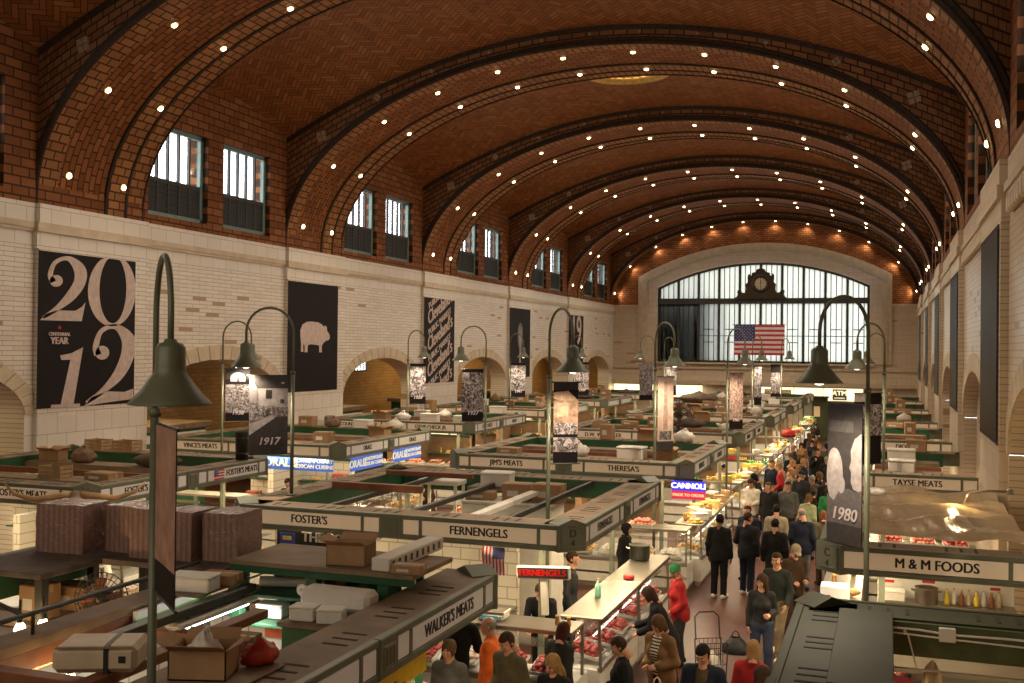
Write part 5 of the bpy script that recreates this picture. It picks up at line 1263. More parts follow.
# ================================================================ THE NEAREST BLOCK, SEEN FROM ABOVE
def one(name, label, cat, g, mats, smooth=False, group=None, loc=None, rz=None): return tag(obj(name, g, mats, None, smooth, loc, rz), label, cat, group)
def bx1(lo, hi, bev=.006, m=0): g = G(); g.box(lo, hi, m, None, bev); return g
one('timber_board', 'long grey brown timber board running away at the lower left', 'board', bx1((-6.98, 4.5, 2.66), (-6.66, 9.25, 2.75)), m_wood)
g = G(); g.box((-7.0, 4.5, 2.50), (-6.92, 9.25, 2.655)); g.box((-6.74, 4.5, 2.50), (-6.67, 9.25, 2.655)); one('timber_joist', 'red brown joists under the long timber board', 'joist', g, m_redwood)
one('timber_beam', 'red brown beam crossing towards the long timber board', 'beam', bx1((-6.64, 7.98, 2.52), (-5.2, 8.12, 2.595)), m_redwood)
one('timber_beam', 'red brown beam running away beside the carton of plastic bags', 'beam', bx1((-5.56, 5.0, 2.665), (-5.42, 8.5, 2.745)), m_redwood)
one('timber_beam', 'lower red brown beam under the boxed cooler', 'beam', bx1((-6.66, 6.35, 2.56), (-4.7, 6.49, 2.66)), m_redwood)
one('timber_beam', 'short red brown beam at the bottom left edge', 'beam', bx1((-9.0, 6.1, 2.55), (-7.02, 6.28, 2.66)), m_redwood)
g = G(); g.tube([(-6.75, 4.5, 2.93), (-6.78, 9.3, 2.93)], .022, 8); g.tube([(-6.76, 6.9, 2.93), (-7.6, 7.35, 2.90), (-8.9, 7.8, 2.88)], .018, 8)
for y in (5.2, 7.0, 8.9): g.tube([(-6.76, y, 2.93), (-6.76, y, 2.752)], .016, 6)
one('pipe_rail', 'thin grey pipe rail above the long timber board', 'pipe', g, m_iron, True)
t = thing('strip_light', 'bright white fluorescent tube hanging under a dark rail', 'light', (-6.12, 8.62, 0)); g = bx1((-.06, -1.6, 2.69), (.06, .66, 2.77)); obj('rail', g, m_iron, t)
g = G(); g.box((-.09, -.62, 2.60), (.09, .65, 2.66), 0, None, .02); obj('fitting', g, m_white, t); g = G(); g.tube([(-.03, -.58, 2.575), (-.03, .62, 2.575)], .03, 10); obj('tube', g, m_tubewhite, t)
g = G()
for y in (-.4, .5): g.tube([(0, y, 2.655), (0, y, 2.70)], .012, 6)
obj('hanger', g, m_iron, t)
lamp_light('fluorescent_light', 'AREA', (-6.15, 8.65, 2.52), 55, (1,.98,.92), sx=1.4, sy=.1, rot=(0,0,PI/2))
# green storage shelf along the back, its top board at 3 m
t = thing('storage_shelf', 'dark green shelf unit with a brown top board, behind the fluorescent tube', 'shelf', (-5.45, 9.83, 0))
g = bx1((-.98, -.50, 2.93), (1.12, .50, 2.98)); obj('top_board', g, m_wood, t)
for x in (-.92, -.02, .78):
    g = bx1((x-.06, -.48, 2.28 if x < 1 else .0), (x+.06, -.36, 2.93)); obj('upright', g, m_dgreen, t); g = bx1((x-.04, .386, .0), (x+.04, .424, 2.93)); obj('upright', g, m_dgreen, t)
for z in (2.30, 2.60): g = bx1((-.92, -.46, z), (.04, .45, z+.035)); obj('shelf_board', g, m_dgreen, t)
g = bx1((.06, -.50, 1.6), (.82, -.485, 2.62)); obj('side_board', g, m_dgreen, t); g = bx1((-.98, -.5, 2.86), (1.12, -.44, 2.93)); obj('front_rail', g, m_dgreen, t); g = bx1((-.90, .33, 2.3), (.60, .345, 2.9)); obj('back_board', g, m_dgreen, t)
one('red_board', 'narrow orange red board under the green shelf unit', 'board', bx1((-6.4, 9.96, 2.02), (-5.4, 9.995, 2.19)), mat('orange_red_paint', (.55,.10,.03), .5))
g = bx1((-9.0, 10.0, 0), (-4.75, 10.06, 2.2)); one('stall_partition', 'white tiled partition below the green shelf unit', 'partition', g, m_wtile)
g = bx1((-7.9, 8.0, 0), (-7.84, 9.98, 2.0)); one('stall_partition', 'white tiled partition under the plastic wrapped bales', 'partition', g, brick_mat('white_stall_tile_side', [(.62,.56,.44), (.68,.62,.50)], (.34,.27,.18), .34, .2, .01, 'YZ', .3, spec=.5, dirt=.08, bump=.2))
g = G(); g.box((-6.9, 7.2, 0), (-5.5, 9.2, .9)); one('work_bench', 'low steel topped work bench inside the nearest block', 'bench', g, m_steel)
for i, (x, y, z, rz, lab) in enumerate([(-6.0, 9.75, 2.64, .3, 'white paper roll on the upper shelf of the green unit'), (-5.62, 9.6, 2.345, 1.57, 'white paper roll seen end-on, lower shelf of the green unit'), (-5.62, 9.6, 2.645, 1.57, 'white paper roll seen end-on, right of the bottles')]): put('roll', (x, y, z), rz, lab, 'rolls on the green shelf unit', .8 if i == 0 else (.5, .9, .9))
put('bottle', (-6.24, 9.95, 2.64), 0, 'amber bottle on the green unit, left of its pair', 'bottles on the green shelf unit', .75); put('bottle', (-6.14, 9.97, 2.64), 0, 'amber bottle on the green unit, right of its pair', 'bottles on the green shelf unit', .75)
put('carton', (-5.62, 9.99, 2.64), .0, 'brown carton on the upper shelf of the green unit', None, .6); put('foam_box', (-6.1, 9.65, 2.345), .1, 'white box on the lower shelf of the green unit', None, .5); put('foam_box', (-5.8, 10.0, 2.345), -.1, 'white foam box deep on the lower green shelf', None, .5)
put('open_carton', (-5.16, 9.62, 2.985), .12, 'open brown cardboard box on top of the green shelf unit', None, .80)
# white foam slab, two small white boxes, green cabinet
t = thing('green_cabinet', 'dark green cabinet with a brown top beside the near canopy', 'cabinet', (-4.95, 8.95, 0)); g = bx1((-.30, -.50, 0), (.30, .30, 2.62)); obj('body', g, m_dgreen, t); g = bx1((-.33, -.54, 2.62), (.33, .33, 2.66)); obj('top_board', g, m_wood, t)
g = G(); g.box((-.38, -.13, 0), (.38, .13, .20), 0, None, .045); one('foam_slab', 'long rounded white foam slab on the green cabinet', 'foam block', g, m_foam, False, None, (-4.98, 9.05, 2.665), -.02)
for x, rz, lab in ((-5.08, .1, 'left'), (-4.80, .25, 'right')):
    t = put('foam_box', (x, 8.58, 2.665), rz, 'small white box in front of the foam slab, %s one of two' % lab, 'small white boxes on the green cabinet', (.40, .42, .46))
g = G(); g.box((-.10, -.62, 0), (.10, .72, .13), 0, None, .01); t = thing('light_fitting_case', 'long white ribbed fitting lying towards the near canopy end', 'light fitting', (-4.70, 9.98, 2.985), .0); obj('casing', g, m_foam, t); g = G()
for k in range(9): g.box((-.112, -.55+k*.14, .03), (.103, -.50+k*.14, .10))
obj('slots', g, m_iron, t)
put('flat_carton', (-4.42, 9.43, 2.985), .1, 'small flat brown box beside the white ribbed fitting', None, .5)
# boxed cooler on the beams
t = thing('cooler_box', 'beige boxed cooler unit strapped on the beams at the lower left', 'cooler', (-5.62, 6.52, 2.75), .42); g = G(); g.box((-.31, -.21, 0), (.31, .21, .20), 0, None, .04); obj('casing', g, mat('beige_casing', (.50,.40,.28), .5), t)
g = G(); g.box((.07, -.215, .0), (.105, .215, .205)); obj('strap', g, m_black, t); g = G(); g.box((.18, -.216, .08), (.23, -.209, .13)); obj('badge', g, m_black, t); g = G(); g.box((-.28,-.22,.19), (.28,-.212,.203)); obj('seam', g, m_wood, t)
t = put('open_carton', (-4.72, 6.55, 2.78), .3, 'open brown carton stuffed with plastic bags at the bottom edge', None, .82)
put('white_bag', (-4.72, 6.55, 2.80), .3, 'white plastic bag bulging from the open carton at the bottom', None, (.46, .42, .9))
g = PROTO['white_bag'][0][1]; put('white_bag', (-4.48, 6.92, 2.78), 1.2, 'reddish plastic bag behind the open carton at the bottom', None, .55, {'sack': mat('red_plastic', (.5,.05,.03), .35)}); put('white_bag', (-4.98, 6.86, 2.78), 2.0, 'green tinted plastic bag behind the open carton at the bottom', None, .4, {'sack': mat('green_plastic', (.25,.5,.12), .35)})
put('dark_carton', (-4.92, 7.25, 2.66), .1, 'brown carton behind the open carton of bags', None, .7)
one('plank', 'flat board carrying the open carton of bags', 'board', bx1((-5.1, 6.14, 2.765), (-4.3, 7.0, 2.777), .002), m_wood)
one('plank', 'flat board under the brown carton beside the near canopy', 'board', bx1((-5.2, 7.02, 2.62), (-4.62, 7.5, 2.655), .004), m_wood)
# deck with plastic wrapped bales
t = thing('storage_deck', 'dark storage deck carrying the plastic wrapped bales', 'deck', (-7.95, 9.7, 0)); g = bx1((-1.22, -1.25, 2.80), (-.12, .62, 2.86)); g.box((-.12, -.36, 2.80), (1.42, .62, 2.86), 0, None, .006); obj('deck_board', g, mat('dark_deck_board', (.10,.075,.055), .75, var=.3), t)
for x in (-.95, -.2, 1.15):
    for y in ((-1.15, .45) if x < 1 else (-.28, .45)): g = bx1((x-.05, y-.05, 0), (x+.05, y+.05, 2.80)); obj('post', g, m_iron, t)
g = bx1((-.9, -1.0, 2.21), (-.25, .25, 2.25)); obj('lower_shelf', g, m_wood, t)
m_wrap = None
def wrap_mat():
    t = NT('plastic_wrapped_cardboard'); b = t.b; mp = t.n('ShaderNodeMapping'); t.l(t.obj_co(), mp.inputs[0]); mp.inputs['Scale'].default_value = (1, 1, .25)
    w = t.n('ShaderNodeTexWave', bands_direction='X'); w.inputs['Scale'].default_value = 4.5; w.inputs['Distortion'].default_value = .6; t.l(mp.outputs[0], w.inputs['Vector'])
    c = t.ramp(w.outputs['Fac'], [(0, (.20,.118,.092)), (.4, (.25,.15,.12)), (1, (.29,.175,.145))]); t.l(c, b.inputs['Base Color']); b.inputs['Roughness'].default_value = .26; b.inputs['Specular IOR Level'].default_value = .7
    nz = t.noise(5, t.obj_co(), 5, 2.5); t.bump(nz.outputs[0], .55, .03); return t.mt
m_wrap = wrap_mat()
for i, (x, y, w, d, h, rz, lab) in enumerate([(-8.72, 9.62, .62, .48, .54, .06, 'leftmost'), (-8.10, 9.92, .42, .50, .52, -.10, 'second from the left, set back'), (-7.66, 9.72, .36, .46, .54, .05, 'third from the left'), (-7.25, 9.78, .40, .48, .53, -.03, 'fourth from the left'), (-6.80, 9.92, .44, .50, .52, .05, 'rightmost')]):
    t = thing('wrapped_bale', 'plastic wrapped bale of flattened cardboard, %s' % lab, 'bale', (x, y, 2.862), rz, 'plastic wrapped bales on the deck')
    g = G(); qq = random.Random(i); n = 10
    for f in range(6):
        ax = f//2; s = 1 if f % 2 else -1
        def pt(a, b):
            A, B = a*2-1, b*2-1; p = [0,0,0]; p[ax] = s; p[(ax+1) % 3] = A; p[(ax+2) % 3] = B
            r = 1+.015*math.sin(A*7+i)*math.cos(B*9+f)-.05*max(abs(A*B)-.75, 0); return (p[0]*w/2*r, p[1]*d/2*r, h/2+p[2]*h/2*(r if p[2] > 0 else 1))
        for a in range(n):
            for b in range(n):
                Q = [pt(a/n, b/n), pt((a+1)/n, b/n), pt((a+1)/n, (b+1)/n), pt(a/n, (b+1)/n)]; g.quad(*(Q if s > 0 else Q[::-1]))
    obj('cardboard', g, m_wrap, t)
for i, (x, y, kd, lab) in enumerate([(-8.55, 8.95, 'tall_carton', 'tall carton on the lower shelf under the bales, nearer one'), (-8.52, 9.45, 'carton', 'carton on the lower shelf under the bales, farther one')]): put(kd, (x, y, 2.255), .1*i, lab, None, .85)
put('fan', (-7.56, 8.75, 2.302), .5, 'dark cage fan in front of the wrapped bales, left', 'cage fans below the bales', .9); put('fan', (-7.25, 9.52, 2.20), -.2, 'dark cage fan in front of the wrapped bales, right', 'cage fans below the bales', .8)
one('fan_shelf', 'low dark shelf carrying the left cage fan', 'shelf', bx1((-7.80, 8.3, 2.26), (-7.30, 9.1, 2.30)), m_iron); one('fan_shelf', 'low dark shelf carrying the right cage fan', 'shelf', bx1((-7.48, 9.3, 2.16), (-7.02, 9.76, 2.198)), m_iron)
put('foam_box', (-6.42, 8.72, 2.792), .12, 'long white foam box behind the timber board', None, (.75, .6, .55)); put('flat_carton', (-6.36, 9.08, 2.792), .1, 'yellowish flat box behind the white foam box', None, .62)
one('plank', 'flat board under the white foam box behind the timber board', 'board', bx1((-6.66, 8.5, 2.775), (-6.2, 9.3, 2.79), .004), m_wood)
t = thing('valance_board', 'white board with a green stripe below the foam box', 'board', (-6.62, 8.8, 0)); obj('board', bx1((-.02, -.7, 2.46), (.02, .45, 2.70)), m_foam, t); obj('stripe', bx1((.0, -.7, 2.54), (.026, .45, 2.62), 0), mat('stripe_green', (.12,.33,.06), .5), t)
for x, y, lab in ((-8.08, 8.2, 'left bare warm bulb glowing at the lower left'), (-7.98, 8.4, 'right bare warm bulb glowing at the lower left'), (-6.45, 7.1, 'bare warm bulb glowing below the cooler box')):
    t = thing('bare_bulb', lab, 'light bulb', (x, y, 2.3), 0, 'bare bulbs under the boards'); g = G(); g.lathe([(0,0),(.045,.02),(.06,.06),(.045,.10),(.025,.14),(0,.14)], n=14); obj('bulb', g, m_bulb, t, True); g = G(); g.tube([(0,0,.14),(0,0,.36)], .012, 6); g.lathe([(0,.13),(.03,.13),(.03,.19),(0,.19)], n=10); obj('socket', g, m_black, t)
    lamp_light('bare_bulb_light', 'POINT', (x, y, 2.22), 14, (1,.62,.28), .04)
one('orange_sheet', 'orange lit sheet standing behind the left cage fan', 'sheet', bx1((-8.6, 9.86, 1.2), (-8.0, 9.90, 2.15)), mat('orange_sheet_paint', (.60,.26,.05), .5))
# yellow strip with a spray of red leaves under the near canopy
t = thing('yellow_valance', 'bright yellow strip under the near canopy edge with red leaves', 'valance', (-4.06, 8.6, 0)); obj('strip', bx1((-.012, -1.5, 2.18), (.012, .45, 2.40), .004), mat('yellow_board', (.80,.55,.02), .45), t)
g = G(); qq = random.Random(3)
for k in range(46):
    c = Vector((.03+qq.uniform(0,.06), -.42+qq.gauss(0,.16), 2.20+qq.gauss(0,.05))); a = qq.uniform(0, 6.28); s = qq.uniform(.03,.05); u = Vector((.3*math.sin(a), math.cos(a), math.sin(a)))*s; w = Vector((.4, -math.sin(a), math.cos(a)))*s*.5
    g.add([c-u, c+w, c+u, c-w], [(0,1,2,3)])
lf = obj('leaf_spray', g, mat('red_leaves', (.32,.05,.025), .6, var=.5, scale=40), t); lf['kind'] = 'stuff'

# ================================================================ SIGNS AND THINGS AROUND THE SECOND ROW
t = thing('led_sign', 'red lettered black display board on a post over the corner counter', 'sign', (-4.62, 14.50, 1.362)); obj('post', bx1((-.05, -.03, 0), (.05, .03, .55)), m_white, t); g = G(); g.box((-.40, -.05, .52), (.40, .05, .70), 0, None, .01); obj('surround', g, m_white, t); g = G(); g.box((-.38, -.058, .535), (.38, -.04, .685)); sc_ = obj('display', g, m_black, t)
text('FERNENGELS', .125, frame((0, -.062, .61), (1,0,0)), mat('led_red', (.3,.0,.0), .4, var=0, emit=.10, ecol=(1,.03,.02)), sc_, bold=.004, sx=.98)
t.rotation_euler = (0, -.055, 0)
make_flag('flag', 'small stars and stripes flag hanging below the canopy beside the corner sign', frame((-5.12, 14.12, 2.36), (0,0,-1), (1,0,0)) @ Matrix(((1,0,0,0),(0,0,1,0),(0,-1,0,0),(0,0,0,1))) @ Matrix.Rotation(0, 4, 'X'), .40, .34, .012)
t = thing('hanging_sign', 'black board with white letters THE PORK CHOP below the canopy', 'sign', (-8.1, 14.15, 0)); obj('board', bx1((-.78, -.02, 1.80), (.78, .02, 2.40)), m_black, t)
text('THE PORK', .21, frame((.16, -.026, 2.28), (1,0,0)), m_white, t, bold=.006); text('CHOP', .24, frame((-.02, -.026, 2.06), (1,0,0)), m_white, t, bold=.007); obj('bar', bx1((-.36, -.03, 1.88), (.5, -.018, 1.91), 0), m_white, t)
obj('emblem', bx1((-.72, -.03, 2.05), (-.46, -.018, 2.32), 0), m_blu, t); g = G(); g.box((-.67, -.034, 2.22), (-.51, -.02, 2.28)); g.box((-.67, -.034, 2.10), (-.51, -.02, 2.16)); obj('emblem_bars', g, m_yel, t)
obj('hanger', bx1((-.7, -.01, 2.40), (.7, .01, 2.44), 0), m_iron, t)
m_bluesign = mat('blue_lit_sign', (.05,.14,.55), .4, emit=.35, ecol=(.10,.25,1)); m_signtext = mat('pale_yellow_lettering', (.8,.8,.55), .5, var=0, emit=.35, ecol=(1,1,.75))
def blue_sign(label, o, e, w):
    t = thing('hanging_sign', label, 'sign', o); e = Vector(e); n = e.cross(Vector((0,0,1))); g = G(); g.beam(e*(-w/2)+Vector((0,0,.17)), e*(w/2)+Vector((0,0,.17)), .03, .34); obj('board', g, m_bluesign, t)
    text('ORALE!', w*.155, frame(e*(-w*.29)+n*.02+Vector((0,0,.17)), e), m_signtext, t, bold=.006); text('CONTEMPORARY\nMEXICAN CUISINE', w*.075, frame(e*(w*.2)+n*.02+Vector((0,0,.18)), e), m_signtext, t, bold=.003)
blue_sign('blue lit sign with pale letters under the front of the left row block', (-14.0, 23.32, 2.06), (1,0,0), 1.9)
blue_sign('blue lit sign nearest the corner, right side of the left row block', (-12.70, 24.45, 2.06), (0,1,0), 1.75); blue_sign('blue lit sign farther along the right side of the left row block', (-12.70, 26.9, 2.06), (0,1,0), 1.75)
t = thing('hanging_sign', 'blue sign reading CANNOLI in white over a red lower band', 'sign', (-3.98, 22.50, 0)); obj('board', bx1((-.36, -.02, 2.20), (.36, .02, 2.41)), mat('cannoli_blue', (.03,.03,.55), .4, emit=.8, ecol=(.08,.06,1)), t); obj('lower_band', bx1((-.36, -.02, 2.02), (.36, .02, 2.20)), mat('cannoli_red', (.6,.02,.05), .4, emit=.6, ecol=(1,.05,.12)), t)
text('CANNOLI', .165, frame((0, -.026, 2.305), (1,0,0)), mat('lit_white_letter', (1,1,1), .4, var=0, emit=1.6, ecol=(1,1,1)), t, bold=.006); text('MADE TO ORDER', .085, frame((0, -.026, 2.11), (1,0,0)), mat('lit_orange_letter', (1,.6,.3), .4, var=0, emit=1.2, ecol=(1,.55,.25)), t, bold=.003)
obj('hanger', bx1((-.3, -.01, 2.40), (.3, .01, 2.46), 0), m_iron, t)
# second block inside
x0, x1, y0, y1 = CANOPY['B', 1]
t = thing('cold_cabinet', 'white cold cabinet with a pale top inside the second block', 'cabinet', (-6.35, 17.95, 0)); obj('body', bx1((-.85, -.38, 0), (.85, .38, 2.42), .02), m_white, t); obj('top', bx1((-.87, -.40, 2.42), (.87, .40, 2.46)), m_foam, t); obj('door_seam', bx1((-.01, -.386, .1), (.01, -.376, 2.2), 0), m_iron, t)
for x in (-.12, .12): obj('door_handle', bx1((x-.015, -.42, 1.2), (x+.015, -.385, 1.7)), m_steel, t)
put('carton', (-6.26, 17.95, 2.462), .04, 'brown cardboard box on the cold cabinet, middle of three', None, 1.0); put('carton', (-5.68, 17.98, 2.462), -.05, 'brown cardboard box on the cold cabinet, right of three', None, 1.05); put('flat_carton', (-6.95, 17.9, 2.462), .2, 'flat box on the cold cabinet, left of three', None, .85)
t = thing('stall_partition', 'white tiled partition inside the second block of the middle row', 'partition', (-7.0, 16.7, 0)); obj('tiled_wall', bx1((-1.6, -.06, 0), (1.2, .06, 2.0)), m_wtile, t); obj('capping', bx1((-1.62, -.08, 2.0), (1.22, .08, 2.06)), m_dgreen, t); obj('work_counter', bx1((-1.6, -.6, .86), (1.2, -.06, .90)), m_steel, t)
for i, (x, w, mm, z) in enumerate([(-8.2, .07, m_iron, 2.66), (-6.9, .09, m_iron, 2.62), (-5.9, .16, m_foam, 2.60), (-5.2, .07, m_iron, 2.66)]): one('cross_beam', ['dark pipe beam far left in the second block', 'dark beam left of the foam box in the second block', 'broad white beam beside the boxes in the second block', 'dark thin beam at the right in the second block'][i], 'beam', bx1((x-w/2, y0+.56, z), (x+w/2, y1-.56, z+.08)), mm)
one('timber_beam', 'brown timber beam across the left of the second block', 'beam', bx1((x0+.56, 16.2, 2.74), (-7.4, 16.34, 2.86)), m_redwood); one('timber_beam', 'second brown timber beam farther back in the second block', 'beam', bx1((x0+.56, 18.3, 2.75), (-7.3, 18.42, 2.84)), m_redwood)
t = thing('side_table', 'small table with a pale top at the back of the second block', 'table', (-8.1, 18.75, 1.752)); obj('tabletop', bx1((-.42, -.25, .82), (.42, .25, .92), .02), m_foam, t)
for sx in (-1, 1):
    for sy in (-1, 1): obj('leg', bx1((sx*.36-.025, sy*.2-.025, 0), (sx*.36+.025, sy*.2+.025, .82), 0), m_foam, t)
one('back_bench', 'dark back bench under the small pale table', 'bench', bx1((-8.6, 18.4, 0), (-7.4, 19.05, 1.75)), m_dgreen)
put('foam_box', (-6.88, 18.55, 2.62), .1, 'white foam box high at the back of the second block', None, .95); one('storage_board', 'board carrying the foam box at the back of the second block', 'board', bx1((-7.4, 18.3, 2.565), (-6.3, 18.85, 2.615)), m_wood)
for i, (x, y, kd) in enumerate([(-8.4, 16.34, 'pot'), (-7.4, 16.34, 'bucket'), (-6.6, 16.34, 'scale'), (-7.9, 16.45, 'bottle')]): put(kd, (x, y, .902), .05*i, '%s on the work counter in the second block' % WORD[kd])
put('scale', (-5.25, 14.05, 1.362), .05, 'white counter scale with a lit display on the front counter'); put('jar', (-4.3, 14.05, 1.362), 0, 'small jar on the corner counter, left of its pair', None, .7); put('jar', (-4.12, 14.0, 1.362), 0, 'small jar on the corner counter, right of its pair', None, .7)
put('bottle', (-4.2, 15.85, 1.362), 0, 'pale green bottle on the aisle counter of the second block', None, 1.0, {'glass': mat('pale_green_glass', (.25,.55,.42), .2)}); put('pot', (-4.25, 19.0, 1.362), .4, 'dark round pot on the aisle counter below the fascia', None, 1.1, {'pan': m_iron}); put('wheel', (-4.05, 17.3, 1.362), 0, 'small red tub on the aisle counter of the second block', None, .6, {'cheese': m_red})
# left row oddments
t = thing('longhorn_skull', 'steer skull with long tan horns on the corner of the left row canopy', 'skull', (-12.72-.12, 14.35-.16, 2.62), .55); g = G(); pts = []
m_horn = mat('tan_horn', (.42,.25,.11), .35, var=.3, scale=6)
g.ball((0, 0, 0), (.13, .10, .12), 12, 8); g.tube([(0, -.03, 0), (0, -.09, -.14), (0, -.11, -.30)], [.11, .085, .05], 10); obj('skull', g, mat('bone_brown', (.24,.15,.09), .6, var=.3), t, True)
for s in (-1, 1): g = G(); g.tube([(s*.08, 0, .05), (s*.35, -.03, .02), (s*.65, -.02, -.02), (s*.95, 0, .08), (s*1.12, .02, .26)], [.06, .058, .05, .034, .01], 10); obj('horn', g, m_horn, t, True)
t = thing('black_bin', 'black cylindrical bin standing on the left row canopy', 'bin', (-13.02, 19.3, 2.772)); g = G(); g.lathe([(0,0),(.135,0),(.145,.56),(.15,.60),(.13,.60),(.125,.02),(0,.02)], n=24); obj('drum', g, m_black, t, True); g = G()
for z in (.12, .45): g.lathe([(.138,z),(.150,z+.01),(.150,z+.02),(.138,z+.03)], n=24)
obj('hoops', g, m_iron, t, True)
# plastic sheet over the right-hand block
t = thing('plastic_sheet', 'wide beige plastic sheet draped over the right hand block', 'plastic sheet', (0, 0, 0)); g = G(); NX_, NY_ = 46, 60; qq = random.Random(2)
def shz(u, v):
    z = 2.80+.03*v+.03*math.sin(u*3.1+.6)*math.sin(v*3.14)
    z += .020*math.sin(9*u+5*v+2*math.sin(4*v))+.014*math.sin(15*u-7*v+1.3)+.016*math.sin(24*v+3*math.sin(5*u)) ; return z+.030*abs(math.sin(6.2*u+2.2*v))+.022*abs(math.sin(11*v-4*u+1))+.012*abs(math.sin(21*u+9*v))
V = [[(-.72+2.44*u, 14.45+5.0*v, shz(u, v)) for u in [i/NX_ for i in range(NX_+1)]] for v in [j/NY_ for j in range(NY_+1)]]
for j in range(NY_):
    for i in range(NX_): g.quad(V[j][i], V[j][i+1], V[j+1][i+1], V[j+1][i])
obj('sheet', g, mat('beige_plastic_sheet', (.46,.34,.20), .20, var=.10, spec=.8), t, True)
g = G(); g.tube([(1.15, 17.6, 2.92), (1.2, 17.3, 3.10), (1.45, 17.2, 3.16), (1.74, 17.2, 3.16)], .022, 8); g.lathe([(0,0),(.05,0),(.06,.05),(.03,.09),(0,.09)], (1.74, 17.2, 3.12), 10); one('wall_bracket', 'bent pipe bracket reaching from the wall over the plastic sheet', 'bracket', g, m_steel, True)
lamp_light('bracket_light', 'POINT', (1.02, 17.5, 3.05), 16, (1,.72,.36), .04)
# right-hand block with the letters: back wall, posters, bottles
t = thing('stall_partition', 'cream back wall with price posters inside the right hand block', 'partition', (.5, 16.2, 0)); obj('wall_panel', bx1((-.60, -.05, 0), (1.2, .05, 2.30)), m_foam, t); obj('shelf', bx1((-.58, -.38, 1.66), (1.2, -.05, 1.69)), m_steel, t); obj('back_counter', bx1((-.58, -.6, 0), (1.2, -.05, .9)), m_steel, t)
for i, (x, w, h) in enumerate([(-.42, .30, .34), (.12, .34, .22), (.98, .26, .34)]):
    p = thing('price_poster', 'white price poster with red marks, %s on the cream back wall' % ORD[i], 'poster', (.5+x-.0, 16.14, 2.0), 0, 'posters on the cream back wall'); obj('paper', bx1((-w/2, -.006, -h/2), (w/2, .006, h/2), 0), m_foam, p); g = G()
    for k in range(3): g.box((-w*.35, -.010, h*.25-k*h*.25-.02), (w*(.35-.1*k), -.004, h*.25-k*h*.25+.02))
    obj('red_marks', g, m_red, p)
for k in range(8): put('bottle', (.82+k*.095, 15.95+.05*(k % 2), 1.692), 0, 'small bottle on the shelf below the posters, %s from the left' % ORD[k], 'bottles below the posters', .75, {'glass': [m_yel, m_foam, m_brownm, m_pale][k % 4]})
put('pot', (.55, 15.9, 1.692), 0, 'steel slicer pot on the shelf below the posters', None, .9); put('foam_box', (.12, 15.95, 1.692), 0, 'white box on the shelf below the middle poster', None, .5)
t = thing('white_case', 'tall lit white case with red marks at the corner of the right hand block', 'case', (-.62, 14.5, 1.362)); obj('case_body', bx1((-.18, -.14, 0), (.18, .14, .78), .01), mat('lit_white_case', (.8,.78,.72), .4, emit=.35, ecol=(1,.93,.75)), t); g = G()
for k in range(4): g.box((-.10+.06*(k % 2), -.148, .60-k*.15), (-.05+.06*(k % 2), -.138, .67-k*.15))
obj('red_marks', g, m_red, t)
put('carton', (-.72, 13.98, 1.362), .1, 'yellow and white carton on the corner counter by the aisle', None, .8, {'box': m_yel})
# nearest right-hand block: green boards, conduit, hung aprons
one('green_board', 'flat green board on the near right canopy', 'board', bx1((-.40, 8.0, 2.77), (.07, 10.38, 2.80)), m_olive)
g = G(); g.box((.07, 10.28, 2.44), (1.75, 10.33, 2.74)); one('green_valance', 'dark green board behind the conduit at the lower right', 'board', g, mat('olive_green_paint', (.06,.075,.025), .45, var=.2))
t = thing('conduit', 'thin pale conduit with a junction box along the near right canopy', 'conduit', (0, 0, 0)); g = G(); g.tube([(-.1, 10.22, 2.70), (.3, 10.21, 2.70), (.55, 10.21, 2.68), (1.0, 10.21, 2.69), (1.75, 10.21, 2.68)], .010, 6); g.tube([(.05, 10.2, 2.66), (.5, 10.2, 2.645), (1.75, 10.2, 2.62)], .008, 6); g.tube([(.16, 10.2, 2.66), (.17, 10.16, 2.70), (.20, 10.15, 2.66), (.28, 10.15, 2.35)], .008, 6); obj('pipe', g, m_foam, t); obj('junction_box', bx1((.46, 10.17, 2.62), (.60, 10.23, 2.74)), m_foam, t)
g = G(); n = 20
for j in range(n):
    for i in range(n):
        def hp(u, v): return (.22+.42*u*(.35+.65*v)+.10*(1-v), 9.9+.05*math.sin(u*14+v*3)*(.4+v), 2.42-.95*v-.10*math.sin(u*PI)*(1-v)*-1)
        g.quad(hp(i/n, j/n), hp((i+1)/n, j/n), hp((i+1)/n, (j+1)/n), hp(i/n, (j+1)/n))
one('hanging_apron', 'cream apron hanging at the lower right under the green board', 'apron', g, mat('cream_cloth', (.62,.50,.30), .8), True)
g = G(); 
for j in range(n):
    for i in range(n):
        def hp(u, v): return (-.05+.30*u, 9.75+.04*math.sin(u*12+2*v), 2.25-.9*v)
        g.quad(hp(i/n, j/n), hp((i+1)/n, j/n), hp((i+1)/n, (j+1)/n), hp(i/n, (j+1)/n))
one('hanging_cloth', 'red cloth hanging beside the cream apron at the lower right', 'cloth', g, mat('red_cloth', (.42,.03,.03), .8), True)
g = G(); g.tube([(.08, 9.82, 2.45), (1.75, 9.82, 2.45)], .012, 8); one('hanging_rail', 'thin rail the apron and the red cloth hang from', 'rail', g, m_steel)
t = thing('pan_scale', 'brass hanging scale with a dark yoke at the bottom right', 'scale', (1.05, 9.3, 2.0)); g = G(); g.lathe([(0,0),(.14,0),(.11,.16),(.06,.26),(0,.28)], n=20); obj('bell', g, m_gold, t, True); g = G(); g.tube([(-.10,0,.36),(0,0,.27),(.10,0,.36)], .012, 6); g.tube([(0,0,.27),(0,0,.48)], .012, 6); obj('yoke', g, m_iron, t)
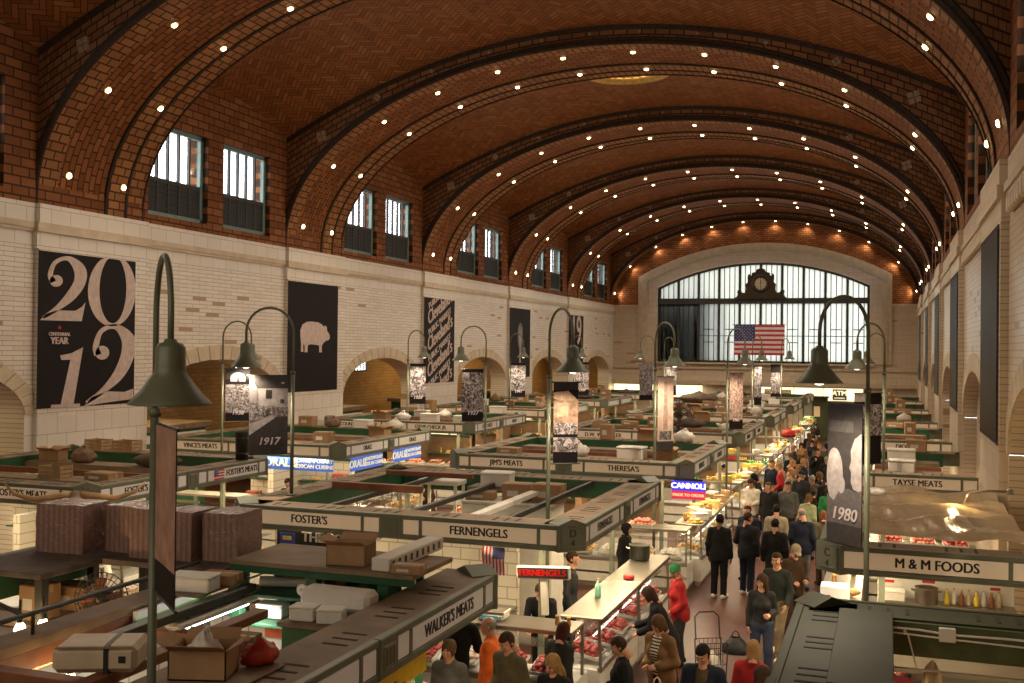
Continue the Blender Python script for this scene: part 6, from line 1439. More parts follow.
one('shelf_rail', 'steel shelf rail across the lower right stall', 'shelf', bx1((.1, 8.9, 1.55), (1.8, 9.2, 1.59)), m_steel); one('work_bench', 'white work bench at the lower right', 'bench', bx1((.1, 8.2, 0), (1.72, 9.7, 1.2)), m_white)
# kiosk and balloon things at the far end of the aisle
t = thing('green_kiosk', 'dark green kiosk with a pinned notice at the far end of the aisle', 'kiosk', (-4.0, 65.2, 0)); obj('body', bx1((-.7, -.5, 0), (.7, .5, 2.5), .02), m_olive, t); obj('roof', bx1((-.78, -.58, 2.5), (.78, .58, 2.58)), m_olive, t); obj('notice', bx1((-.05, -.512, 1.4), (.3, -.498, 2.0), 0), m_pale, t); obj('door', bx1((-.6, -.51, .05), (-.15, -.49, 2.2), 0), m_green, t); obj('handle', bx1((-.25, -.54, 1.0), (-.2, -.51, 1.2), 0), m_steel, t)
put('bag', (-4.15, 48.86, 1.37), .2, 'bright red sack on the far aisle counter', None, 1.15, {'sack': m_red, 'neck': m_red}); put('bag', (-4.2, 49.33, 1.37), 0, 'bright green sack behind the red sack on the far aisle counter', None, .62, {'sack': m_grn, 'neck': m_grn})
put('goose', (-4.5, 31.6, 2.78), .4, 'white fowl ornament on the front corner of the fourth block'); put('goose', (-4.6, 40.25, 2.782), 0, 'white fowl ornament on the front corner of the fifth block', None, 1.2)
put('fan', (-5.9, 31.6, 2.768), .3, 'round cage fan on the front of the fourth middle block', None, 1.5); put('tarp', (-8.3, 49.35, 2.78), .05, 'big dark bundled tarp on the far middle canopy', None, 1.5)
# ================================================================ PEOPLE
def _cap(P, a, b, ra, rb):
    a, b = np.array(a, float), np.array(b, float); ba = b-a; L = max(ba@ba, 1e-9); t = np.clip(((P-a)@ba)/L, 0, 1)
    return np.linalg.norm(P-a-t[..., None]*ba, axis=-1)-(ra+(rb-ra)*t)
def _ell(P, c, r):
    q = P-np.array(c, float); r = np.array(r, float); k0 = np.linalg.norm(q/r, axis=-1); k1 = np.linalg.norm(q/(r*r), axis=-1)
    return k0*(k0-1)/np.maximum(k1, 1e-6)
def _su(a, b, k): h = np.clip(.5+.5*(b-a)/k, 0, 1); return b*(1-h)+a*h-k*h*(1-h)
def _ss(a, b, k): h = np.clip(.5-.5*(a+b)/k, 0, 1); return a*(1-h)+(-b)*h+k*h*(1-h)      # a minus b
def nets(fn, lo, hi, h):
    ax = [np.arange(lo[i], hi[i]+h, h) for i in range(3)]; X = np.stack(np.meshgrid(*ax, indexing='ij'), -1); F = fn(X); S_ = F < 0
    n = np.array(F.shape)-1; sl = lambda A, d: A[d[0]:d[0]+n[0], d[1]:d[1]+n[1], d[2]:d[2]+n[2]]
    cs = [(i, j, k) for i in (0, 1) for j in (0, 1) for k in (0, 1)]; cnt = sum(sl(S_, c).astype(int) for c in cs); act = (cnt > 0) & (cnt < 8)
    acc = np.zeros((*n, 3)); num = np.zeros(n)
    for c in cs:
        for a in range(3):
            if c[a]: continue
            d = list(c); d[a] = 1; fa, fb = sl(F, c), sl(F, d); cr = (fa < 0) != (fb < 0); t = np.where(cr, fa/np.where(cr, fa-fb, 1), 0)
            p = np.array(c, float)+np.zeros((*n, 3)); p[..., a] += t; acc += np.where(cr[..., None], p, 0); num += cr
    idx = -np.ones(n, int); idx[act] = np.arange(act.sum()); base = np.stack(np.meshgrid(*[np.arange(k) for k in n], indexing='ij'), -1)
    V = ((base+acc/np.maximum(num, 1)[..., None])*h+np.array(lo))[act]; Q = []
    for a in range(3):
        b, c = (a+1) % 3, (a+2) % 3; s0 = [slice(1, -1)]*3; s1 = [slice(1, -1)]*3; s0[a] = slice(0, -1); s1[a] = slice(1, None)
        f0, f1 = S_[tuple(s0)], S_[tuple(s1)]; w = np.argwhere(f0 != f1)
        if not len(w): continue
        up = f0[tuple(w.T)]; off = np.ones(3, int); off[a] = 0; w = w+off
        eb, ec = np.eye(3, dtype=int)[b], np.eye(3, dtype=int)[c]; ids = [idx[tuple((w-x).T)] for x in (eb*0, eb, eb+ec, ec)]
        q = np.stack(ids, 1); q[~up] = q[~up][:, ::-1]; Q.append(q)
    Q = np.concatenate(Q); Q = Q[(Q >= 0).all(1)]; return V, Q
def to_mesh(name, parts, mats, fmat=None):
    vs, fs, o = [], [], 0
    for V, Q in parts: vs.append(V); fs.append(Q+o); o += len(V)
    V, Q = np.concatenate(vs), np.concatenate(fs); me = bpy.data.meshes.new(name); me.from_pydata(V.tolist(), [], Q.tolist())
    for m in mats: me.materials.append(m)
    if fmat is not None: me.polygons.foreach_set('material_index', fmat(V, Q).astype(int).tolist())
    me.polygons.foreach_set('use_smooth', [True]*len(me.polygons)); me.update(); return me
# head, in its own frame: centre of the skull at the origin, face towards -y
def f_skull(P): return _su(_ell(P, (0,.012,.022), (.074,.094,.092)), _ell(P, (0,-.026,-.045), (.056,.064,.074)), .03)
def f_head(P):
    d = f_skull(P); d = _su(d, _ell(P, (0,-.066,-.098), (.026,.024,.022)), .03)
    for s in (-1, 1):
        d = _su(d, _ell(P, (s*.036,-.064,-.028), (.026,.024,.026)), .025); d = _ss(d, _ell(P, (s*.031,-.104,.004), (.017,.016,.011)), .012); d = _su(d, _ell(P, (s*.031,-.083,.004), (.012,.011,.010)), .003)
        d = _su(d, _ell(P, (s*.077,.014,-.008), (.010,.020,.032)), .008)
    d = _su(d, _cap(P, (-.036,-.086,.026), (.036,-.086,.026), .009, .009), .014); d = _su(d, _cap(P, (0,-.092,.014), (0,-.115,-.027), .008, .0135), .012)
    d = _su(d, _ell(P, (0,-.088,-.062), (.024,.013,.010)), .008); return _su(d, _cap(P, (0,.025,-.07), (0,.045,-.20), .054, .056), .03)
_HV, _HQ = nets(f_head, (-.10,-.15,-.20), (.10,.13,.14), .0062)
def head_fmat(V, Q):
    c = V[Q].mean(1); m = np.zeros(len(Q)); lips = (((c-np.array([0,-.098,-.062]))/np.array([.026,.016,.010]))**2).sum(1) < 1; m[lips] = 1
    for s in (-1, 1):
        e = c-np.array([s*.031,-.093,.004]); m[((e/np.array([.0125,.02,.008]))**2).sum(1) < 1] = 2; m[((e/np.array([.0060,.02,.0065]))**2).sum(1) < 1] = 3
        m[(((c-np.array([s*.032,-.094,.029]))/np.array([.022,.016,.0065]))**2).sum(1) < 1] = 3
    return m
_HM = head_fmat(_HV, _HQ)
# hand, wrist at the origin, fingers towards -z, thumb towards -y, palm towards +x
def hand(curl):
    def f(P):
        d = None
        for i, y in enumerate((-.030,-.010,.010,.029)):
            m = _cap(P, (0, y*.6, -.008), (0, y, -.088), .015, .0125); d = m if d is None else _su(d, m, .014)
        for i, (y, L) in enumerate(((-.031,.072), (-.010,.082), (.011,.076), (.030,.058))):
            a1 = curl*(1+.06*i); a2 = a1*2.1; p0 = np.array([0,y,-.088]); p1 = p0+L*.55*np.array([math.sin(a1), y*.6, -math.cos(a1)]); p2 = p1+L*.48*np.array([math.sin(a2), y*.4, -math.cos(a2)])
            d = _su(d, _cap(P, p0, p1, .0095, .0088), .004); d = np.minimum(d, _cap(P, p1, p2, .0088, .0072))
        t0, t1, t2 = (.004,-.020,-.022), (.016,-.052,-.052), (.024+.02*curl,-.060,-.086)
        d = _su(d, _cap(P, t0, t1, .0145, .0105), .010); d = _su(d, _cap(P, t1, t2, .0105, .008), .004); return _su(d, _cap(P, (0,0,.05), (0,0,-.01), .026, .024), .014)
    return nets(f, (-.04,-.09,-.185), (.095,.06,.055), .0055)
HANDS = [hand(.28), hand(.95)]
def rotx(a): c, s = math.cos(a), math.sin(a); return np.array([[1,0,0],[0,c,-s],[0,s,c]])
def rotz(a): c, s = math.cos(a), math.sin(a); return np.array([[c,-s,0],[s,c,0],[0,0,1]])
PEL = np.array([0, 0, .94])
POSE = {  # lean, elbows and wrists from the shoulder (right = -x, left = +x), stride, head yaw, head pitch (down +), hand curl
 'stand': (2, [(-.05,.03,-.28), (.05,.03,-.28)], [(-.06,-.05,-.53), (.06,-.05,-.53)], 0, 0, 6, 0),
 'look':  (6, [(-.05,.04,-.28), (.05,.00,-.28)], [(-.05,-.06,-.52), (.00,-.20,-.42)], .05, 25, 22, 0),
 'hold':  (6, [(-.06,.02,-.28), (.06,.02,-.28)], [(.05,-.22,-.31), (-.05,-.24,-.28)], 0, -8, 28, 1),
 'walk':  (4, [(-.06,.10,-.26), (.06,-.05,-.28)], [(-.08,.06,-.51), (.05,-.24,-.45)], .22, 0, 4, 0),
 'reach': (24, [(-.04,-.20,-.20), (.04,-.16,-.23)], [(.02,-.44,-.17), (-.02,-.38,-.24)], .10, 5, 12, 0),
 'bag':   (2, [(-.05,.02,-.28), (.06,.03,-.27)], [(-.06,-.03,-.53), (-.03,-.22,-.27)], .04, -30, 8, 1),
 'raise': (3, [(-.06,-.04,-.27), (.05,.03,-.28)], [(.02,-.18,-.06), (.05,-.05,-.53)], .03, 12, 2, 1)}
def person_meshes(pose, fem):
    lean, EL, WR, stride, hy, hp, curl = POSE[pose]; R = rotx(math.radians(lean)); sw = .158 if fem else .180; hw = .100 if fem else .094
    T = lambda p: PEL+R@np.array(p, float); tors = lambda P: (P-PEL)@R
    sh = [T((s*sw, .015, .452)) for s in (-1, 1)]; el = [sh[i]+R@np.array(EL[i])*.98 for i in (0, 1)]; wr = [sh[i]+R@np.array(WR[i])*.98 for i in (0, 1)]
    hip = [PEL+np.array([s*hw, 0, -.03]) for s in (-1, 1)]; kn, an = [], []
    for i, s in enumerate((-1, 1)):
        st = stride*(1 if i else -1); kn.append(np.array([s*(hw+.005), -st*.75-.012, .50])); an.append(np.array([s*(hw+.01), -st*1.05+.02 if st > 0 else -st*1.15+.02, .085 if st >= 0 else .085+abs(st)*.22]))
    toe = [a+np.array([(-.02, .02)[i], -.165, -.05 if a[2] < .1 else -.075]) for i, a in enumerate(an)]
    def torso(P, e=0.0, waist=True):
        q = tors(P); d = _ell(q, (0,.0,-.01), ((.172 if fem else .158)+e, .112+e, .13+e)); d = _su(d, _ell(q, (0,.0,.17), ((.122 if fem else .135)+e, .095+e, .16+e)), .06)
        d = _su(d, _ell(q, (0,.005,.325), ((.138 if fem else .160)+e, .110+e, .165+e)), .06)
        if fem:
            for s in (-1, 1): d = _su(d, _ell(q, (s*.07,-.085,.30), (.058+e, .052+e, .06+e)), .04)
        for s in (-1, 1): d = _su(d, _cap(q, (s*.015,.02,.50), (s*(sw-.015),.015,.448), .052+e*.6, .052+e*.8), .05)
        return d
    def arms(P, e=0.0, cut=0.0):
        d = None
        for i in (0, 1):
            w = wr[i]+(el[i]-wr[i])*cut; m = _su(_cap(P, sh[i], el[i], .052+e, .041+e), _cap(P, el[i], w, .041+e, .027+e*1.15), .03); d = m if d is None else np.minimum(d, m)
        return d
    def legs(P, e=0.0):
        d = None
        for i in (0, 1):
            m = _su(_cap(P, hip[i], kn[i], .086+e, .058+e), _cap(P, kn[i], an[i], .056+e, .040+e*1.6), .04); d = m if d is None else _su(d, m, .03)
        return d
    pts = np.array(sh+el+wr+kn+an+toe+hip+[T((0,0,.55))]); lo, hi = pts.min(0)-.17, pts.max(0)+.17; lo[2] = -.02
    neck = T((0,.02,.50))
    def f_body(P):
        d = _su(torso(P), arms(P), .04); d = _su(d, legs(P), .05)
        for i in (0, 1): d = _su(d, _cap(P, an[i]+np.array([0,.04,-.045]), toe[i], .034, .03), .03)
        return _su(d, _cap(P, neck, T((0,.01,.575)), .066, .056), .04)
    bV, bQ = nets(f_body, lo, hi, .0165)
    HR = R@rotz(math.radians(hy))@rotx(math.radians(hp)); HC = T((0, -.012, .69)); hV = _HV@HR.T+HC; parts = [(bV, bQ), (hV, _HQ)]; nh = len(bQ)
    for i, s in enumerate((-1, 1)):
        V, Q = HANDS[curl]; V = V.copy(); Q_ = Q
        if s > 0: V[:, 0] *= -1; Q_ = Q[:, ::-1]
        z = -(wr[i]-el[i])/np.linalg.norm(wr[i]-el[i]); ref = np.array([0,-1.,.0]) if abs(z[1]) < .75 else np.array([-s*1.0,0,.6]); y = -(ref-z*(ref@z)); y /= np.linalg.norm(y); x = np.cross(y, z)
        parts.append((V@np.stack([x, y, z])+wr[i], Q_))
    body = to_mesh('body', parts, [m_skin, m_lip, m_eyewhite, m_dark], lambda V, Q: np.concatenate([np.zeros(nh), _HM, np.zeros(len(Q)-nh-len(_HM))]))
    out = {'body': body}
    nk = lambda P: _ell(tors(P), (0,-.035,.605), (.062,.080,.085))
    def f_top(hem, open_=False, e=.022):
        def f(P):
            q = tors(P); d = torso(P, e); 
            if hem < -.12: d = _su(d, _ell(q, (0,.01,hem+.10), (.19+e*.5, .145+e*.5, .34)), .06)
            d = _su(d, arms(P, e*.95, .05), .035); d = d-.004*np.sin(q[..., 2]*46+q[..., 0]*18)*np.clip(.5-q[..., 2], 0, .4)
            d = np.maximum(d, hem-q[..., 2])
            if e > .02: d = _su(d, np.maximum(_cap(q, (0,.018,.50), (0,.012,.56), .080, .074), q[..., 2]-.565), .02)
            d = np.maximum(d, -nk(P))
            if open_: d = np.maximum(d, -np.maximum(np.abs(q[..., 0])-(.045+.06*np.clip(q[..., 2], 0, 1)), q[..., 1]+.03))
            return d
        return f
    for nm, hem, op, e in (('sweater', -.10, False, .016), ('jacket', -.16, False, .028), ('open_jacket', -.16, True, .034), ('coat', -.42, False, .030)):
        if nm == 'open_jacket' and pose not in ('hold', 'bag', 'stand'): continue
        out[nm] = to_mesh(nm, [nets(f_top(hem, op, e), lo, hi, .0165)], [m_dark])
    def f_tr(P):
        q = tors(P); d = _su(_su(_ell(P-PEL, (0,0,-.02), ((.172 if fem else .160)+.012, .124, .14)), torso(P, .010), .02), legs(P, .017), .05); d = np.maximum(d, q[..., 2]-.04); return np.maximum(d, .055-P[..., 2])
    out['trousers'] = to_mesh('trousers', [nets(f_tr, lo, hi, .0165)], [m_dark])
    for i, nm in enumerate(('shoe_r', 'shoe_l')):
        def f_sh(P):
            d = _su(_cap(P, an[i]+np.array([0,.045,-.042]), toe[i]+np.array([0,0,.0]), .047, .041), _cap(P, an[i]+np.array([0,.01,-.02]), an[i]+np.array([0,.005,.02]), .05, .048), .03); return np.maximum(d, (an[i][2]-.085)*.98-P[..., 2]+.002)
        c = an[i]; out[nm] = to_mesh('shoe', [nets(f_sh, c+np.array([-.12,-.27,-.11]), c+np.array([.12,.14,.10]), .012)], [m_dark])
    M4 = Matrix([[*HR[0], HC[0]], [*HR[1], HC[1]], [*HR[2], HC[2]], [0,0,0,1]]); return out, M4, wr, HC
def hair_mesh(style):
    def cap_(P, e): return f_skull(P)-e
    front = lambda P: _ell(P, (0,-.10,-.035), (.062,.075,.085))
    def f(P):
        x, y, z = P[..., 0], P[..., 1], P[..., 2]
        if style == 'short': d = np.maximum(cap_(P, .013+.003*np.sin(x*90)*np.sin(y*80)), np.minimum(np.maximum(.056-z, -.088-y), np.maximum(-.012-y, -.075-z))); d = np.maximum(d, -np.maximum(.060-z, y+.06)*1.0) if False else d; return d
        if style == 'balding': return np.maximum(cap_(P, .009), np.maximum(np.maximum(-.002-y, z-.055), -.075-z))
        if style == 'hood': return _ss(np.maximum(cap_(P, .032), -.15-z), _ell(P, (0,-.12,-.03), (.07,.085,.105)), .02)
        if style in ('beanie', 'cap'):
            d = np.maximum(cap_(P, .020), .022-z+.12*np.clip(-y, -.1, .1)*0)
            if style == 'cap': d = _su(d, np.maximum(_ell(P, (0,-.11,.035), (.065,.075,.012)), y+.05), .01)
            return d
        L = dict(long=.20, bob=.085, bun=.0, pony=.0)[style]; d = cap_(P, .017+.0025*np.sin(x*120))
        d = np.maximum(d, np.maximum(-.06-z, -.11-y) if L == 0 else -.09-z)
        if L: d = _su(d, _ell(P, (0,.045,-.02-L*.55), (.088,.060,.085+L*.55)), .03); d = np.maximum(d, -.075-L-z+.012*np.sin(x*150))
        if L > .1:
            for s in (-1, 1): d = _su(d, _cap(P, (s*.072,.0,.0), (s*.085,-.03,-.24), .024, .018), .02)
        if style == 'bun': d = _su(d, _ell(P, (0,.115,.045), (.045,.04,.042)), .01)
        if style == 'pony': d = _su(d, _cap(P, (0,.10,.03), (0,.13,-.15), .030, .014), .02)
        return _ss(d, front(P), .015)
    lo = (-.13,-.20,-.36); hi = (.13,.20,.17); V, Q = nets(f, lo, hi, .0085); return to_mesh('hair', [(V, Q)], [m_dark])
m_skin = mat('skin', (.42,.21,.13), .5, var=.06, scale=20); m_lip = mat('lips', (.38,.13,.10), .45, var=0); m_eyewhite = mat('eye_white', (.6,.56,.5), .3, var=0); m_dark = mat('dark_iris', (.03,.02,.015), .4, var=0)
m_skin2 = mat('skin_dark', (.16,.075,.045), .5, var=.06, scale=20)
HAIR = {}; PM = {}
def cloth_mat(c): return mat('cloth_%d_%d_%d' % tuple(int(x*1000) for x in c), tuple(x*.62 for x in c), .85, var=.22, scale=9, spec=.2)
BLK, CHR, NAVY, BRN, TAN, OLV, GRY, RED, ORG, GRN, WHT, KHA, DEN, YEL, TEAL, BEI = (.012,.011,.012), (.035,.034,.034), (.018,.022,.045), (.075,.040,.020), (.26,.14,.06), (.13,.105,.06), (.13,.125,.115), (.46,.025,.028), (1.05,.20,.03), (.04,.26,.08), (.85,.78,.66), (.25,.18,.11), (.05,.065,.11), (.62,.38,.04), (.02,.16,.15), (.42,.34,.23)
H_BLK, H_BRN, H_RED, H_BLD, H_GRY, H_LBR = (.012,.009,.007), (.05,.025,.012), (.07,.018,.012), (.36,.20,.075), (.32,.29,.26), (.13,.065,.03)
def person(label, x, y, face, pose, fem, top, tcol, pcol, hair, hcol, h=1.72, group=None, skin=None, shirt=None, shoe=BLK, z=0):
    key = (pose, fem)
    if key not in PM: PM[key] = person_meshes(pose, fem)
    ms, M4, wr, HC = PM[key]; t = thing('person', label, 'person', (x, y, z), math.radians(face), group); t.scale = (h/1.755,)*3
    def part(nm, me, m=None):
        o = link(nm, me, t)
        if m is not None: o.material_slots[0].link = 'OBJECT'; o.material_slots[0].material = m
        return o
    part('body', ms['body'], skin); part(top, ms[top], cloth_mat(tcol)); part('trousers', ms['trousers'], cloth_mat(pcol))
    if shirt is not None: part('shirt', ms['sweater'], shirt)
    for s in ('shoe_r', 'shoe_l'): part('shoe', ms[s], cloth_mat(shoe))
    if hair:
        if hair not in HAIR: HAIR[hair] = hair_mesh(hair)
        o = part({'beanie': 'knitted_hat', 'cap': 'cap', 'hood': 'hood'}.get(hair, 'hair'), HAIR[hair], cloth_mat(hcol)); o.matrix_local = M4
        if hair in ('beanie', 'cap'):
            if 'short' not in HAIR: HAIR['short'] = hair_mesh('short')
            o = part('hair', HAIR['short'], cloth_mat(H_GRY)); o.matrix_local = M4
    t['wr'] = 0; del t['wr']
    return t, [t.matrix_basis @ Vector(w) for w in wr]
def stripes():
    t = NT('striped_shirt'); sp = t.n('ShaderNodeSeparateXYZ'); t.l(t.obj_co(), sp.inputs[0]); m = t.math('GREATER_THAN', t.math('FRACT', t.math('MULTIPLY', sp.outputs[2], 24.0)), .5)
    t.l(t.mix(m, (.02,.02,.025), (.55,.48,.38)), t.b.inputs['Base Color']); t.b.inputs['Roughness'].default_value = .85; return t.mt
def carried(name, label, hand_pos, w, d, h, m, cat='bag', off=(0,0,0)):
    """bag hanging from a hand"""
    hand_pos = hand_pos+Vector(off)
    t = thing(name, label, cat, (hand_pos.x, hand_pos.y, hand_pos.z-.09)); g = G(); n, k = 16, 9; R = []
    for i in range(k+1):
        v = i/k; s = .42+.62*math.sin(min(1, v*1.25)*PI/2) if v < .9 else .9
        R.append([(w/2*s*math.cos(2*PI*j/n)*(1+.06*math.sin(j*2.7+i)), d/2*s*math.sin(2*PI*j/n)*(1+.08*math.sin(j*1.9+2*i)), -.10-h*v) for j in range(n)])
    g.add([p for r in R for p in r], [(i*n+j, i*n+(j+1) % n, (i+1)*n+(j+1) % n, (i+1)*n+j) for i in range(k) for j in range(n)]+[tuple(k*n+j for j in range(n))]); obj('bag_body', g, m, t, True)
    g = G()
    for s in (-.5, .5): g.tube([(-w*.16, s*d*.3, -.12), (-w*.10, s*.02, -.03), (0, s*.01, .005), (w*.10, s*.02, -.03), (w*.16, s*d*.3, -.12)], .009, 6)
    obj('bag_handles', g, m, t, True); return t
pp = person
pp('smiling woman in a grey cardigan behind the glass under the near canopy', -4.93, 11.70, 0, 'stand', True, 'jacket', GRY, BLK, 'bun', H_LBR, 1.70)
pp('bald man in a bright orange fleece, seen from the side', -4.80, 12.75, -80, 'stand', False, 'jacket', ORG, CHR, 'balding', H_GRY, 1.74)
pp('man in an olive jacket looking down, beside the orange fleece', -4.30, 12.15, -25, 'hold', False, 'jacket', OLV, CHR, 'short', H_BRN, 1.76)
pp('person with dark red bobbed hair leaning towards the corner counter', -4.0, 13.15, 150, 'look', True, 'coat', CHR, BLK, 'bob', H_RED, 1.64)
pp('woman with long blonde hair and a dark coat looking down', -3.62, 11.80, -15, 'hold', True, 'coat', BLK, BLK, 'long', H_BLD, 1.66)
pp('person in black bending over, behind the orange fleece', -5.45, 13.1, 175, 'reach', False, 'jacket', BLK, BLK, 'short', H_BLK, 1.80)
pp('stallholder in black bending over the counter behind the display board', -5.0, 15.55, 10, 'reach', False, 'sweater', BLK, BLK, 'short', H_BRN, 1.70)
pp('person in dark grey standing behind the corner plaque, head out of sight', -4.98, 17.0, 100, 'stand', False, 'sweater', CHR, BLK, 'short', H_BRN, 1.82)
w_, h_ = pp('woman in a black coat and glasses reading at the meat counter', -3.02, 12.75, -75, 'hold', True, 'coat', BLK, BLK, 'short', H_BRN, 1.66)
carried('shopping_bag', 'pale green shopping bag held by the woman in the black coat', h_[0], .34, .22, .40, mat('pale_green_bag', (.50,.55,.36), .4), off=(-.06,-.17,-.02))
w_, h_ = pp('woman in an open tan jacket over a striped shirt, looking into a bag', -2.80, 13.9, -25, 'hold', True, 'open_jacket', TAN, BLK, 'bob', H_LBR, 1.70, shirt=stripes())
carried('shopping_bag', 'white plastic bag held by the woman in the tan jacket', h_[1], .34, .24, .42, mat('white_carrier_bag', (.62,.50,.38), .35), off=(.02,-.10,-.02))
pp('dark haired person in black reaching over the aisle counter', -3.08, 15.7, -85, 'reach', True, 'jacket', BLK, CHR, 'bob', H_BRN, 1.70)
pp('person in a red jacket and green knitted hat at the aisle counter', -3.20, 17.35, -60, 'look', True, 'jacket', RED, CHR, 'beanie', GRN, 1.68)
pp('man in a dark navy jacket with glasses walking with head down', -2.02, 12.6, -5, 'hold', False, 'open_jacket', NAVY, DEN, 'short', H_BLK, 1.74, shirt=cloth_mat((.10,.07,.03)))
pp('blonde woman in a red jacket at the bottom of the aisle', -1.55, 13.2, 165, 'look', True, 'jacket', RED, BLK, 'bob', H_BLD, 1.64)
pp('brown haired woman in a red coat nearest the green canopy', -1.32, 12.25, 140, 'bag', True, 'coat', RED, BLK, 'long', H_BRN, 1.62)
w_, h_ = pp('woman in a dark grey sweater carrying a black handbag down the aisle', -1.84, 17.1, 5, 'bag', True, 'sweater', CHR, DEN, 'long', H_BRN, 1.68)
carried('handbag', 'black handbag carried by the woman in the dark grey sweater', h_[0], .42, .24, .26, m_black, 'handbag', off=(-.19,-.06,0))
pp('man in a dark sweater and khaki trousers behind the woman with the handbag', -1.72, 18.4, -15, 'walk', False, 'sweater', (.03,.035,.03), KHA, 'short', H_BRN, 1.80, shoe=WHT)
pp('person in a beige cap and brown jacket at the right hand counter', -1.58, 19.9, 35, 'hold', False, 'jacket', BRN, BRN, 'cap', BEI, 1.70)
pp('tall person all in black standing with back turned by the glass case', -3.30, 22.4, 170, 'stand', False, 'jacket', BLK, BLK, 'short', H_BLK, 1.76, shoe=WHT, skin=m_skin2)
pp('person in black with a shoulder bag beside the tall person in black', -2.78, 22.9, 160, 'bag', False, 'jacket', (.02,.02,.022), NAVY, 'short', H_BRN, 1.76, shoe=WHT)
pp('man in dark blue facing the camera behind the two people in black', -2.95, 24.4, -20, 'stand', False, 'jacket', NAVY, DEN, 'short', H_BRN, 1.70)
pp('person in black with back turned in the middle of the aisle', -2.16, 22.4, 175, 'stand', False, 'coat', BLK, BLK, 'short', H_BLK, 1.74)
pp('person in a cream jacket with dark shoulders, back turned', -2.33, 24.5, 185, 'stand', False, 'jacket', BEI, BLK, 'short', H_BLK, 1.74)
pp('older man in a navy jacket and pale jeans, back turned', -1.72, 23.8, 190, 'look', False, 'jacket', NAVY, (.20,.22,.26), 'balding', H_GRY, 1.78)
pp('woman with auburn hair in an olive coat beside the navy jacket', -1.30, 24.5, 200, 'hold', True, 'coat', OLV, BRN, 'bob', (.16,.05,.02), 1.66)
pp('man in a white vest with black sleeves facing the camera', -3.42, 29.0, -10, 'hold', False, 'jacket', WHT, DEN, 'short', H_BRN, 1.78)
pp('man in a black coat beside the white vest', -2.90, 28.4, -25, 'stand', False, 'jacket', BLK, DEN, 'short', H_LBR, 1.78)
pp('man in a grey zipped jacket, hands down, facing the camera', -2.45, 28.9, -5, 'stand', False, 'jacket', GRY, CHR, 'short', H_BRN, 1.76)
pp('woman in a pale green jacket with back turned', -1.85, 27.4, 160, 'look', True, 'jacket', (.34,.36,.20), BLK, 'bob', H_LBR, 1.64)
pp('person with black hair at the far corner of the glass case', -3.55, 31.2, -120, 'look', True, 'jacket', CHR, BLK, 'bob', H_BLK, 1.66)
pp('person in a dark coat by the right hand stalls, behind the pale green jacket', -1.55, 30.7, 170, 'walk', False, 'coat', BLK, BLK, 'short', H_BLK, 1.74)
pp('person in a bright yellow jacket near the right hand stalls', -1.35, 33.6, 150, 'stand', True, 'jacket', YEL, BLK, 'short', H_BRN, 1.68)
pp('person carrying a bright green coat near the right hand stalls', -1.45, 29.2, 180, 'stand', True, 'coat', (.03,.22,.07), BLK, 'bob', H_BRN, 1.62)
# stallholders
pp('stallholder in a white coat reaching across the aisle counter', -5.02, 33.0, 80, 'reach', False, 'jacket', WHT, CHR, 'short', H_BLK, 1.76)
pp('stallholder in a black head covering behind the second block counter', -5.05, 21.2, 80, 'stand', True, 'coat', BLK, BLK, 'hood', BLK, 1.64)
pp('stallholder in dark clothes under the blue signs, left of two', -15.0, 24.45, 0, 'hold', False, 'sweater', CHR, BLK, 'short', H_BLK, 1.70)
pp('stallholder in a dark cap under the blue signs, right of two', -13.75, 25.2, 60, 'hold', True, 'sweater', BLK, BLK, 'cap', BLK, 1.66)
pp('stallholder in white beside the papers in the left row block', -13.85, 15.7, 70, 'reach', False, 'jacket', WHT, CHR, 'short', H_BRN, 1.74)
pp('customer in black seen past the left row counter', -11.9, 17.5, -70, 'look', False, 'jacket', BLK, CHR, 'short', H_BLK, 1.76)
pp('customer with brown hair below the left row blue signs', -11.85, 26.6, -80, 'look', True, 'coat', BRN, BLK, 'bob', H_BRN, 1.66)
pp('customer in black standing before the pork sign', -8.9, 12.9, 150, 'hold', True, 'coat', BLK, BLK, 'long', H_BRN, 1.66)
pp('stallholder in a red shirt at the lower right stall', -.05+.2, 15.0, 20, 'hold', False, 'sweater', RED, CHR, 'short', H_BRN, 1.72)
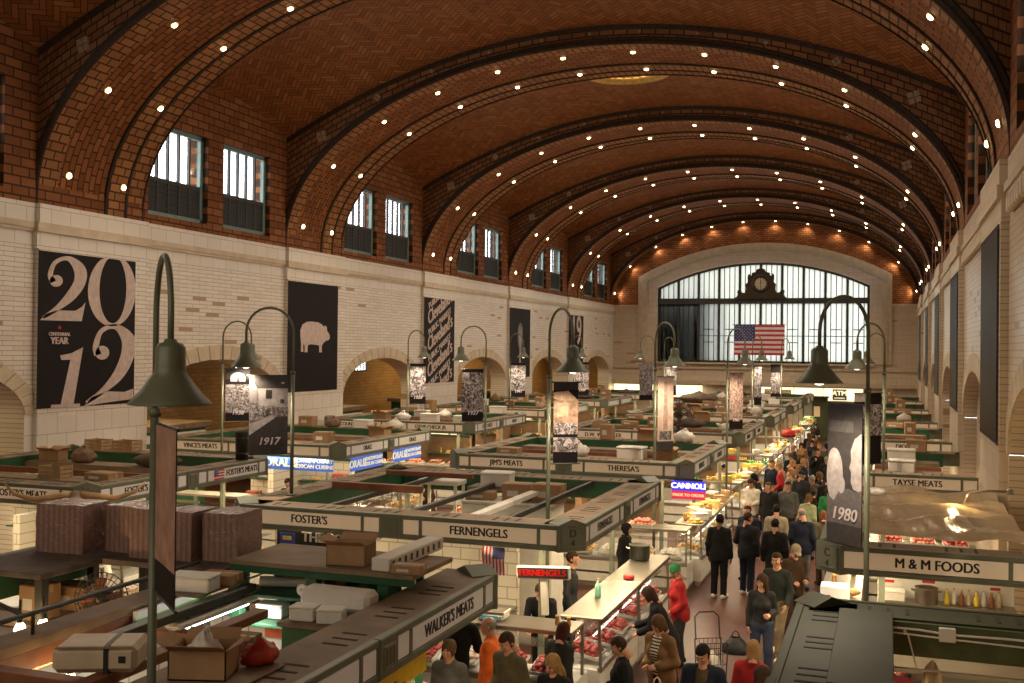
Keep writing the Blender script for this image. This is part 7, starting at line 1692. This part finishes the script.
# the crowd farther down the aisle
qp = random.Random(11); placed = []
TC = [('black', BLK), ('charcoal', CHR), ('navy', NAVY), ('brown', BRN), ('tan', TAN), ('red', RED), ('olive', OLV), ('charcoal', CHR), ('black', BLK), ('teal', TEAL), ('cream', BEI), ('navy', NAVY), ('maroon', (.12,.015,.02)), ('black', BLK), ('charcoal', CHR), ('black', BLK)]
HN = [('black hair', H_BLK), ('brown hair', H_BRN), ('light brown hair', H_LBR), ('grey hair', H_GRY), ('blonde hair', H_BLD), ('brown hair', H_BRN), ('black hair', H_BLK)]
yy = 30.2
for k in range(38):
    for _ in range(30):
        y = 31.4+(k/38)**1.15*25+qp.uniform(-.4,.4); x = qp.uniform(-3.40, -1.42)
        if all((x-a)**2+(y-b)**2 > .36 for a, b in placed) and not (y < 34 and (x < -3.1 or x > -1.8)): placed.append((x, y)); break
    else: continue
    fem = qp.random() < .45; cn, cc = TC[(k*5+qp.randrange(3)) % len(TC)]; hn, hc = qp.choice(HN); ps = qp.choice(['stand', 'look', 'walk', 'hold', 'bag', 'raise'] if not fem else ['look', 'hold', 'bag', 'walk']); hr = qp.choice(['bob', 'long', 'bun']) if fem else qp.choice(['short', 'short', 'balding', 'short', 'cap'])
    pp('person in %s with %s, %s along the crowded aisle' % (cn, hn, ['%dth' % (k+1), '1st', '2nd', '3rd'][k+1 if k < 3 else 0]), x, y, qp.choice([0, 180, -20, 160, 200, 30, -90, 90, 180]), ps, fem, qp.choice(['jacket', 'coat', 'jacket', 'sweater']), cc, qp.choice([BLK, CHR, DEN, DEN, KHA]), hr, hc if hr != 'cap' else qp.choice([RED, NAVY, BEI]), qp.uniform(1.60, 1.68) if fem else qp.uniform(1.70, 1.82), 'shoppers in the far aisle')
# shopping trolley with white bags beside the red jacket
t = thing('shopping_trolley', 'black wire shopping trolley with white goods beside the red jacket', 'trolley', (-2.58, 16.75, 0), .5); g = G()
for x in (-.2, .2):
    for y in (-.14, .14): g.tube([(x, y, .06), (x*1.1, y*1.1, .62)], .008, 6)
for z in (.12, .28, .45, .62):
    s = 1+.1*(z-.06)/.56; g.tube([(-.2*s,-.14*s,z), (.2*s,-.14*s,z), (.2*s,.14*s,z), (-.2*s,.14*s,z)], .006, 5, closed=True)
for k in range(7): g.tube([(-.2+k*.066, -.14, .12), (-.21+k*.07, -.154, .62)], .004, 4); g.tube([(-.2+k*.066, .14, .12), (-.21+k*.07, .154, .62)], .004, 4)
obj('basket', g, m_black, t); g = G(); g.tube([(-.2,.15,.6), (-.2,.22,.95), (-.12,.24,1.02), (.12,.24,1.02), (.2,.22,.95), (.2,.15,.6)], .012, 8); obj('handle', g, m_black, t)
for x in (-.19, .19): g = G(); g.tube([(x-.01, .1, .07), (x+.01, .1, .07)], .07, 14); obj('wheel', g, m_black, t)
put('white_bag', (-2.58, 16.75, .135), .5, 'white plastic bag sitting in the wire trolley', None, (.55, .5, .9))
